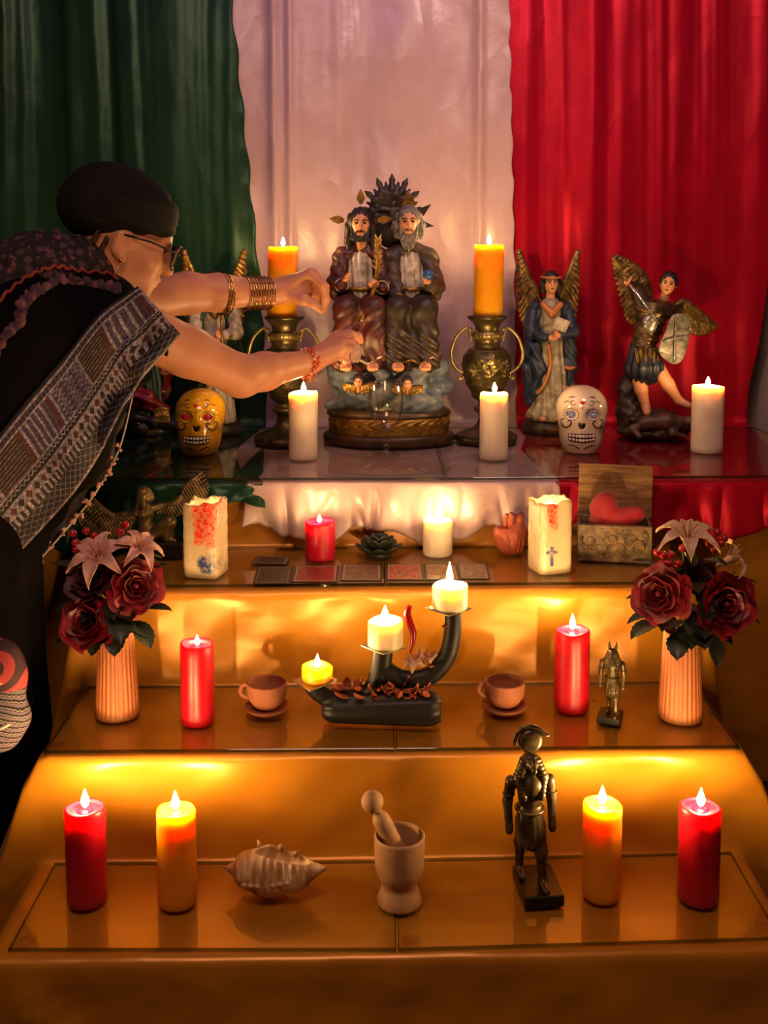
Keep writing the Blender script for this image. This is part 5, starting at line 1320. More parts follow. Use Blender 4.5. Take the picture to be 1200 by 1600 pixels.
# ---------------------------------------------------------------- bronze figures
mat('dark_bronze', '#6a5834', 0.36, metal=0.5, dark='#2c2416', vscale=45, bump=0.15, bscale=90)
mat('warm_bronze', '#806a3e', 0.36, metal=0.5, dark='#3a2e1c', vscale=45, bump=0.15, bscale=110)
mat('black_bronze', '#2c241a', 0.4, metal=0.4, dark='#100d0a', vscale=40)
def striding(t, H, x0, y0, z0, kind, m):
    """striding figure of height H (feet to crown), feet on z0"""
    k = H / 0.205
    def q(x, y, z): return (x0 + x * k, y0 + y * k, z0 + z * k)
    def rs(l): return [a * k for a in l]
    b = Soft(0.008 * k)
    b.cone(q(0, 0, 0.150), q(0, 0, 0.112), 0.0215 * k, 0.0165 * k).cone(q(-0.020, 0, 0.158), q(0.020, 0, 0.158), 0.010 * k, 0.010 * k).cone(q(0, 0, 0.155), q(0, 0, 0.178), 0.011 * k, 0.011 * k)
    b.chain([q(-0.010, 0.010, 0.090), q(-0.011, 0.014, 0.050), q(-0.012, 0.018, 0.008)], rs([0.011, 0.0088, 0.0062]))
    b.chain([q(0.012, -0.006, 0.090), q(0.014, -0.018, 0.052), q(0.016, -0.024, 0.008)], rs([0.0115, 0.0092, 0.0065]))
    b.cone(q(-0.012, 0.016, 0.006), q(-0.012, -0.006, 0.004), 0.006 * k, 0.0055 * k).cone(q(0.016, -0.026, 0.006), q(0.016, -0.048, 0.004), 0.006 * k, 0.0055 * k)
    b.build('body', m, t, 0.0018)
    kl = Soft(0.006 * k).cone(q(0, 0, 0.112), q(0.001, -0.004, 0.072), 0.0195 * k, 0.0245 * k)
    kl.disp = lambda P: 0.0010 * np.sin(P[..., 0] * 700 / k) * np.clip((z0 + 0.11 * k - P[..., 2]) * 60, 0, 1)
    kl.build('kilt', m, t, 0.0018)
    MB().tube([q(0.0215 * math.cos(a), 0.0215 * math.sin(a), 0.1125) for a in [2 * PI * i / 20 for i in range(20)]], 0.0026 * k, 6, closed=True).build('belt', m, t)
    for s_ in (-1, 1):
        Soft(0.004 * k).chain([q(s_ * 0.030, 0, 0.157), q(s_ * 0.035, 0.002, 0.125), q(s_ * 0.034, -0.006, 0.090)], rs([0.0095, 0.0075, 0.006])).ell(q(s_ * 0.034, -0.008, 0.084), rs([0.0062, 0.0075, 0.008])).build('arm', m, t, 0.0018)
        MB().tube([q(s_ * 0.0335 + 0.0085 * math.cos(a), 0.0085 * math.sin(a), 0.138) for a in [2 * PI * i / 14 for i in range(14)]], 0.0016 * k, 6, closed=True).build('arm_band', m, t)
    w = Soft(0.005 * k)
    w.ell(q(0, 0.002, 0.188), rs([0.013, 0.014, 0.015]))
    for s_ in (-1, 1): w.chain([q(s_ * 0.010, 0.0, 0.188), q(s_ * 0.018, -0.004, 0.165), q(s_ * 0.014, -0.016, 0.138)], rs([0.008, 0.009, 0.006]))
    w.disp = lambda P: 0.0006 * np.sin(P[..., 2] * 1100 / k)
    w.build('headcloth', m, t, 0.0016)
    if kind == 'falcon':
        Soft(0.003 * k).ell(q(0, -0.010, 0.188), rs([0.010, 0.010, 0.010])).chain([q(0, -0.018, 0.188), q(0, -0.025, 0.184), q(0, -0.026, 0.177)], rs([0.005, 0.0038, 0.001])).build('beak', m, t, 0.0014)
        d = MB(); d.M = Matrix.Translation(q(0, 0.002, 0.220)) @ Matrix.Rotation(PI / 2, 4, 'X')
        d.lathe([(0, -0.004 * k), (0.017 * k, -0.0035 * k), (0.0195 * k, 0), (0.017 * k, 0.0045 * k), (0.012 * k, 0.0062 * k), (0, 0.0068 * k)], 36); d.build('sun_disc', m, t)
        MB().tube(smooth_path([q(-0.024, 0.002, 0.214), q(-0.023, 0.002, 0.228), q(-0.012, 0.002, 0.240), q(0.0, 0.002, 0.2425), q(0.012, 0.002, 0.239), q(0.022, 0.002, 0.229), q(0.031, 0.002, 0.227)], 5), [0.0035 * k] * 28 + [0.002 * k] * 3, 8).build('cobra_rim', m, t)
        MB().tube([q(0, 0.004, 0.198), q(0, 0.004, 0.206)], 0.006 * k, 10).build('disc_mount', m, t)
    else:
        Soft(0.003 * k).ell(q(0, -0.004, 0.192), rs([0.011, 0.012, 0.010])).chain([q(0, -0.010, 0.190), q(0, -0.026, 0.183)], rs([0.008, 0.0035])).build('muzzle', m, t, 0.0014)
        for s_ in (-1, 1): MB().tube([q(s_ * 0.008, 0.002, 0.198), q(s_ * 0.0105, 0.001, 0.212), q(s_ * 0.011, 0.001, 0.226)], rs([0.0055, 0.0042, 0.0005]), 8).build('ear', m, t)
fl = thing('falcon_headed_figure', 'dark bronze striding falcon headed figure with a sun disc on its head', 'figurine', (0.243, 1.588, 0.2), 0.10)
MB().box((0, 0, 0.009), (0.062, 0.088, 0.018), 0.0015).build('plinth', 'black_bronze', fl, smooth=False)
striding(fl, 0.208, -0.012, 0.010, 0.018, 'falcon', 'dark_bronze')
jk = thing('jackal_headed_figure', 'small bronze striding jackal headed figure beside the red candle', 'figurine', (0.401, 1.81, 0.38), -0.35)
MB().box((0, 0, 0.006), (0.040, 0.046, 0.012), 0.0012).build('plinth', 'black_bronze', jk, smooth=False)
striding(jk, 0.118, 0.002, 0.004, 0.012, 'jackal', 'dark_bronze')
o = MB().ell((0, 0, 0), (0.003, 0.0014, 0.0006), nu=8, nv=5).build('wick_crumb', 'wick_mat'); c_ = (0.389, 1.889, 0.38); o.location = (c_[0], c_[1], c_[2] + 0.0008); o.rotation_euler = (0, 0, -0.4)
tag(o, 'tiny black crumb on the glass beside the jackal headed figure', 'crumb')

# ---- kneeling winged figure
ki = thing('winged_kneeling_figure', 'bronze kneeling figure with spread feathered wings beside the square candle', 'figurine', (-0.479, 2.198, 0.568))
MB().box((0.0, 0.0, 0.016), (0.115, 0.062, 0.032), 0.003).build('plinth', 'black_bronze', ki, smooth=False)
def kp(px, py, y=0.0): return ((px - 248) / 742, y, (866 - py) / 742)
b = Soft(0.008)
b.cone(kp(229, 800), kp(230, 828), 0.017, 0.015).cone(kp(230, 828), kp(232, 840), 0.017, 0.020).cone(kp(228, 797, -0.016), kp(230, 794, 0.016), 0.011, 0.011).cone(kp(228, 792), kp(228, 780), 0.008, 0.008)
b.chain([kp(234, 838, -0.006), kp(268, 812, -0.010), kp(262, 842, -0.010)], [0.016, 0.013, 0.009]).cone(kp(262, 842, -0.010), kp(274, 843, -0.010), 0.007, 0.006)
b.chain([kp(232, 838, 0.010), kp(262, 838, 0.012), kp(228, 842, 0.014)], [0.016, 0.012, 0.009])
b.build('body', 'warm_bronze', ki, 0.0022, cut=0.032)
hd = Soft(0.004).ell(kp(230, 772), (0.015, 0.0125, 0.0175)).ell(kp(235, 776), (0.010, 0.009, 0.010)).cone(kp(239, 772), kp(240.5, 775), 0.0022, 0.003)
hd.build('head', 'warm_bronze', ki, 0.0016)
Soft(0.005).ell(kp(227, 770), (0.016, 0.0155, 0.018)).chain([kp(224, 776), kp(222, 792), kp(224, 802, -0.008)], [0.012, 0.012, 0.008]).chain([kp(226, 778, -0.010), kp(228, 796, -0.014)], [0.006, 0.005]).build('headcloth', 'warm_bronze', ki, 0.0018)
Soft(0.004).chain([kp(220, 797, -0.006), kp(196, 801, -0.010), kp(178, 802, -0.012), kp(160, 788, -0.012), kp(150, 776, -0.012)], [0.010, 0.007, 0.006, 0.0055, 0.004]).build('arm', 'warm_bronze', ki, 0.0018)
Soft(0.004).chain([kp(238, 795, 0.006), kp(252, 790, 0.010), kp(272, 786, 0.012), kp(282, 776, 0.012)], [0.010, 0.007, 0.0065, 0.005]).build('arm', 'warm_bronze', ki, 0.0018)
wing(ki, 'warm_bronze', [kp(212, 806, -0.008), kp(190, 806, -0.012), kp(172, 800, -0.012), kp(151, 778, -0.012)],
     [kp(196, 842, -0.012), kp(187, 846, -0.012), kp(178, 847, -0.013), kp(168, 845, -0.013), kp(158, 841, -0.014), kp(148, 835, -0.014), kp(139, 828, -0.014), kp(132, 820, -0.014), kp(127, 811, -0.014), kp(127, 801, -0.013)], 0.0040, 0.0030, 0.0013, 0.006, 0.0006)
wing(ki, 'warm_bronze', [kp(246, 800, 0.010), kp(262, 794, 0.012), kp(280, 782, 0.014), kp(290, 758, 0.014)],
     [kp(262, 806, 0.012), kp(278, 806, 0.013), kp(292, 800, 0.014), kp(306, 792, 0.015), kp(318, 782, 0.016), kp(324, 772, 0.016), kp(325, 761, 0.016), kp(322, 749, 0.016), kp(315, 738, 0.016)], 0.0042, 0.0030, 0.0013, 0.006, 0.0006)

# ---------------------------------------------------------------- sugar skulls
mat('skull_white', '#d8c3a8', 0.12, spec=0.6, var=0.05, coat=0.6)
mat('skull_yellow', '#d39a10', 0.12, spec=0.6, var=0.08, coat=0.6)
mat('skull_ink', '#3a1418', 0.3)
mat('skull_black', '#100806', 0.3)
mat('tooth_white', '#efe0cc', 0.15, coat=0.4)
mat('petal_blue', '#8d98c8', 0.3)
mat('jewel_red', '#d01838', 0.12, spec=0.8, coat=0.5)
mat('heart_red', '#b81c10', 0.3)
mat('pearl', '#f0e4d0', 0.15)
def skull(label, loc, rot, m, eye, sc):
    t = thing('sugar_skull', label, 'skull', loc, rot, 'glazed sugar skulls')
    s = Soft(0.035)
    s.ell((0, 0.010, 0.100), (0.058, 0.066, 0.050), k=0.03).ell((0, -0.008, 0.060), (0.046, 0.048, 0.050)).ell((0, -0.016, 0.026), (0.038, 0.038, 0.028)).cone((0, -0.02, 0.004), (0, 0.0, 0.03), 0.026, 0.032)
    for q in (-1, 1): s.ell((q * 0.034, -0.030, 0.068), (0.016, 0.016, 0.012), k=0.015)
    for q in (-1, 1): s.ell((q * 0.024, -0.062, 0.090), (0.0145, 0.016, 0.0125), op='s', k=0.008)
    for q in (-1, 1): s.ell((q * 0.0035, -0.062, 0.0645), (0.0042, 0.014, 0.0078), rot=(0, q * 0.35, 0), op='s', k=0.001)
    s.build('skull_shell', m, t, 0.0020, cut=0.0005)
    def fy(x, z, d=0.0):
        y = s.front_y(x, z, -0.12, 0.06, 90); return (x, (y if y is not None else 0) + d, z)
    def line(pts, r, mm, nm='painted_scroll'):
        p = [fy(x, z, -0.0002) for x, z in smooth_path(pts, 5)]; n = len(p)
        MB().tube(p, [r * (0.35 + 0.65 * math.sin(PI * min(0.98, 0.06 + 0.9 * i / (n - 1)))) for i in range(n)], 5).build(nm, mm, t)
    for q in (-1, 1):
        cy = fy(q * 0.024, 0.090)[1]
        MB().ell((q * 0.024, cy + 0.0005, 0.090), (0.0128, 0.0035, 0.0108), nu=20, nv=8).build('eye_socket', 'skull_black', t)
        rim = [fy(q * 0.024 + 0.0158 * math.cos(a), 0.090 + 0.0138 * math.sin(a), -0.0002) for a in [2 * PI * k / 28 for k in range(28)]]
        MB().tube(rim, 0.0007, 5, closed=True).build('eye_rim', 'skull_ink', t)
        if eye == 'flower':
            for k in range(6):
                a = 2 * PI * k / 6; MB().ell((q * 0.024 + 0.0062 * math.cos(a), cy - 0.004, 0.090 + 0.0056 * math.sin(a)), (0.0042, 0.0018, 0.0036), rot=(0, -a, 0), nu=10, nv=6).build('flower_petal', 'petal_blue', t)
            MB().ell((q * 0.024, cy - 0.0058, 0.090), 0.0019, nu=10, nv=6).build('flower_pearl', 'pearl', t)
        else:
            Soft(0.003).ell((q * 0.024 - 0.0035, cy - 0.003, 0.0915), (0.0050, 0.003, 0.0045)).ell((q * 0.024 + 0.0035, cy - 0.003, 0.0915), (0.0050, 0.003, 0.0045)).ell((q * 0.024, cy - 0.003, 0.0875), (0.0065, 0.003, 0.0048)).build('heart_jewel', 'jewel_red', t, 0.0011)
        line([(q * 0.050, 0.074), (q * 0.046, 0.064), (q * 0.037, 0.060), (q * 0.028, 0.064), (q * 0.024, 0.072), (q * 0.029, 0.076), (q * 0.032, 0.071)], 0.0019, 'skull_ink')
        line([(q * 0.040, 0.061), (q * 0.044, 0.069), (q * 0.047, 0.076), (q * 0.042, 0.078), (q * 0.040, 0.074)], 0.0015, 'skull_ink')
        line([(q * 0.014, 0.114), (q * 0.020, 0.111), (q * 0.026, 0.116), (q * 0.022, 0.121), (q * 0.018, 0.118)], 0.0011, 'skull_ink')
        line([(q * 0.026, 0.116), (q * 0.033, 0.119), (q * 0.038, 0.115), (q * 0.042, 0.117)], 0.0010, 'skull_ink')
        line([(q * 0.016, 0.128), (q * 0.024, 0.128), (q * 0.030, 0.125)], 0.0014, 'skull_ink')
        line([(q * 0.030, 0.018), (q * 0.022, 0.021), (q * 0.012, 0.017), (q * 0.004, 0.013)], 0.0013, 'skull_ink')
        for k in range(9):
            a = -0.6 + 0.36 * k
            MB().ell(fy(q * (0.024 + 0.0195 * math.cos(a)), 0.090 + 0.0172 * math.sin(a)), (0.0011, 0.0006, 0.0011), nu=8, nv=5).build('painted_dot', 'skull_ink', t)
    MB().ell((0, fy(0, 0.0735)[1] + 0.004, 0.0635), (0.0062, 0.003, 0.0075), nu=12, nv=8).build('nose_hollow', 'skull_black', t)
    c = fy(0, 0.116); Soft(0.002).ell((-0.0026, c[1], 0.1175), (0.0036, 0.0010, 0.0032)).ell((0.0026, c[1], 0.1175), (0.0036, 0.0010, 0.0032)).cone((0, c[1], 0.116), (0, c[1] - 0.0005, 0.1105), 0.003, 0.0008).build('forehead_heart', 'heart_red', t, 0.0009)
    line([(0, 0.109), (0, 0.100)], 0.0009, 'skull_ink')
    mw = 0.030
    def jaw(x, z): return fy(x, z)
    gum = MB(); pts = []
    for (z0) in (0.0305, 0.0470): pts.append([fy(-mw + 2 * mw * i / 16, z0 + 0.003 * math.cos(PI * (i / 16 - 0.5)) * (-1 if z0 < 0.04 else 0.3), -0.0006) for i in range(17)])
    gum.grid(lambda u, v: tuple(Vector(pts[0][round(u * 16)]).lerp(Vector(pts[1][round(u * 16)]), v) + Vector((0, -0.0012, 0))), 16, 1); gum.build('mouth_panel', 'skull_ink', t, fix=False)
    for row, (zc, hh) in enumerate(((0.0425, 0.0058), (0.0345, 0.0055))):
        for i in range(8):
            x = -mw + 0.004 + (2 * mw - 0.008) * i / 7; w = 0.0068 if i in (3, 4) else 0.0058
            zz = zc - 0.0022 * math.cos(PI * (i / 7 - 0.5)) * (1 if row else 0.3)
            p = fy(x, zz); MB().box((p[0], p[1] - 0.0022, p[2]), (w, 0.004, hh + (0.001 if i in (3, 4) else 0)), 0.0012, rot=(0, 0, x * 14)).build('tooth', 'tooth_white', t)
    t.scale = (sc, sc, sc)
    return t
skull('glossy yellow sugar skull with red jewel eyes beside the woman\'s sleeve', (-0.452, 2.574, 0.718), 0.0, 'skull_yellow', 'jewel', 1.05)
skull('glossy white sugar skull with blue flower eyes in front of the robed angel', (0.491, 2.6, 0.718), -0.16, 'skull_white', 'flower', 1.08)

# ---------------------------------------------------------------- bouquets in the fluted vases
mat('rose_red', '#8a041c', 0.5, dark='#48020e', vscale=30)
mat('rose_dark', '#4a0614', 0.55, dark='#260308', vscale=30)
mat('lily_pink', '#d8a898', 0.45, dark='#c08a80', vscale=40)
mat('lily_white', '#dcbc9c', 0.45, dark='#c49c7c', vscale=40)
mat('leaf_green', '#2c3624', 0.45, dark='#161d12', vscale=30)
mat('leaf_light', '#7c8a34', 0.45, dark='#46521c', vscale=30)
mat('berry_red', '#a80a20', 0.1, spec=0.7, coat=0.5)
mat('stem_green', '#3a4a24', 0.6)
mat('stamen', '#b86a20', 0.6)
def rose_petal(R, Hh, w, op, wav):
    def f(u, v):
        x = (u - 0.5) * 2
        a = x * w * (1 - 0.18 * v * v)
        rr_ = R * (0.30 + 0.70 * v ** 0.7) * (1 + op * v * v)
        edge = 1 - 0.16 * x * x * (v > 0.6) * v
        z = Hh * v * (1 - 0.42 * op * v) * edge
        rr_ += 0.10 * R * math.sin(x * 5 + wav) * v * v
        if v > 0.85: rr_ += (v - 0.85) * R * (1.2 + op)
        return (rr_ * math.sin(a), -rr_ * math.cos(a), z)
    b = MB(); b.grid(f, 8, 8)
    return b
rose_cache = {}
def rose(parent, loc, d, m, s=1.0):
    core = Soft(0.002)
    if 'core' not in rose_cache:
        core.ell((0, 0, 0.014), (0.007, 0.007, 0.014)); rose_cache['core'] = core.build('rose', m, parent, 0.0016); r = rose_cache['core']; r.data['m'] = m
        base = r
    else:
        r = rose_cache['core'].copy(); C.objects.link(r); r.parent = parent
    if m not in rose_cache:
        lst = []
        for k in range(20):
            q = k / 19
            mb = rose_petal(0.007 + 0.0215 * q ** 0.9, 0.030 + 0.010 * math.sin(PI * q) - 0.006 * q, 1.25 - 0.30 * q, 0.02 + 0.40 * q * q, k * 1.9)
            me = mb.build('petal', m, None).data
            ob = bpy.data.objects[-1] if False else None
            lst.append(me)
        for o in [o for o in C.objects if o.name.startswith('petal') and o.parent is None and o.data in lst]: bpy.data.objects.remove(o)
        rose_cache[m] = lst
    if r.data.materials[0] != MATS[m]:
        r.material_slots[0].link = 'OBJECT'; r.material_slots[0].material = MATS[m]
    r.location = loc; r.rotation_euler = Vector(d).to_track_quat('Z', 'Y').to_euler(); r.scale = (s, s, s)
    for k, me in enumerate(rose_cache[m]):
        o = bpy.data.objects.new('petal', me); C.objects.link(o); o.parent = r
        o.rotation_euler = (0, 0, k * 2.3998); o.location = (0, 0, -0.002 * k / 19)
    return r
def lily(parent, loc, d, m, s=1.0, skip=()):
    c = Soft(0.003).cone((0, 0, -0.018), (0, 0, 0.010), 0.004, 0.008).build('lily', m, parent, 0.002)
    c.location = loc; c.rotation_euler = Vector(d).to_track_quat('Z', 'Y').to_euler(); c.scale = (s, s, s)
    for k in range(6):
        if k in skip: continue
        L = 0.062; W = 0.0155 if k % 2 else 0.0125
        def f(u, v):
            x = (u - 0.5) * 2; w = W * math.sin(PI * (0.12 + 0.88 * v)) ** 0.75 if v < 0.995 else 0.0004
            rad = 0.006 + L * (0.25 * v + 0.62 * v * v); z = 0.006 + L * (0.95 * v - 0.95 * v * v * v)
            return (x * w, rad, z + 0.30 * W * x * x - 0.0022 * math.cos(x * 9) * (abs(x) < 0.15) + 0.0016 * math.sin(v * 18 + x * 2) * abs(x))
        o = MB().grid(f, 8, 12).build('petal', m, c); o.rotation_euler = (0, 0, k * PI / 3)
        sol = o.modifiers.new('thickness', 'SOLIDIFY'); sol.thickness = 0.0008
    for k in range(5):
        a = k * 2 * PI / 5
        MB().tube([(0, 0, 0.01), (0.008 * math.cos(a), 0.008 * math.sin(a), 0.032), (0.014 * math.cos(a), 0.014 * math.sin(a), 0.044)], [0.0009, 0.0007, 0.0016], 6).build('stamen', 'stamen', c)
    return c
def leaf_mesh(L, W, bend):
    def f(u, v):
        x = (u - 0.5) * 2; w = W * math.sin(PI * (0.04 + 0.94 * v)) ** 0.8 * (1 + 0.10 * math.sin(v * 38))
        return (x * w, L * v * math.cos(bend * v), -L * v * math.sin(bend * v) * 0.8 + 0.18 * W * abs(x))
    return MB().grid(f, 6, 14)
leaf_data = {}
def leaf(parent, loc, az, pitch, L=0.06, W=0.018, m='leaf_green', bend=0.5):
    key = (L, W, m, bend)
    if key not in leaf_data:
        o = leaf_mesh(L, W, bend).build('leaf', m, parent); leaf_data[key] = o.data
    else:
        o = bpy.data.objects.new('leaf', leaf_data[key]); C.objects.link(o); o.parent = parent
    o.location = loc; o.rotation_euler = Euler((pitch, 0, az), 'XYZ')
    return o
berry_data = []
def berries(parent, pts, root):
    for p in pts:
        MB().tube(smooth_path([root, tuple((root[k] + p[k]) / 2 + (0.004 if k == 2 else 0) for k in range(3)), p], 3), 0.0008, 5).build('berry_stem', 'stem_green', parent)
        if not berry_data:
            o = MB().ell((0, 0, 0), 0.0072, nu=14, nv=9).build('berry', 'berry_red', parent); berry_data.append(o.data)
        else:
            o = bpy.data.objects.new('berry', berry_data[0]); C.objects.link(o); o.parent = parent
        o.location = p
def stems(parent, tops):
    for p in tops: MB().tube(smooth_path([(RNG.uniform(-0.012, 0.012), RNG.uniform(-0.012, 0.012), -0.10), (p[0] * 0.25, p[1] * 0.25, 0.0), (p[0] * 0.7, p[1] * 0.7, p[2] * 0.6), p], 4), 0.0022, 6).build('stem', 'stem_green', parent)
# left bouquet
bl_ = thing('flower_bouquet', 'bouquet of red roses and pink lilies in the vase nearest the woman', 'bouquet', (VL[0], VL[1], VL[2] + 0.156))
stems(bl_, [(-0.040, -0.030, 0.030), (0.034, -0.020, 0.085), (-0.028, -0.010, 0.090), (-0.02, -0.01, 0.125), (0.035, 0.005, 0.150), (-0.065, 0.01, 0.12)])
rose(bl_, (-0.030, -0.034, 0.030), (-0.25, -0.92, 0.30), 'rose_red', 1.22)
rose(bl_, (0.032, -0.022, 0.086), (0.55, -0.78, 0.25), 'rose_red', 1.22)
rose(bl_, (-0.030, -0.016, 0.094), (-0.15, -0.80, 0.55), 'rose_dark', 1.1)
lily(bl_, (-0.018, -0.020, 0.128), (-0.10, -0.62, 0.80), 'lily_pink', 1.0)
lily(bl_, (0.040, -0.004, 0.140), (0.45, -0.40, 0.80), 'lily_pink', 0.82)
for (x, y, z, az, p, L, W) in ((-0.055, -0.02, 0.000, 2.0, -0.4, 0.055, 0.016), (-0.02, -0.035, -0.004, 2.9, -0.75, 0.045, 0.015), (0.010, -0.040, 0.002, 3.3, -0.7, 0.05, 0.018), (0.040, -0.030, 0.010, 4.0, -0.5, 0.06, 0.02), (0.055, -0.010, 0.028, 4.7, 0.1, 0.05, 0.018), (0.020, -0.046, 0.030, 3.4, -0.5, 0.06, 0.022), (0.0, -0.040, 0.055, 3.2, -0.8, 0.05, 0.018), (-0.06, 0.0, 0.03, 1.6, 0.0, 0.05, 0.016), (0.03, 0.02, 0.03, 5.4, 0.2, 0.06, 0.018), (-0.03, 0.03, 0.05, 0.6, 0.4, 0.06, 0.018), (0.05, 0.0, 0.09, 4.9, 0.4, 0.05, 0.016), (-0.065, -0.005, 0.10, 1.5, 0.3, 0.05, 0.016)):
    leaf(bl_, (x, y, z + 0.012), az, p + 0.25, L, W)
for (x, y, z, az, p) in ((0.0, -0.030, 0.020, 3.0, 0.3), (-0.012, -0.030, 0.045, 2.6, 0.6), (0.018, -0.030, 0.040, 3.7, 0.7), (0.030, -0.024, 0.020, 4.2, 0.3), (-0.01, -0.02, 0.075, 3.1, 0.9), (0.004, -0.034, 0.062, 3.4, 0.4), (-0.045, -0.01, 0.055, 2.0, 0.5)): leaf(bl_, (x, y, z), az, p - 0.3, 0.055, 0.02)
BRLEAF = ((0.0, -0.030, 0.020, 3.0, 0.3), (-0.016, -0.026, 0.030, 2.4, 0.6), (0.014, -0.034, 0.060, 3.3, 0.5), (0.030, -0.024, 0.020, 4.0, 0.3), (0.006, -0.02, 0.095, 3.1, 0.7), (0.010, -0.034, 0.036, 3.2, 0.4), (0.055, 0.0, 0.09, 4.2, 0.6))
for (x, y, z, az) in ((0.062, -0.01, 0.135, 4.4), (0.060, -0.012, 0.130, 4.1), (0.018, -0.01, 0.150, 5.9), (0.01, -0.01, 0.148, 0.2)): leaf(bl_, (x, y, z), az, 0.5, 0.03, 0.006, 'leaf_light', 0.6)
berries(bl_, [(-0.072, 0.0, 0.175), (-0.066, -0.006, 0.160), (-0.050, 0.004, 0.178), (-0.064, -0.010, 0.148), (0.012, 0.0, 0.178), (0.020, 0.004, 0.190), (-0.035, 0.0, 0.170)], (-0.03, 0.0, 0.11))
# right bouquet
br_ = thing('flower_bouquet', 'bouquet of red roses, a pale lily and red berries beside the carved box', 'bouquet', (VR[0], VR[1], VR[2] + 0.156))
stems(br_, [(-0.036, -0.030, 0.075), (0.055, -0.030, 0.055), (0.01, 0.0, 0.10), (0.0, 0.0, 0.16), (0.09, 0.0, 0.11)])
rose(br_, (-0.040, -0.024, 0.078), (-0.55, -0.80, 0.20), 'rose_red', 1.22)
rose(br_, (0.052, -0.034, 0.064), (0.20, -0.93, 0.20), 'rose_red', 1.30)
rose(br_, (0.016, 0.0, 0.092), (0.0, -0.6, 0.8), 'rose_dark', 0.92)
rose(br_, (0.098, 0.008, 0.062), (0.85, -0.3, 0.25), 'rose_red', 0.85)
lily(br_, (0.004, -0.006, 0.158), (-0.05, -0.30, 0.95), 'lily_white', 1.0)
lily(br_, (0.074, 0.0, 0.128), (0.75, -0.2, 0.55), 'lily_white', 0.85, skip=(0, 1, 3))
for (x, y, z, az, p, L, W) in ((-0.045, -0.02, 0.012, 1.9, -0.2, 0.065, 0.022), (-0.050, -0.025, 0.030, 1.7, -0.1, 0.06, 0.016), (-0.05, -0.01, 0.055, 1.55, 0.1, 0.055, 0.012), (-0.015, -0.036, -0.002, 2.8, -0.5, 0.055, 0.020), (0.012, -0.045, 0.010, 3.2, -0.3, 0.05, 0.022), (0.040, -0.030, -0.004, 3.6, -1.0, 0.06, 0.018), (0.010, -0.044, 0.045, 3.1, -0.9, 0.065, 0.024), (0.020, -0.036, 0.085, 3.3, -0.7, 0.06, 0.020), (0.085, -0.02, 0.030, 4.4, -0.2, 0.05, 0.016), (0.08, 0.0, 0.075, 4.8, 0.2, 0.055, 0.018), (0.0, 0.03, 0.05, 0.3, 0.4, 0.06, 0.018), (-0.04, 0.01, 0.10, 1.3, 0.4, 0.05, 0.014), (0.03, -0.01, 0.120, 3.9, 0.2, 0.05, 0.014)):
    leaf(br_, (x, y, z + 0.012), az, p + 0.2, L, W)
for (x, y, z, az, p) in BRLEAF: leaf(br_, (x, y, z), az, p - 0.3, 0.06, 0.022)
for (x, y, z, az) in ((-0.040, -0.030, 0.108, 2.2), (-0.026, -0.034, 0.106, 3.1), (0.0, -0.012, 0.15, 3.4), (0.012, -0.012, 0.148, 3.0)): leaf(br_, (x, y, z), az, -0.3, 0.032, 0.0065, 'leaf_light', 0.6)
berries(br_, [(-0.052, -0.020, 0.150), (-0.042, -0.024, 0.146), (-0.030, -0.026, 0.147), (-0.010, -0.026, 0.158), (-0.045, -0.026, 0.130), (-0.034, -0.030, 0.133), (-0.018, -0.030, 0.132), (-0.050, -0.024, 0.120), (-0.028, -0.032, 0.114)], (-0.006, -0.010, 0.11))
berries(br_, [(0.040, 0.004, 0.172), (0.052, -0.006, 0.150), (0.066, 0.0, 0.160), (0.060, 0.006, 0.178), (0.072, 0.004, 0.168), (0.044, 0.0, 0.160)], (0.05, 0.0, 0.11))

# ---------------------------------------------------------------- the woman leaning over the altar
def skin_mat():
    m = bpy.data.materials.new('skin'); m.use_nodes = True; nt = m.node_tree; b = nt.nodes['Principled BSDF']
    nz = noise(nt, coords(nt), 18, 4, 0.6)
    nt.links.new(mix(nt, nz, srgb('#c07f5c'), srgb('#d0906c')), b.inputs['Base Color'])
    b.inputs['Roughness'].default_value = 0.48
    b.inputs['Subsurface Weight'].default_value = 0.25; b.inputs['Subsurface Radius'].default_value = (1, 0.35, 0.2); b.inputs['Subsurface Scale'].default_value = 0.008
    set_bump(nt, b, noise(nt, coords(nt), 220, 2), 0.12, 0.001); MATS['skin'] = m
skin_mat()
mat('black_cloth', '#060406', 0.95, spec=0.12, var=0.3, vscale=20, bump=0.3, bscale=300)
mat('wrap_cloth', '#0b0807', 0.8, spec=0.25, var=0.3, vscale=30, bump=0.25, bscale=160)
mat('grey_cloth', '#221d20', 0.7, spec=0.3, var=0.25, vscale=14, bump=0.2, bscale=200)
mat('skirt_cloth', '#0a0706', 0.95, spec=0.1, var=0.3, vscale=12, bump=0.2)
mat('gold_metal', '#d8a860', 0.18, metal=1.0)
mat('rickrack_red', '#8e2c20', 0.7, var=0.3, vscale=80)
mat('tassel_purple', '#4a2e42', 0.8, var=0.5, vscale=90, bump=0.3)
mat('tassel_pink', '#7a4a52', 0.8, var=0.4, vscale=90)
mat('bead_orange', '#d8602c', 0.35, var=0.4, vscale=200)
mat('bead_pink', '#d89a80', 0.35)
mat('lens_dark', '#2a211c', 0.08, spec=0.6)
mat('frame_black', '#0a0808', 0.25)
mat('blossom_pink', '#c89088', 0.6, var=0.2)
mat('piping_white', '#b8a8a0', 0.6)

PER = thing('person', 'woman in a black head wrap and embroidered tunic reaching over the altar', 'person', (-0.92, 1.98, 0.0))
PO = Vector(PER.location)
def W(p): return tuple(Vector(p) - PO)
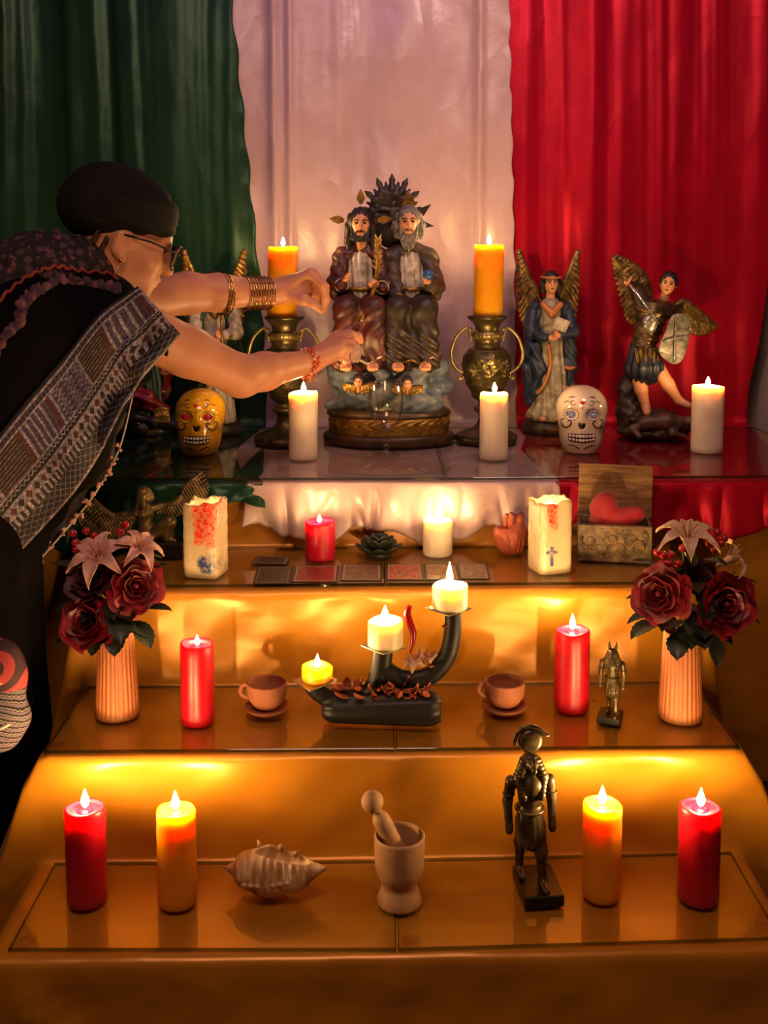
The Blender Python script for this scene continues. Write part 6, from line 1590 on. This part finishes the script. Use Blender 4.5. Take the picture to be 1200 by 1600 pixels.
# head frame
psi, pit = math.radians(18), math.radians(22)
fdir = Vector((math.cos(psi) * math.cos(pit), math.sin(psi) * math.cos(pit), -math.sin(pit)))
ly = -fdir; lx = ly.cross(Vector((0, 0, 1))).normalized(); lz = lx.cross(ly).normalized()
HR = Matrix((lx, ly, lz)).transposed()
HE = HR.to_euler()
HC = Vector((-0.530, 2.172, 1.228))
def hp(x, y, z): return W(HC + HR @ Vector((x, y, z)))
s = Soft(0.012)
s.ell(hp(0, 0.012, 0.025), (0.074, 0.092, 0.092), rot=HE, k=0.02).ell(hp(0, -0.034, -0.050), (0.052, 0.054, 0.056), rot=HE, k=0.03).ell(hp(0, -0.062, -0.088), (0.022, 0.020, 0.018), rot=HE, k=0.025)
s.ell(hp(0, -0.060, 0.012), (0.052, 0.030, 0.050), rot=HE, k=0.02)
s.cone(hp(0, -0.086, 0.012), hp(0, -0.103, -0.022), 0.007, 0.0105, k=0.010).ell(hp(0, -0.096, -0.026), (0.015, 0.012, 0.009), rot=HE, k=0.008)
s.ell(hp(0, -0.086, -0.049), (0.020, 0.010, 0.0065), rot=HE, k=0.005).ell(hp(0, -0.083, -0.061), (0.018, 0.010, 0.0065), rot=HE, k=0.005)
for q in (-1, 1):
    s.ell(hp(q * 0.036, -0.052, -0.020), (0.026, 0.024, 0.024), rot=HE, k=0.02)
    s.ell(hp(q * 0.030, -0.083, 0.012), (0.016, 0.010, 0.010), rot=HE, op='s', k=0.012)
    s.ell(hp(q * 0.075, 0.010, -0.008), (0.008, 0.019, 0.031), rot=HE, k=0.008)
    s.ell(hp(q * 0.082, 0.004, -0.004), (0.006, 0.010, 0.018), rot=HE, op='s', k=0.006)
    s.ell(hp(q * 0.077, 0.000, -0.036), (0.007, 0.009, 0.010), rot=HE, k=0.006)
# neck and torso
NB = W((-0.600, 2.130, 1.085))
s.cone(hp(0, 0.022, -0.050), NB, 0.052, 0.062, k=0.03)
SHR = W((-0.524, 2.08, 1.074)); SHL = W((-0.563, 2.3, 1.102))
HIP = W((-0.916, 2, 0.944))
s.chain([NB, W((-0.70, 2.06, 1.03)), HIP], [0.075, 0.085, 0.10], k=0.04)
s.cone(SHR, NB, 0.056, 0.055, k=0.04).cone(SHL, NB, 0.050, 0.055, k=0.04)
# near arm
EL = W((-0.307, 2.25, 0.943)); WR = W((-0.172, 2.43, 0.955))
mid = tuple(0.45 * SHR[i] + 0.55 * EL[i] for i in range(3)); fmid = tuple(0.68 * EL[i] + 0.32 * WR[i] for i in range(3))
s.chain([SHR, mid, EL], [0.060, 0.050, 0.043], k=0.02).chain([EL, fmid, WR], [0.043, 0.040, 0.0265], k=0.02)
# far arm
EL2 = W((-0.455, 2.44, 1.114)); WR2 = W((-0.261, 2.57, 1.113)); fm2 = tuple(0.65 * EL2[i] + 0.35 * WR2[i] for i in range(3))
s.chain([SHL, EL2], [0.056, 0.046], k=0.02).chain([EL2, fm2, WR2], [0.046, 0.042, 0.0285], k=0.02)
# far hand: back arched, fingers bent down to the pinch
def finger(pts, r): s.chain(pts, r, k=0.006)
kn = [(-0.18, 2.56, 1.158), (-0.173, 2.585, 1.156), (-0.172, 2.61, 1.148), (-0.178, 2.632, 1.136)]
pj = [(-0.148, 2.55, 1.129), (-0.144, 2.58, 1.125), (-0.145, 2.605, 1.116), (-0.157, 2.625, 1.108)]
dj = [(-0.142, 2.555, 1.098), (-0.141, 2.578, 1.092), (-0.147, 2.6, 1.088), (-0.16, 2.615, 1.084)]
tp = [(-0.147, 2.56, 1.073), (-0.145, 2.575, 1.066), (-0.152, 2.592, 1.066), (-0.166, 2.605, 1.069)]
pm = (-0.222, 2.585, 1.128)
for i in range(4):
    s.chain([WR2, W(kn[i])], [0.021, 0.0125], k=0.016)
    finger([W(kn[i]), W(pj[i]), W(dj[i]), W(tp[i])], [0.0115, 0.0100, 0.0088, 0.0065])
s.ell(W(pm), (0.036, 0.028, 0.026), k=0.015).ell(W((-0.177, 2.612, 1.111)), (0.020, 0.014, 0.022), k=0.012).cone(WR2, W((-0.191, 2.58, 1.109)), 0.024, 0.017, k=0.015)
finger([W((-0.23, 2.565, 1.107)), W((-0.195, 2.555, 1.095)), W((-0.17, 2.552, 1.084)), W((-0.152, 2.555, 1.065))], [0.018, 0.0150, 0.0110, 0.0065])
# near hand: reaching forward, pinching a crystal
kn2 = [(-0.109, 2.485, 1.005), (-0.103, 2.463, 0.997), (-0.104, 2.448, 0.986), (-0.113, 2.44, 0.973)]
pj2 = [(-0.079, 2.505, 1.014), (-0.077, 2.478, 0.998), (-0.081, 2.46, 0.983), (-0.093, 2.452, 0.967)]
dj2 = [(-0.061, 2.52, 1.009), (-0.067, 2.495, 0.986), (-0.074, 2.478, 0.97), (-0.086, 2.465, 0.957)]
tp2 = [(-0.055, 2.525, 0.995), (-0.072, 2.51, 0.973), (-0.08, 2.492, 0.961), (-0.092, 2.478, 0.951)]
for i in range(4):
    s.chain([WR, W(kn2[i])], [0.020, 0.0125], k=0.016)
    finger([W(kn2[i]), W(pj2[i]), W(dj2[i]), W(tp2[i])], [0.0115, 0.0100, 0.0088, 0.0068])
s.ell(W((-0.137, 2.455, 0.973)), (0.030, 0.024, 0.022), k=0.015)
finger([W((-0.143, 2.475, 0.982)), W((-0.111, 2.505, 1.011)), W((-0.083, 2.53, 1.014)), W((-0.062, 2.545, 1.002))], [0.015, 0.0125, 0.0100, 0.0068])
s.build('body', 'skin', PER, 0.0042)

# head wrap with wound folds
h = Soft(0.020)
h.ell(hp(0, 0.034, 0.058), (0.094, 0.110, 0.074), rot=HE).ell(hp(0, 0.078, 0.044), (0.086, 0.078, 0.070), rot=HE).ell(hp(0, 0.036, 0.086), (0.086, 0.100, 0.062), rot=HE)
for k in range(4):
    a0 = 0.05 * k
    ring = []
    for i in range(61):
        a = 2 * PI * i / 60
        ring.append(hp(0.088 * math.sin(a) * (1 + 0.03 * k), 0.026 - 0.100 * math.cos(a) * (1 - 0.03 * k), 0.040 + 0.012 * k + 0.016 * math.cos(a) + 0.006 * math.sin(a * 2 + k)))
    h.chain(ring, [0.0125] * 61, k=0.005)
h.chain([hp(-0.094, 0.045, 0.056), hp(-0.088, 0.0, 0.084), hp(-0.060, -0.030, 0.106), hp(-0.015, -0.042, 0.114)], [0.010, 0.013, 0.013, 0.011], k=0.006)
h.ell(hp(0, -0.085, -0.035), (0.10, 0.06, 0.055), rot=HE, op='s', k=0.01)
h.disp = lambda P: 0.0012 * np.sin((P[..., 2] + 0.35 * P[..., 0]) * 330 + 3 * np.sin(P[..., 0] * 40)) * np.clip((1.275 - P[..., 2]) * 30, 0, 1)
h.build('head_wrap', 'wrap_cloth', PER, 0.0042)
# loose hair at the nape
for (a, b_, c) in ((hp(-0.072, 0.060, 0.0), hp(-0.062, 0.068, -0.055), hp(-0.046, 0.060, -0.105)), (hp(-0.074, 0.040, -0.005), hp(-0.066, 0.046, -0.060), hp(-0.058, 0.050, -0.110))):
    MB().tube(smooth_path([a, b_, c], 5), [0.004] * 10 + [0.001], 6).build('hair_strand', 'brown_hair', PER)
# glasses, earring
for q in (-1, 1):
    g = MB(); c = Vector(hp(q * 0.033, -0.104, 0.010))
    pts = [hp(q * 0.033 + 0.030 * math.copysign(abs(math.cos(a)) ** 0.6, math.cos(a)), -0.106 + 0.012 * abs(math.cos(a)) * (1 if q * math.cos(a) > 0 else 0), 0.006 + 0.025 * math.copysign(abs(math.sin(a)) ** 0.6, math.sin(a))) for a in [2 * PI * k / 28 for k in range(28)]]
    g.tube(pts, 0.0024, 8, closed=True); fr = g.build('glasses_rim', 'frame_black', PER)
    l = MB(); vs = [Vector(p) for p in pts]; ctr = sum(vs, Vector()) / 28
    off = Vector(HR @ Vector((0, 0.0012, 0)))
    l._add([ctr - off] + [v - off for v in vs] + [ctr + off] + [v + off for v in vs], [(0, 1 + (i + 1) % 28, 1 + i) for i in range(28)] + [(29, 30 + i, 30 + (i + 1) % 28) for i in range(28)] + [(1 + i, 1 + (i + 1) % 28, 30 + (i + 1) % 28, 30 + i) for i in range(28)])
    l.build('lens', 'lens_dark', fr, smooth=False)
    MB().tube([hp(q * 0.062, -0.096, 0.014), hp(q * 0.077, -0.040, 0.016), hp(q * 0.079, 0.012, 0.010)], 0.0022, 6).build('glasses_temple', 'frame_black', PER)
MB().tube([hp(-0.006, -0.108, 0.012), hp(0.0, -0.111, 0.015), hp(0.006, -0.108, 0.012)], 0.002, 6).build('glasses_bridge', 'frame_black', PER)
MB().ell(hp(-0.085, 0.000, -0.040), 0.0042, nu=12, nv=8).build('earring_stud', 'gold_metal', PER)
MB().tube([hp(-0.084, 0.000, -0.045), hp(-0.084, -0.002, -0.080)], 0.0008, 5).build('earring_chain', 'gold_metal', PER)
MB().prism([(-0.009, -0.012), (0, -0.030), (0.009, -0.012), (0.006, 0.006), (0, 0.012), (-0.006, 0.006)], 0.002, lambda x, y, z: tuple(Vector(hp(-0.084, -0.004, -0.092)) + Vector((x * 0.8, y, z)))).build('earring_drop', 'dark_bronze', PER, smooth=False)

# tunic: one draped volume
t = Soft(0.05)
t.chain([W((-0.584, 2.14, 1.081)), W((-0.688, 2.1, 1.066)), W((-0.924, 2.02, 0.954))], [0.090, 0.148, 0.190], k=0.05)
t.cone(W((-0.581, 2.28, 1.073)), W((-0.634, 2.18, 1.094)), 0.072, 0.095)
t.cone(W((-0.547, 2.07, 1.068)), W((-0.485, 2.11, 1.019)), 0.090, 0.060, k=0.04)
t.chain([W((-0.554, 2.09, 0.997)), W((-0.638, 2.06, 0.835)), W((-0.74, 2.03, 0.662))], [0.082, 0.085, 0.080])
t.chain([W((-0.754, 2.06, 0.949)), W((-0.82, 2.02, 0.754)), W((-0.855, 2, 0.607))], [0.150, 0.150, 0.140])
t.box(W((-0.438, 2.14, 0.966)), (0.022, 0.12, 0.12), rot=(0, -0.80, 0.10), op='s', k=0.006)
t.disp = lambda P: 0.0035 * np.sin((P[..., 0] * 0.75 + P[..., 2] * 0.6) * 75 + 2 * np.sin(P[..., 2] * 20)) * np.clip((1.0 - P[..., 2]) * 4, 0.15, 1)
t.build('tunic', 'black_cloth', PER, 0.007)
def onT(px3, d=-0.003):
    """drop a point onto the camera-side surface of the tunic"""
    x, _, z = W(px3); y = t.front_y(x, z, -0.45, 0.35, 120)
    return (x, (y if y is not None else W(px3)[1]) + d, z)
# grey side panel under the sleeve with a blossom edge
g = Soft(0.03)
g.chain([W((-0.536, 2.11, 0.943)), W((-0.593, 2.09, 0.797)), W((-0.666, 2.07, 0.697)), W((-0.739, 2.05, 0.598))], [0.036, 0.040, 0.042, 0.036])
g.disp = lambda P: 0.003 * np.sin(P[..., 0] * 120 + P[..., 2] * 60)
g.build('side_panel', 'grey_cloth', PER, 0.005)
edge = smooth_path([W((-0.5, 2.09, 0.93)), W((-0.523, 2.08, 0.831)), W((-0.552, 2.07, 0.766)), W((-0.589, 2.06, 0.709)), W((-0.628, 2.05, 0.662)), W((-0.682, 2.04, 0.6)), W((-0.723, 2.03, 0.557))], 8)
MB().tube(edge, 0.0020, 6).build('panel_piping', 'piping_white', PER)
rr = random.Random(21)
for i in range(9, len(edge), 3):
    p = edge[i]; f_ = Soft(0.003)
    for k in range(4): f_.ell((p[0] + rr.uniform(-0.008, 0.008), p[1] - 0.003, p[2] + rr.uniform(-0.009, 0.009)), (rr.uniform(0.003, 0.005), 0.002, rr.uniform(0.003, 0.005)))
    f_.build('blossom', 'blossom_pink', PER, 0.002)

# skirt
k_ = Soft(0.05).chain([W((-0.90, 2.0, 0.98)), W((-0.90, 1.99, 0.6)), W((-0.90, 1.98, 0.24))], [0.20, 0.215, 0.235])
k_.disp = lambda P: 0.010 * np.sin(np.arctan2(P[..., 1], P[..., 0] - 0.02) * 13 + P[..., 2] * 3) * np.clip((0.9 - P[..., 2]) * 2, 0, 1)
k_.build('skirt', 'skirt_cloth', PER, 0.011, cut=0.002)

# embroidered band along the sleeve and side
def band_mat():
    m = bpy.data.materials.new('embroidery'); m.use_nodes = True; nt = m.node_tree; b = nt.nodes['Principled BSDF']
    u, v, _ = xyz(nt, coords(nt, 'UV'))
    nz = noise(nt, coords(nt), 160, 3, 0.6)
    thread = srgb('#c0b0bc'); dark = srgb('#1c1420'); purp = srgb('#5a4872'); red = srgb('#6a2a2c'); tan = srgb('#8a6a58')
    vv = v * 7.0
    blk = vv.floor(); fr = vv.frac()
    # panel blocks: alternate stripes across, stripes along and diamonds
    kind = (blk * 0.37).frac()
    across = (fr * 6.0).frac().lt(0.35)
    along = ((u * 26.0).frac().lt(0.45))
    dia = ((((u * 18.0).frac() - 0.5).abs() + ((fr * 3.0).frac() - 0.5).abs())).band(0.28, 0.46)
    pan = mix(nt, across, purp, thread)
    pan = mix(nt, kind.gt(0.33), pan, mix(nt, along, dark, tan))
    pan = mix(nt, kind.gt(0.66), pan, mix(nt, dia, purp, thread))
    pan = mix(nt, fr.lt(0.07), pan, thread)
    pan = mix(nt, fr.band(0.10, 0.22) * kind.lt(0.5), pan, red)
    # dark running border
    zig = (((v * 60.0).frac() - 0.5).abs() * 0.06 + u).band(0.535, 0.552)
    bor = mix(nt, zig, dark, thread)
    # figured stripe
    fig = ((((v * 34.0).frac() - 0.5).abs() * 2.0) + ((u - 0.645) * 16.0).abs()).lt(0.75)
    fg = mix(nt, fig, thread, mix(nt, (v * 17.0).frac().lt(0.5), srgb('#2a1a22'), red))
    fig2 = ((v * 52.0).frac()).lt(0.5)
    fg2 = mix(nt, fig2, dark, thread)
    # lattice
    la = ((u * 14.0 + v * 34.0).frac()).lt(0.20).mx((u * 14.0 - v * 34.0).frac().lt(0.20))
    lat = mix(nt, la, dark, srgb('#8e8088'))
    col = mix(nt, u.gt(0.035), dark, thread)
    col = mix(nt, u.gt(0.06), col, bor)
    col = mix(nt, u.band(0.06, 0.11), col, mix(nt, ((v * 60.0).frac()).lt(0.5), dark, purp))
    col = mix(nt, u.gt(0.11), col, thread)
    col = mix(nt, u.gt(0.13), col, pan)
    col = mix(nt, u.gt(0.48), col, thread)
    col = mix(nt, u.gt(0.50), col, bor)
    col = mix(nt, u.gt(0.575), col, thread)
    col = mix(nt, u.gt(0.59), col, fg)
    col = mix(nt, u.gt(0.70), col, fg2)
    col = mix(nt, u.gt(0.79), col, lat)
    col = mix(nt, u.gt(0.975), col, thread)
    col = mix(nt, ((nz - 0.35) * 2.5).mn(1).mx(0.25), srgb('#140e14'), col)
    nt.links.new(col, b.inputs['Base Color']); b.inputs['Roughness'].default_value = 0.75
    set_bump(nt, b, nz, 0.4, 0.002); MATS['embroidery'] = m
band_mat()
rows = [((-0.465, 2, 1.143), (-0.385, 2, 1.051)), ((-0.524, 2, 1.101), (-0.471, 2, 0.959)), ((-0.574, 2, 1.045), (-0.507, 2, 0.897)), ((-0.619, 2, 0.987), (-0.54, 2, 0.833)), ((-0.66, 2, 0.934), (-0.576, 2, 0.773)), ((-0.7, 2, 0.88), (-0.621, 2, 0.718)), ((-0.742, 2, 0.814), (-0.672, 2, 0.66)), ((-0.788, 2, 0.746), (-0.721, 2, 0.61)), ((-0.84, 2, 0.67), (-0.782, 2, 0.575))]
Lp = smooth_path([r[0] for r in rows], 6); Rp = smooth_path([r[1] for r in rows], 6)
NU_, NV_ = 20, len(Lp) - 1
vs = []; uv = []
for j in range(NV_ + 1):
    for i in range(NU_ + 1):
        a = i / NU_
        p = tuple(lerp(Lp[j][k], Rp[j][k], a) for k in range(3)); q = onT(p, -0.004); vs.append(q); uv.append((a, j / NV_))
# relax depth where the surface was missed
for _ in range(6):
    ys = [p[1] for p in vs]
    for j in range(NV_ + 1):
        for i in range(NU_ + 1):
            nb = [ys[jj * (NU_ + 1) + ii] for jj, ii in ((j - 1, i), (j + 1, i), (j, i - 1), (j, i + 1)) if 0 <= jj <= NV_ and 0 <= ii <= NU_]
            k = j * (NU_ + 1) + i; av = sum(nb) / len(nb)
            vs[k] = (vs[k][0], min(ys[k], 0.5 * ys[k] + 0.5 * av) if abs(ys[k] - av) < 0.03 else av, vs[k][2])
fs = [(j * (NU_ + 1) + i, j * (NU_ + 1) + i + 1, (j + 1) * (NU_ + 1) + i + 1, (j + 1) * (NU_ + 1) + i) for j in range(NV_) for i in range(NU_)]
o = mesh_obj('embroidered_band', vs, fs, 'embroidery', PER, uvs=uv)
sol = o.modifiers.new('thickness', 'SOLIDIFY'); sol.thickness = 0.004; sol.offset = 0
# yoke with rickrack and tassels
def yoke_mat():
    m = bpy.data.materials.new('yoke_cloth'); m.use_nodes = True; nt = m.node_tree; b = nt.nodes['Principled BSDF']
    vec = coords(nt); vo = voronoi(nt, vec, 48); nz = noise(nt, vec, 60, 3)
    c = mix(nt, vo.lt(0.35), srgb('#140d14'), srgb('#4a3040')); c = mix(nt, nz.gt(0.62), c, srgb('#6e3a3c'))
    nt.links.new(c, b.inputs['Base Color']); b.inputs['Roughness'].default_value = 0.85; set_bump(nt, b, vo, 0.6, 0.004); MATS['yoke_cloth'] = m
yoke_mat()
y_ = Soft(0.03)
y_.chain([W((-0.565, 2.13, 1.125)), W((-0.62, 2.1, 1.164)), W((-0.685, 2.06, 1.16)), W((-0.771, 2.02, 1.114))], [0.050, 0.070, 0.080, 0.085])
y_.chain([W((-0.602, 2.26, 1.118)), W((-0.678, 2.22, 1.159))], [0.055, 0.070])
y_.disp = lambda P: 0.004 * np.sin(P[..., 0] * 130 + 2 * np.sin(P[..., 2] * 90)) * np.sin(P[..., 1] * 90 + P[..., 2] * 60)
y_.build('yoke', 'yoke_cloth', PER, 0.006)
def onY(p, d=-0.003):
    x, _, z = W(p); a = y_.front_y(x, z, -0.45, 0.35, 120); b_ = t.front_y(x, z, -0.45, 0.35, 120)
    c = [q for q in (a, b_) if q is not None]; return (x, (min(c) if c else W(p)[1]) + d, z)
for pts in ([(-0.735, 2, 1.024), (-0.723, 2, 1.079), (-0.708, 2, 1.115), (-0.678, 2, 1.149), (-0.646, 2, 1.171), (-0.614, 2, 1.18), (-0.583, 2, 1.171), (-0.544, 2, 1.166), (-0.518, 2, 1.154)],):
    p = [onY(q, -0.004) for q in smooth_path(pts, 8)]
    p = [(a, b_, c + 0.0035 * math.sin(i * 1.7)) for i, (a, b_, c) in enumerate(p)]
    MB().tube(p, 0.0036, 6).build('rickrack', 'rickrack_red', PER)
rr = random.Random(5)
tas = smooth_path([(-0.727, 2, 0.981), (-0.713, 2, 1.02), (-0.688, 2, 1.054), (-0.67, 2, 1.085), (-0.664, 2, 1.117), (-0.639, 2, 1.142), (-0.605, 2, 1.156), (-0.569, 2, 1.151), (-0.533, 2, 1.144), (-0.511, 2, 1.137)], 4)
for i, q in enumerate(tas):
    p = onY(q, -0.006); f_ = Soft(0.004)
    for k in range(5): f_.ell((p[0] + rr.uniform(-0.008, 0.008), p[1], p[2] + rr.uniform(-0.010, 0.006)), (rr.uniform(0.004, 0.007), 0.004, rr.uniform(0.005, 0.009)))
    f_.build('tassel', 'tassel_pink' if i % 3 == 0 else 'tassel_purple', PER, 0.0028)
for q in smooth_path([(-0.737, 2.1, 1.215), (-0.709, 2.1, 1.24), (-0.67, 2.1, 1.255), (-0.635, 2.1, 1.247), (-0.608, 2.1, 1.227)], 2):
    p = W(q); f_ = Soft(0.004)
    for k in range(4): f_.ell((p[0] + rr.uniform(-0.008, 0.008), p[1], p[2] - 0.012 + rr.uniform(-0.008, 0.006)), (0.008, 0.006, 0.008))
    f_.build('tassel', 'tassel_purple', PER, 0.003)

# bangles on the far wrist, beaded bracelet on the near one
d = (Vector(WR2) - Vector(EL2)).normalized(); n1 = Vector((0, 0, 1)); n1 = (n1 - d * n1.dot(d)).normalized(); n2 = d.cross(n1)
for k in range(13):
    q = (0.37 + 0.026 * k) if k < 3 else (0.60 + 0.030 * (k - 2))
    c = Vector(EL2).lerp(Vector(WR2), q); R_ = 0.0475 if k < 3 else 0.0415 - 0.004 * q; c = c - n1 * 0.003
    tl = 0.12 * math.sin(k * 2.1)
    ring = [c + n1 * R_ * 1.03 * math.cos(a) + n2 * R_ * math.sin(a) + d * (tl * R_ * math.cos(a) * 0.4) for a in [2 * PI * i / 36 for i in range(36)]]
    MB().tube(ring, 0.0018, 7, closed=True).build('bangle', 'gold_metal', PER)
d = (Vector(WR) - Vector(EL)).normalized(); n1 = (Vector((0, 0, 1)) - d * d.z).normalized(); n2 = d.cross(n1)
c0 = Vector(EL).lerp(Vector(WR), 0.95)
for w_ in range(3):
    for k in range(16):
        a = 2 * PI * (k + 0.5 * w_) / 16; R_ = 0.0310
        MB().ell(c0 + d * (0.007 * (w_ - 1) + 0.006 * math.cos(a)) + n1 * R_ * math.cos(a) + n2 * R_ * math.sin(a), 0.0052, nu=8, nv=6).build('bracelet_bead', 'bead_orange' if (k + w_) % 3 else 'bead_pink', PER)
for k in range(7):
    a = PI + (k - 3) * 0.22; R_ = 0.034; p = c0 + n1 * R_ * math.cos(a) + n2 * R_ * math.sin(a)
    MB().tube([p, p + Vector((0.004, -0.002, -0.014))], [0.0016, 0.0012], 5).build('bracelet_fringe', 'bead_orange', PER)

# what she holds: a small crystal; her patterned bag
cr = Vector((-0.066, 2.462, 0.971))
m_ = MB(); m_.prism([(-0.010, -0.016), (0.006, -0.020), (0.013, -0.002), (0.011, 0.015), (-0.004, 0.020), (-0.012, 0.006)], 0.016, lambda x, y, z: (x + 0.15 * y, y * (1 - abs(z) * 12), z))
mat('crystal_rose', '#d8aa98', 0.12, spec=0.8, var=0.3, vscale=90, bump=0.4, bscale=120, coat=0.5)
o = m_.build('rose_crystal', 'crystal_rose', smooth=False); o.location = cr
tag(o, 'small pinkish crystal held in the woman\'s near hand', 'crystal')
def bag_mat():
    m = bpy.data.materials.new('bag_cloth'); m.use_nodes = True; nt = m.node_tree; b = nt.nodes['Principled BSDF']
    x, y, z = xyz(nt, coords(nt))
    wv = (z * 95.0 + x * 30.0 + noise(nt, coords(nt), 20, 2) * 1.4)
    st = wv.frac().lt(0.42); zz = ((x * 160.0).frac() - 0.5).abs() * 0.3
    low = mix(nt, st, srgb('#1a1416'), srgb('#6a5a66')); low = mix(nt, (wv + zz).frac().band(0.62, 0.72), low, srgb('#a89a98'))
    ring = (((x - 0.02) * (x - 0.02) + (z - 0.055) * (z - 0.055)) * 900.0).op('SQRT')
    top = mix(nt, (ring * 1.2).frac().lt(0.45), srgb('#a8383a'), srgb('#3a1c22'))
    nt.links.new(mix(nt, z.gt(0.015), low, top), b.inputs['Base Color']); b.inputs['Roughness'].default_value = 0.75; MATS['bag_cloth'] = m
bag_mat()
bg = thing('shoulder_bag', 'patterned red and black woven bag hanging at the woman\'s side', 'bag', (-0.65, 1.69, 0.476))
s = Soft(0.03).ell((0, 0, 0.0), (0.060, 0.028, 0.082)).ell((0, 0, -0.05), (0.058, 0.032, 0.042)).ell((0.01, 0, 0.06), (0.046, 0.024, 0.034))
s.disp = lambda P: 0.0025 * np.sin(P[..., 2] * 95 + P[..., 0] * 30)
s.build('pouch', 'bag_cloth', bg, 0.004)
MB().tube(smooth_path([(-0.052, 0.0, -0.056), (-0.01, -0.036, -0.050), (0.03, -0.034, -0.040), (0.056, -0.01, -0.03)], 5), 0.003, 6).build('piping', 'piping_white', bg)
MB().tube(smooth_path([(-0.04, -0.022, 0.020), (0.0, -0.032, 0.024), (0.04, -0.022, 0.036)], 5), 0.003, 6).build('piping', 'piping_white', bg)
MB().tube(smooth_path([(-0.03, 0.0, 0.085), (-0.07, 0.05, 0.22), (-0.08, 0.12, 0.36), (-0.06, 0.17, 0.45)], 6), 0.006, 8, flat=((0, 1, 0), 0.4)).build('strap', 'black_cloth', bg)

# end of scene
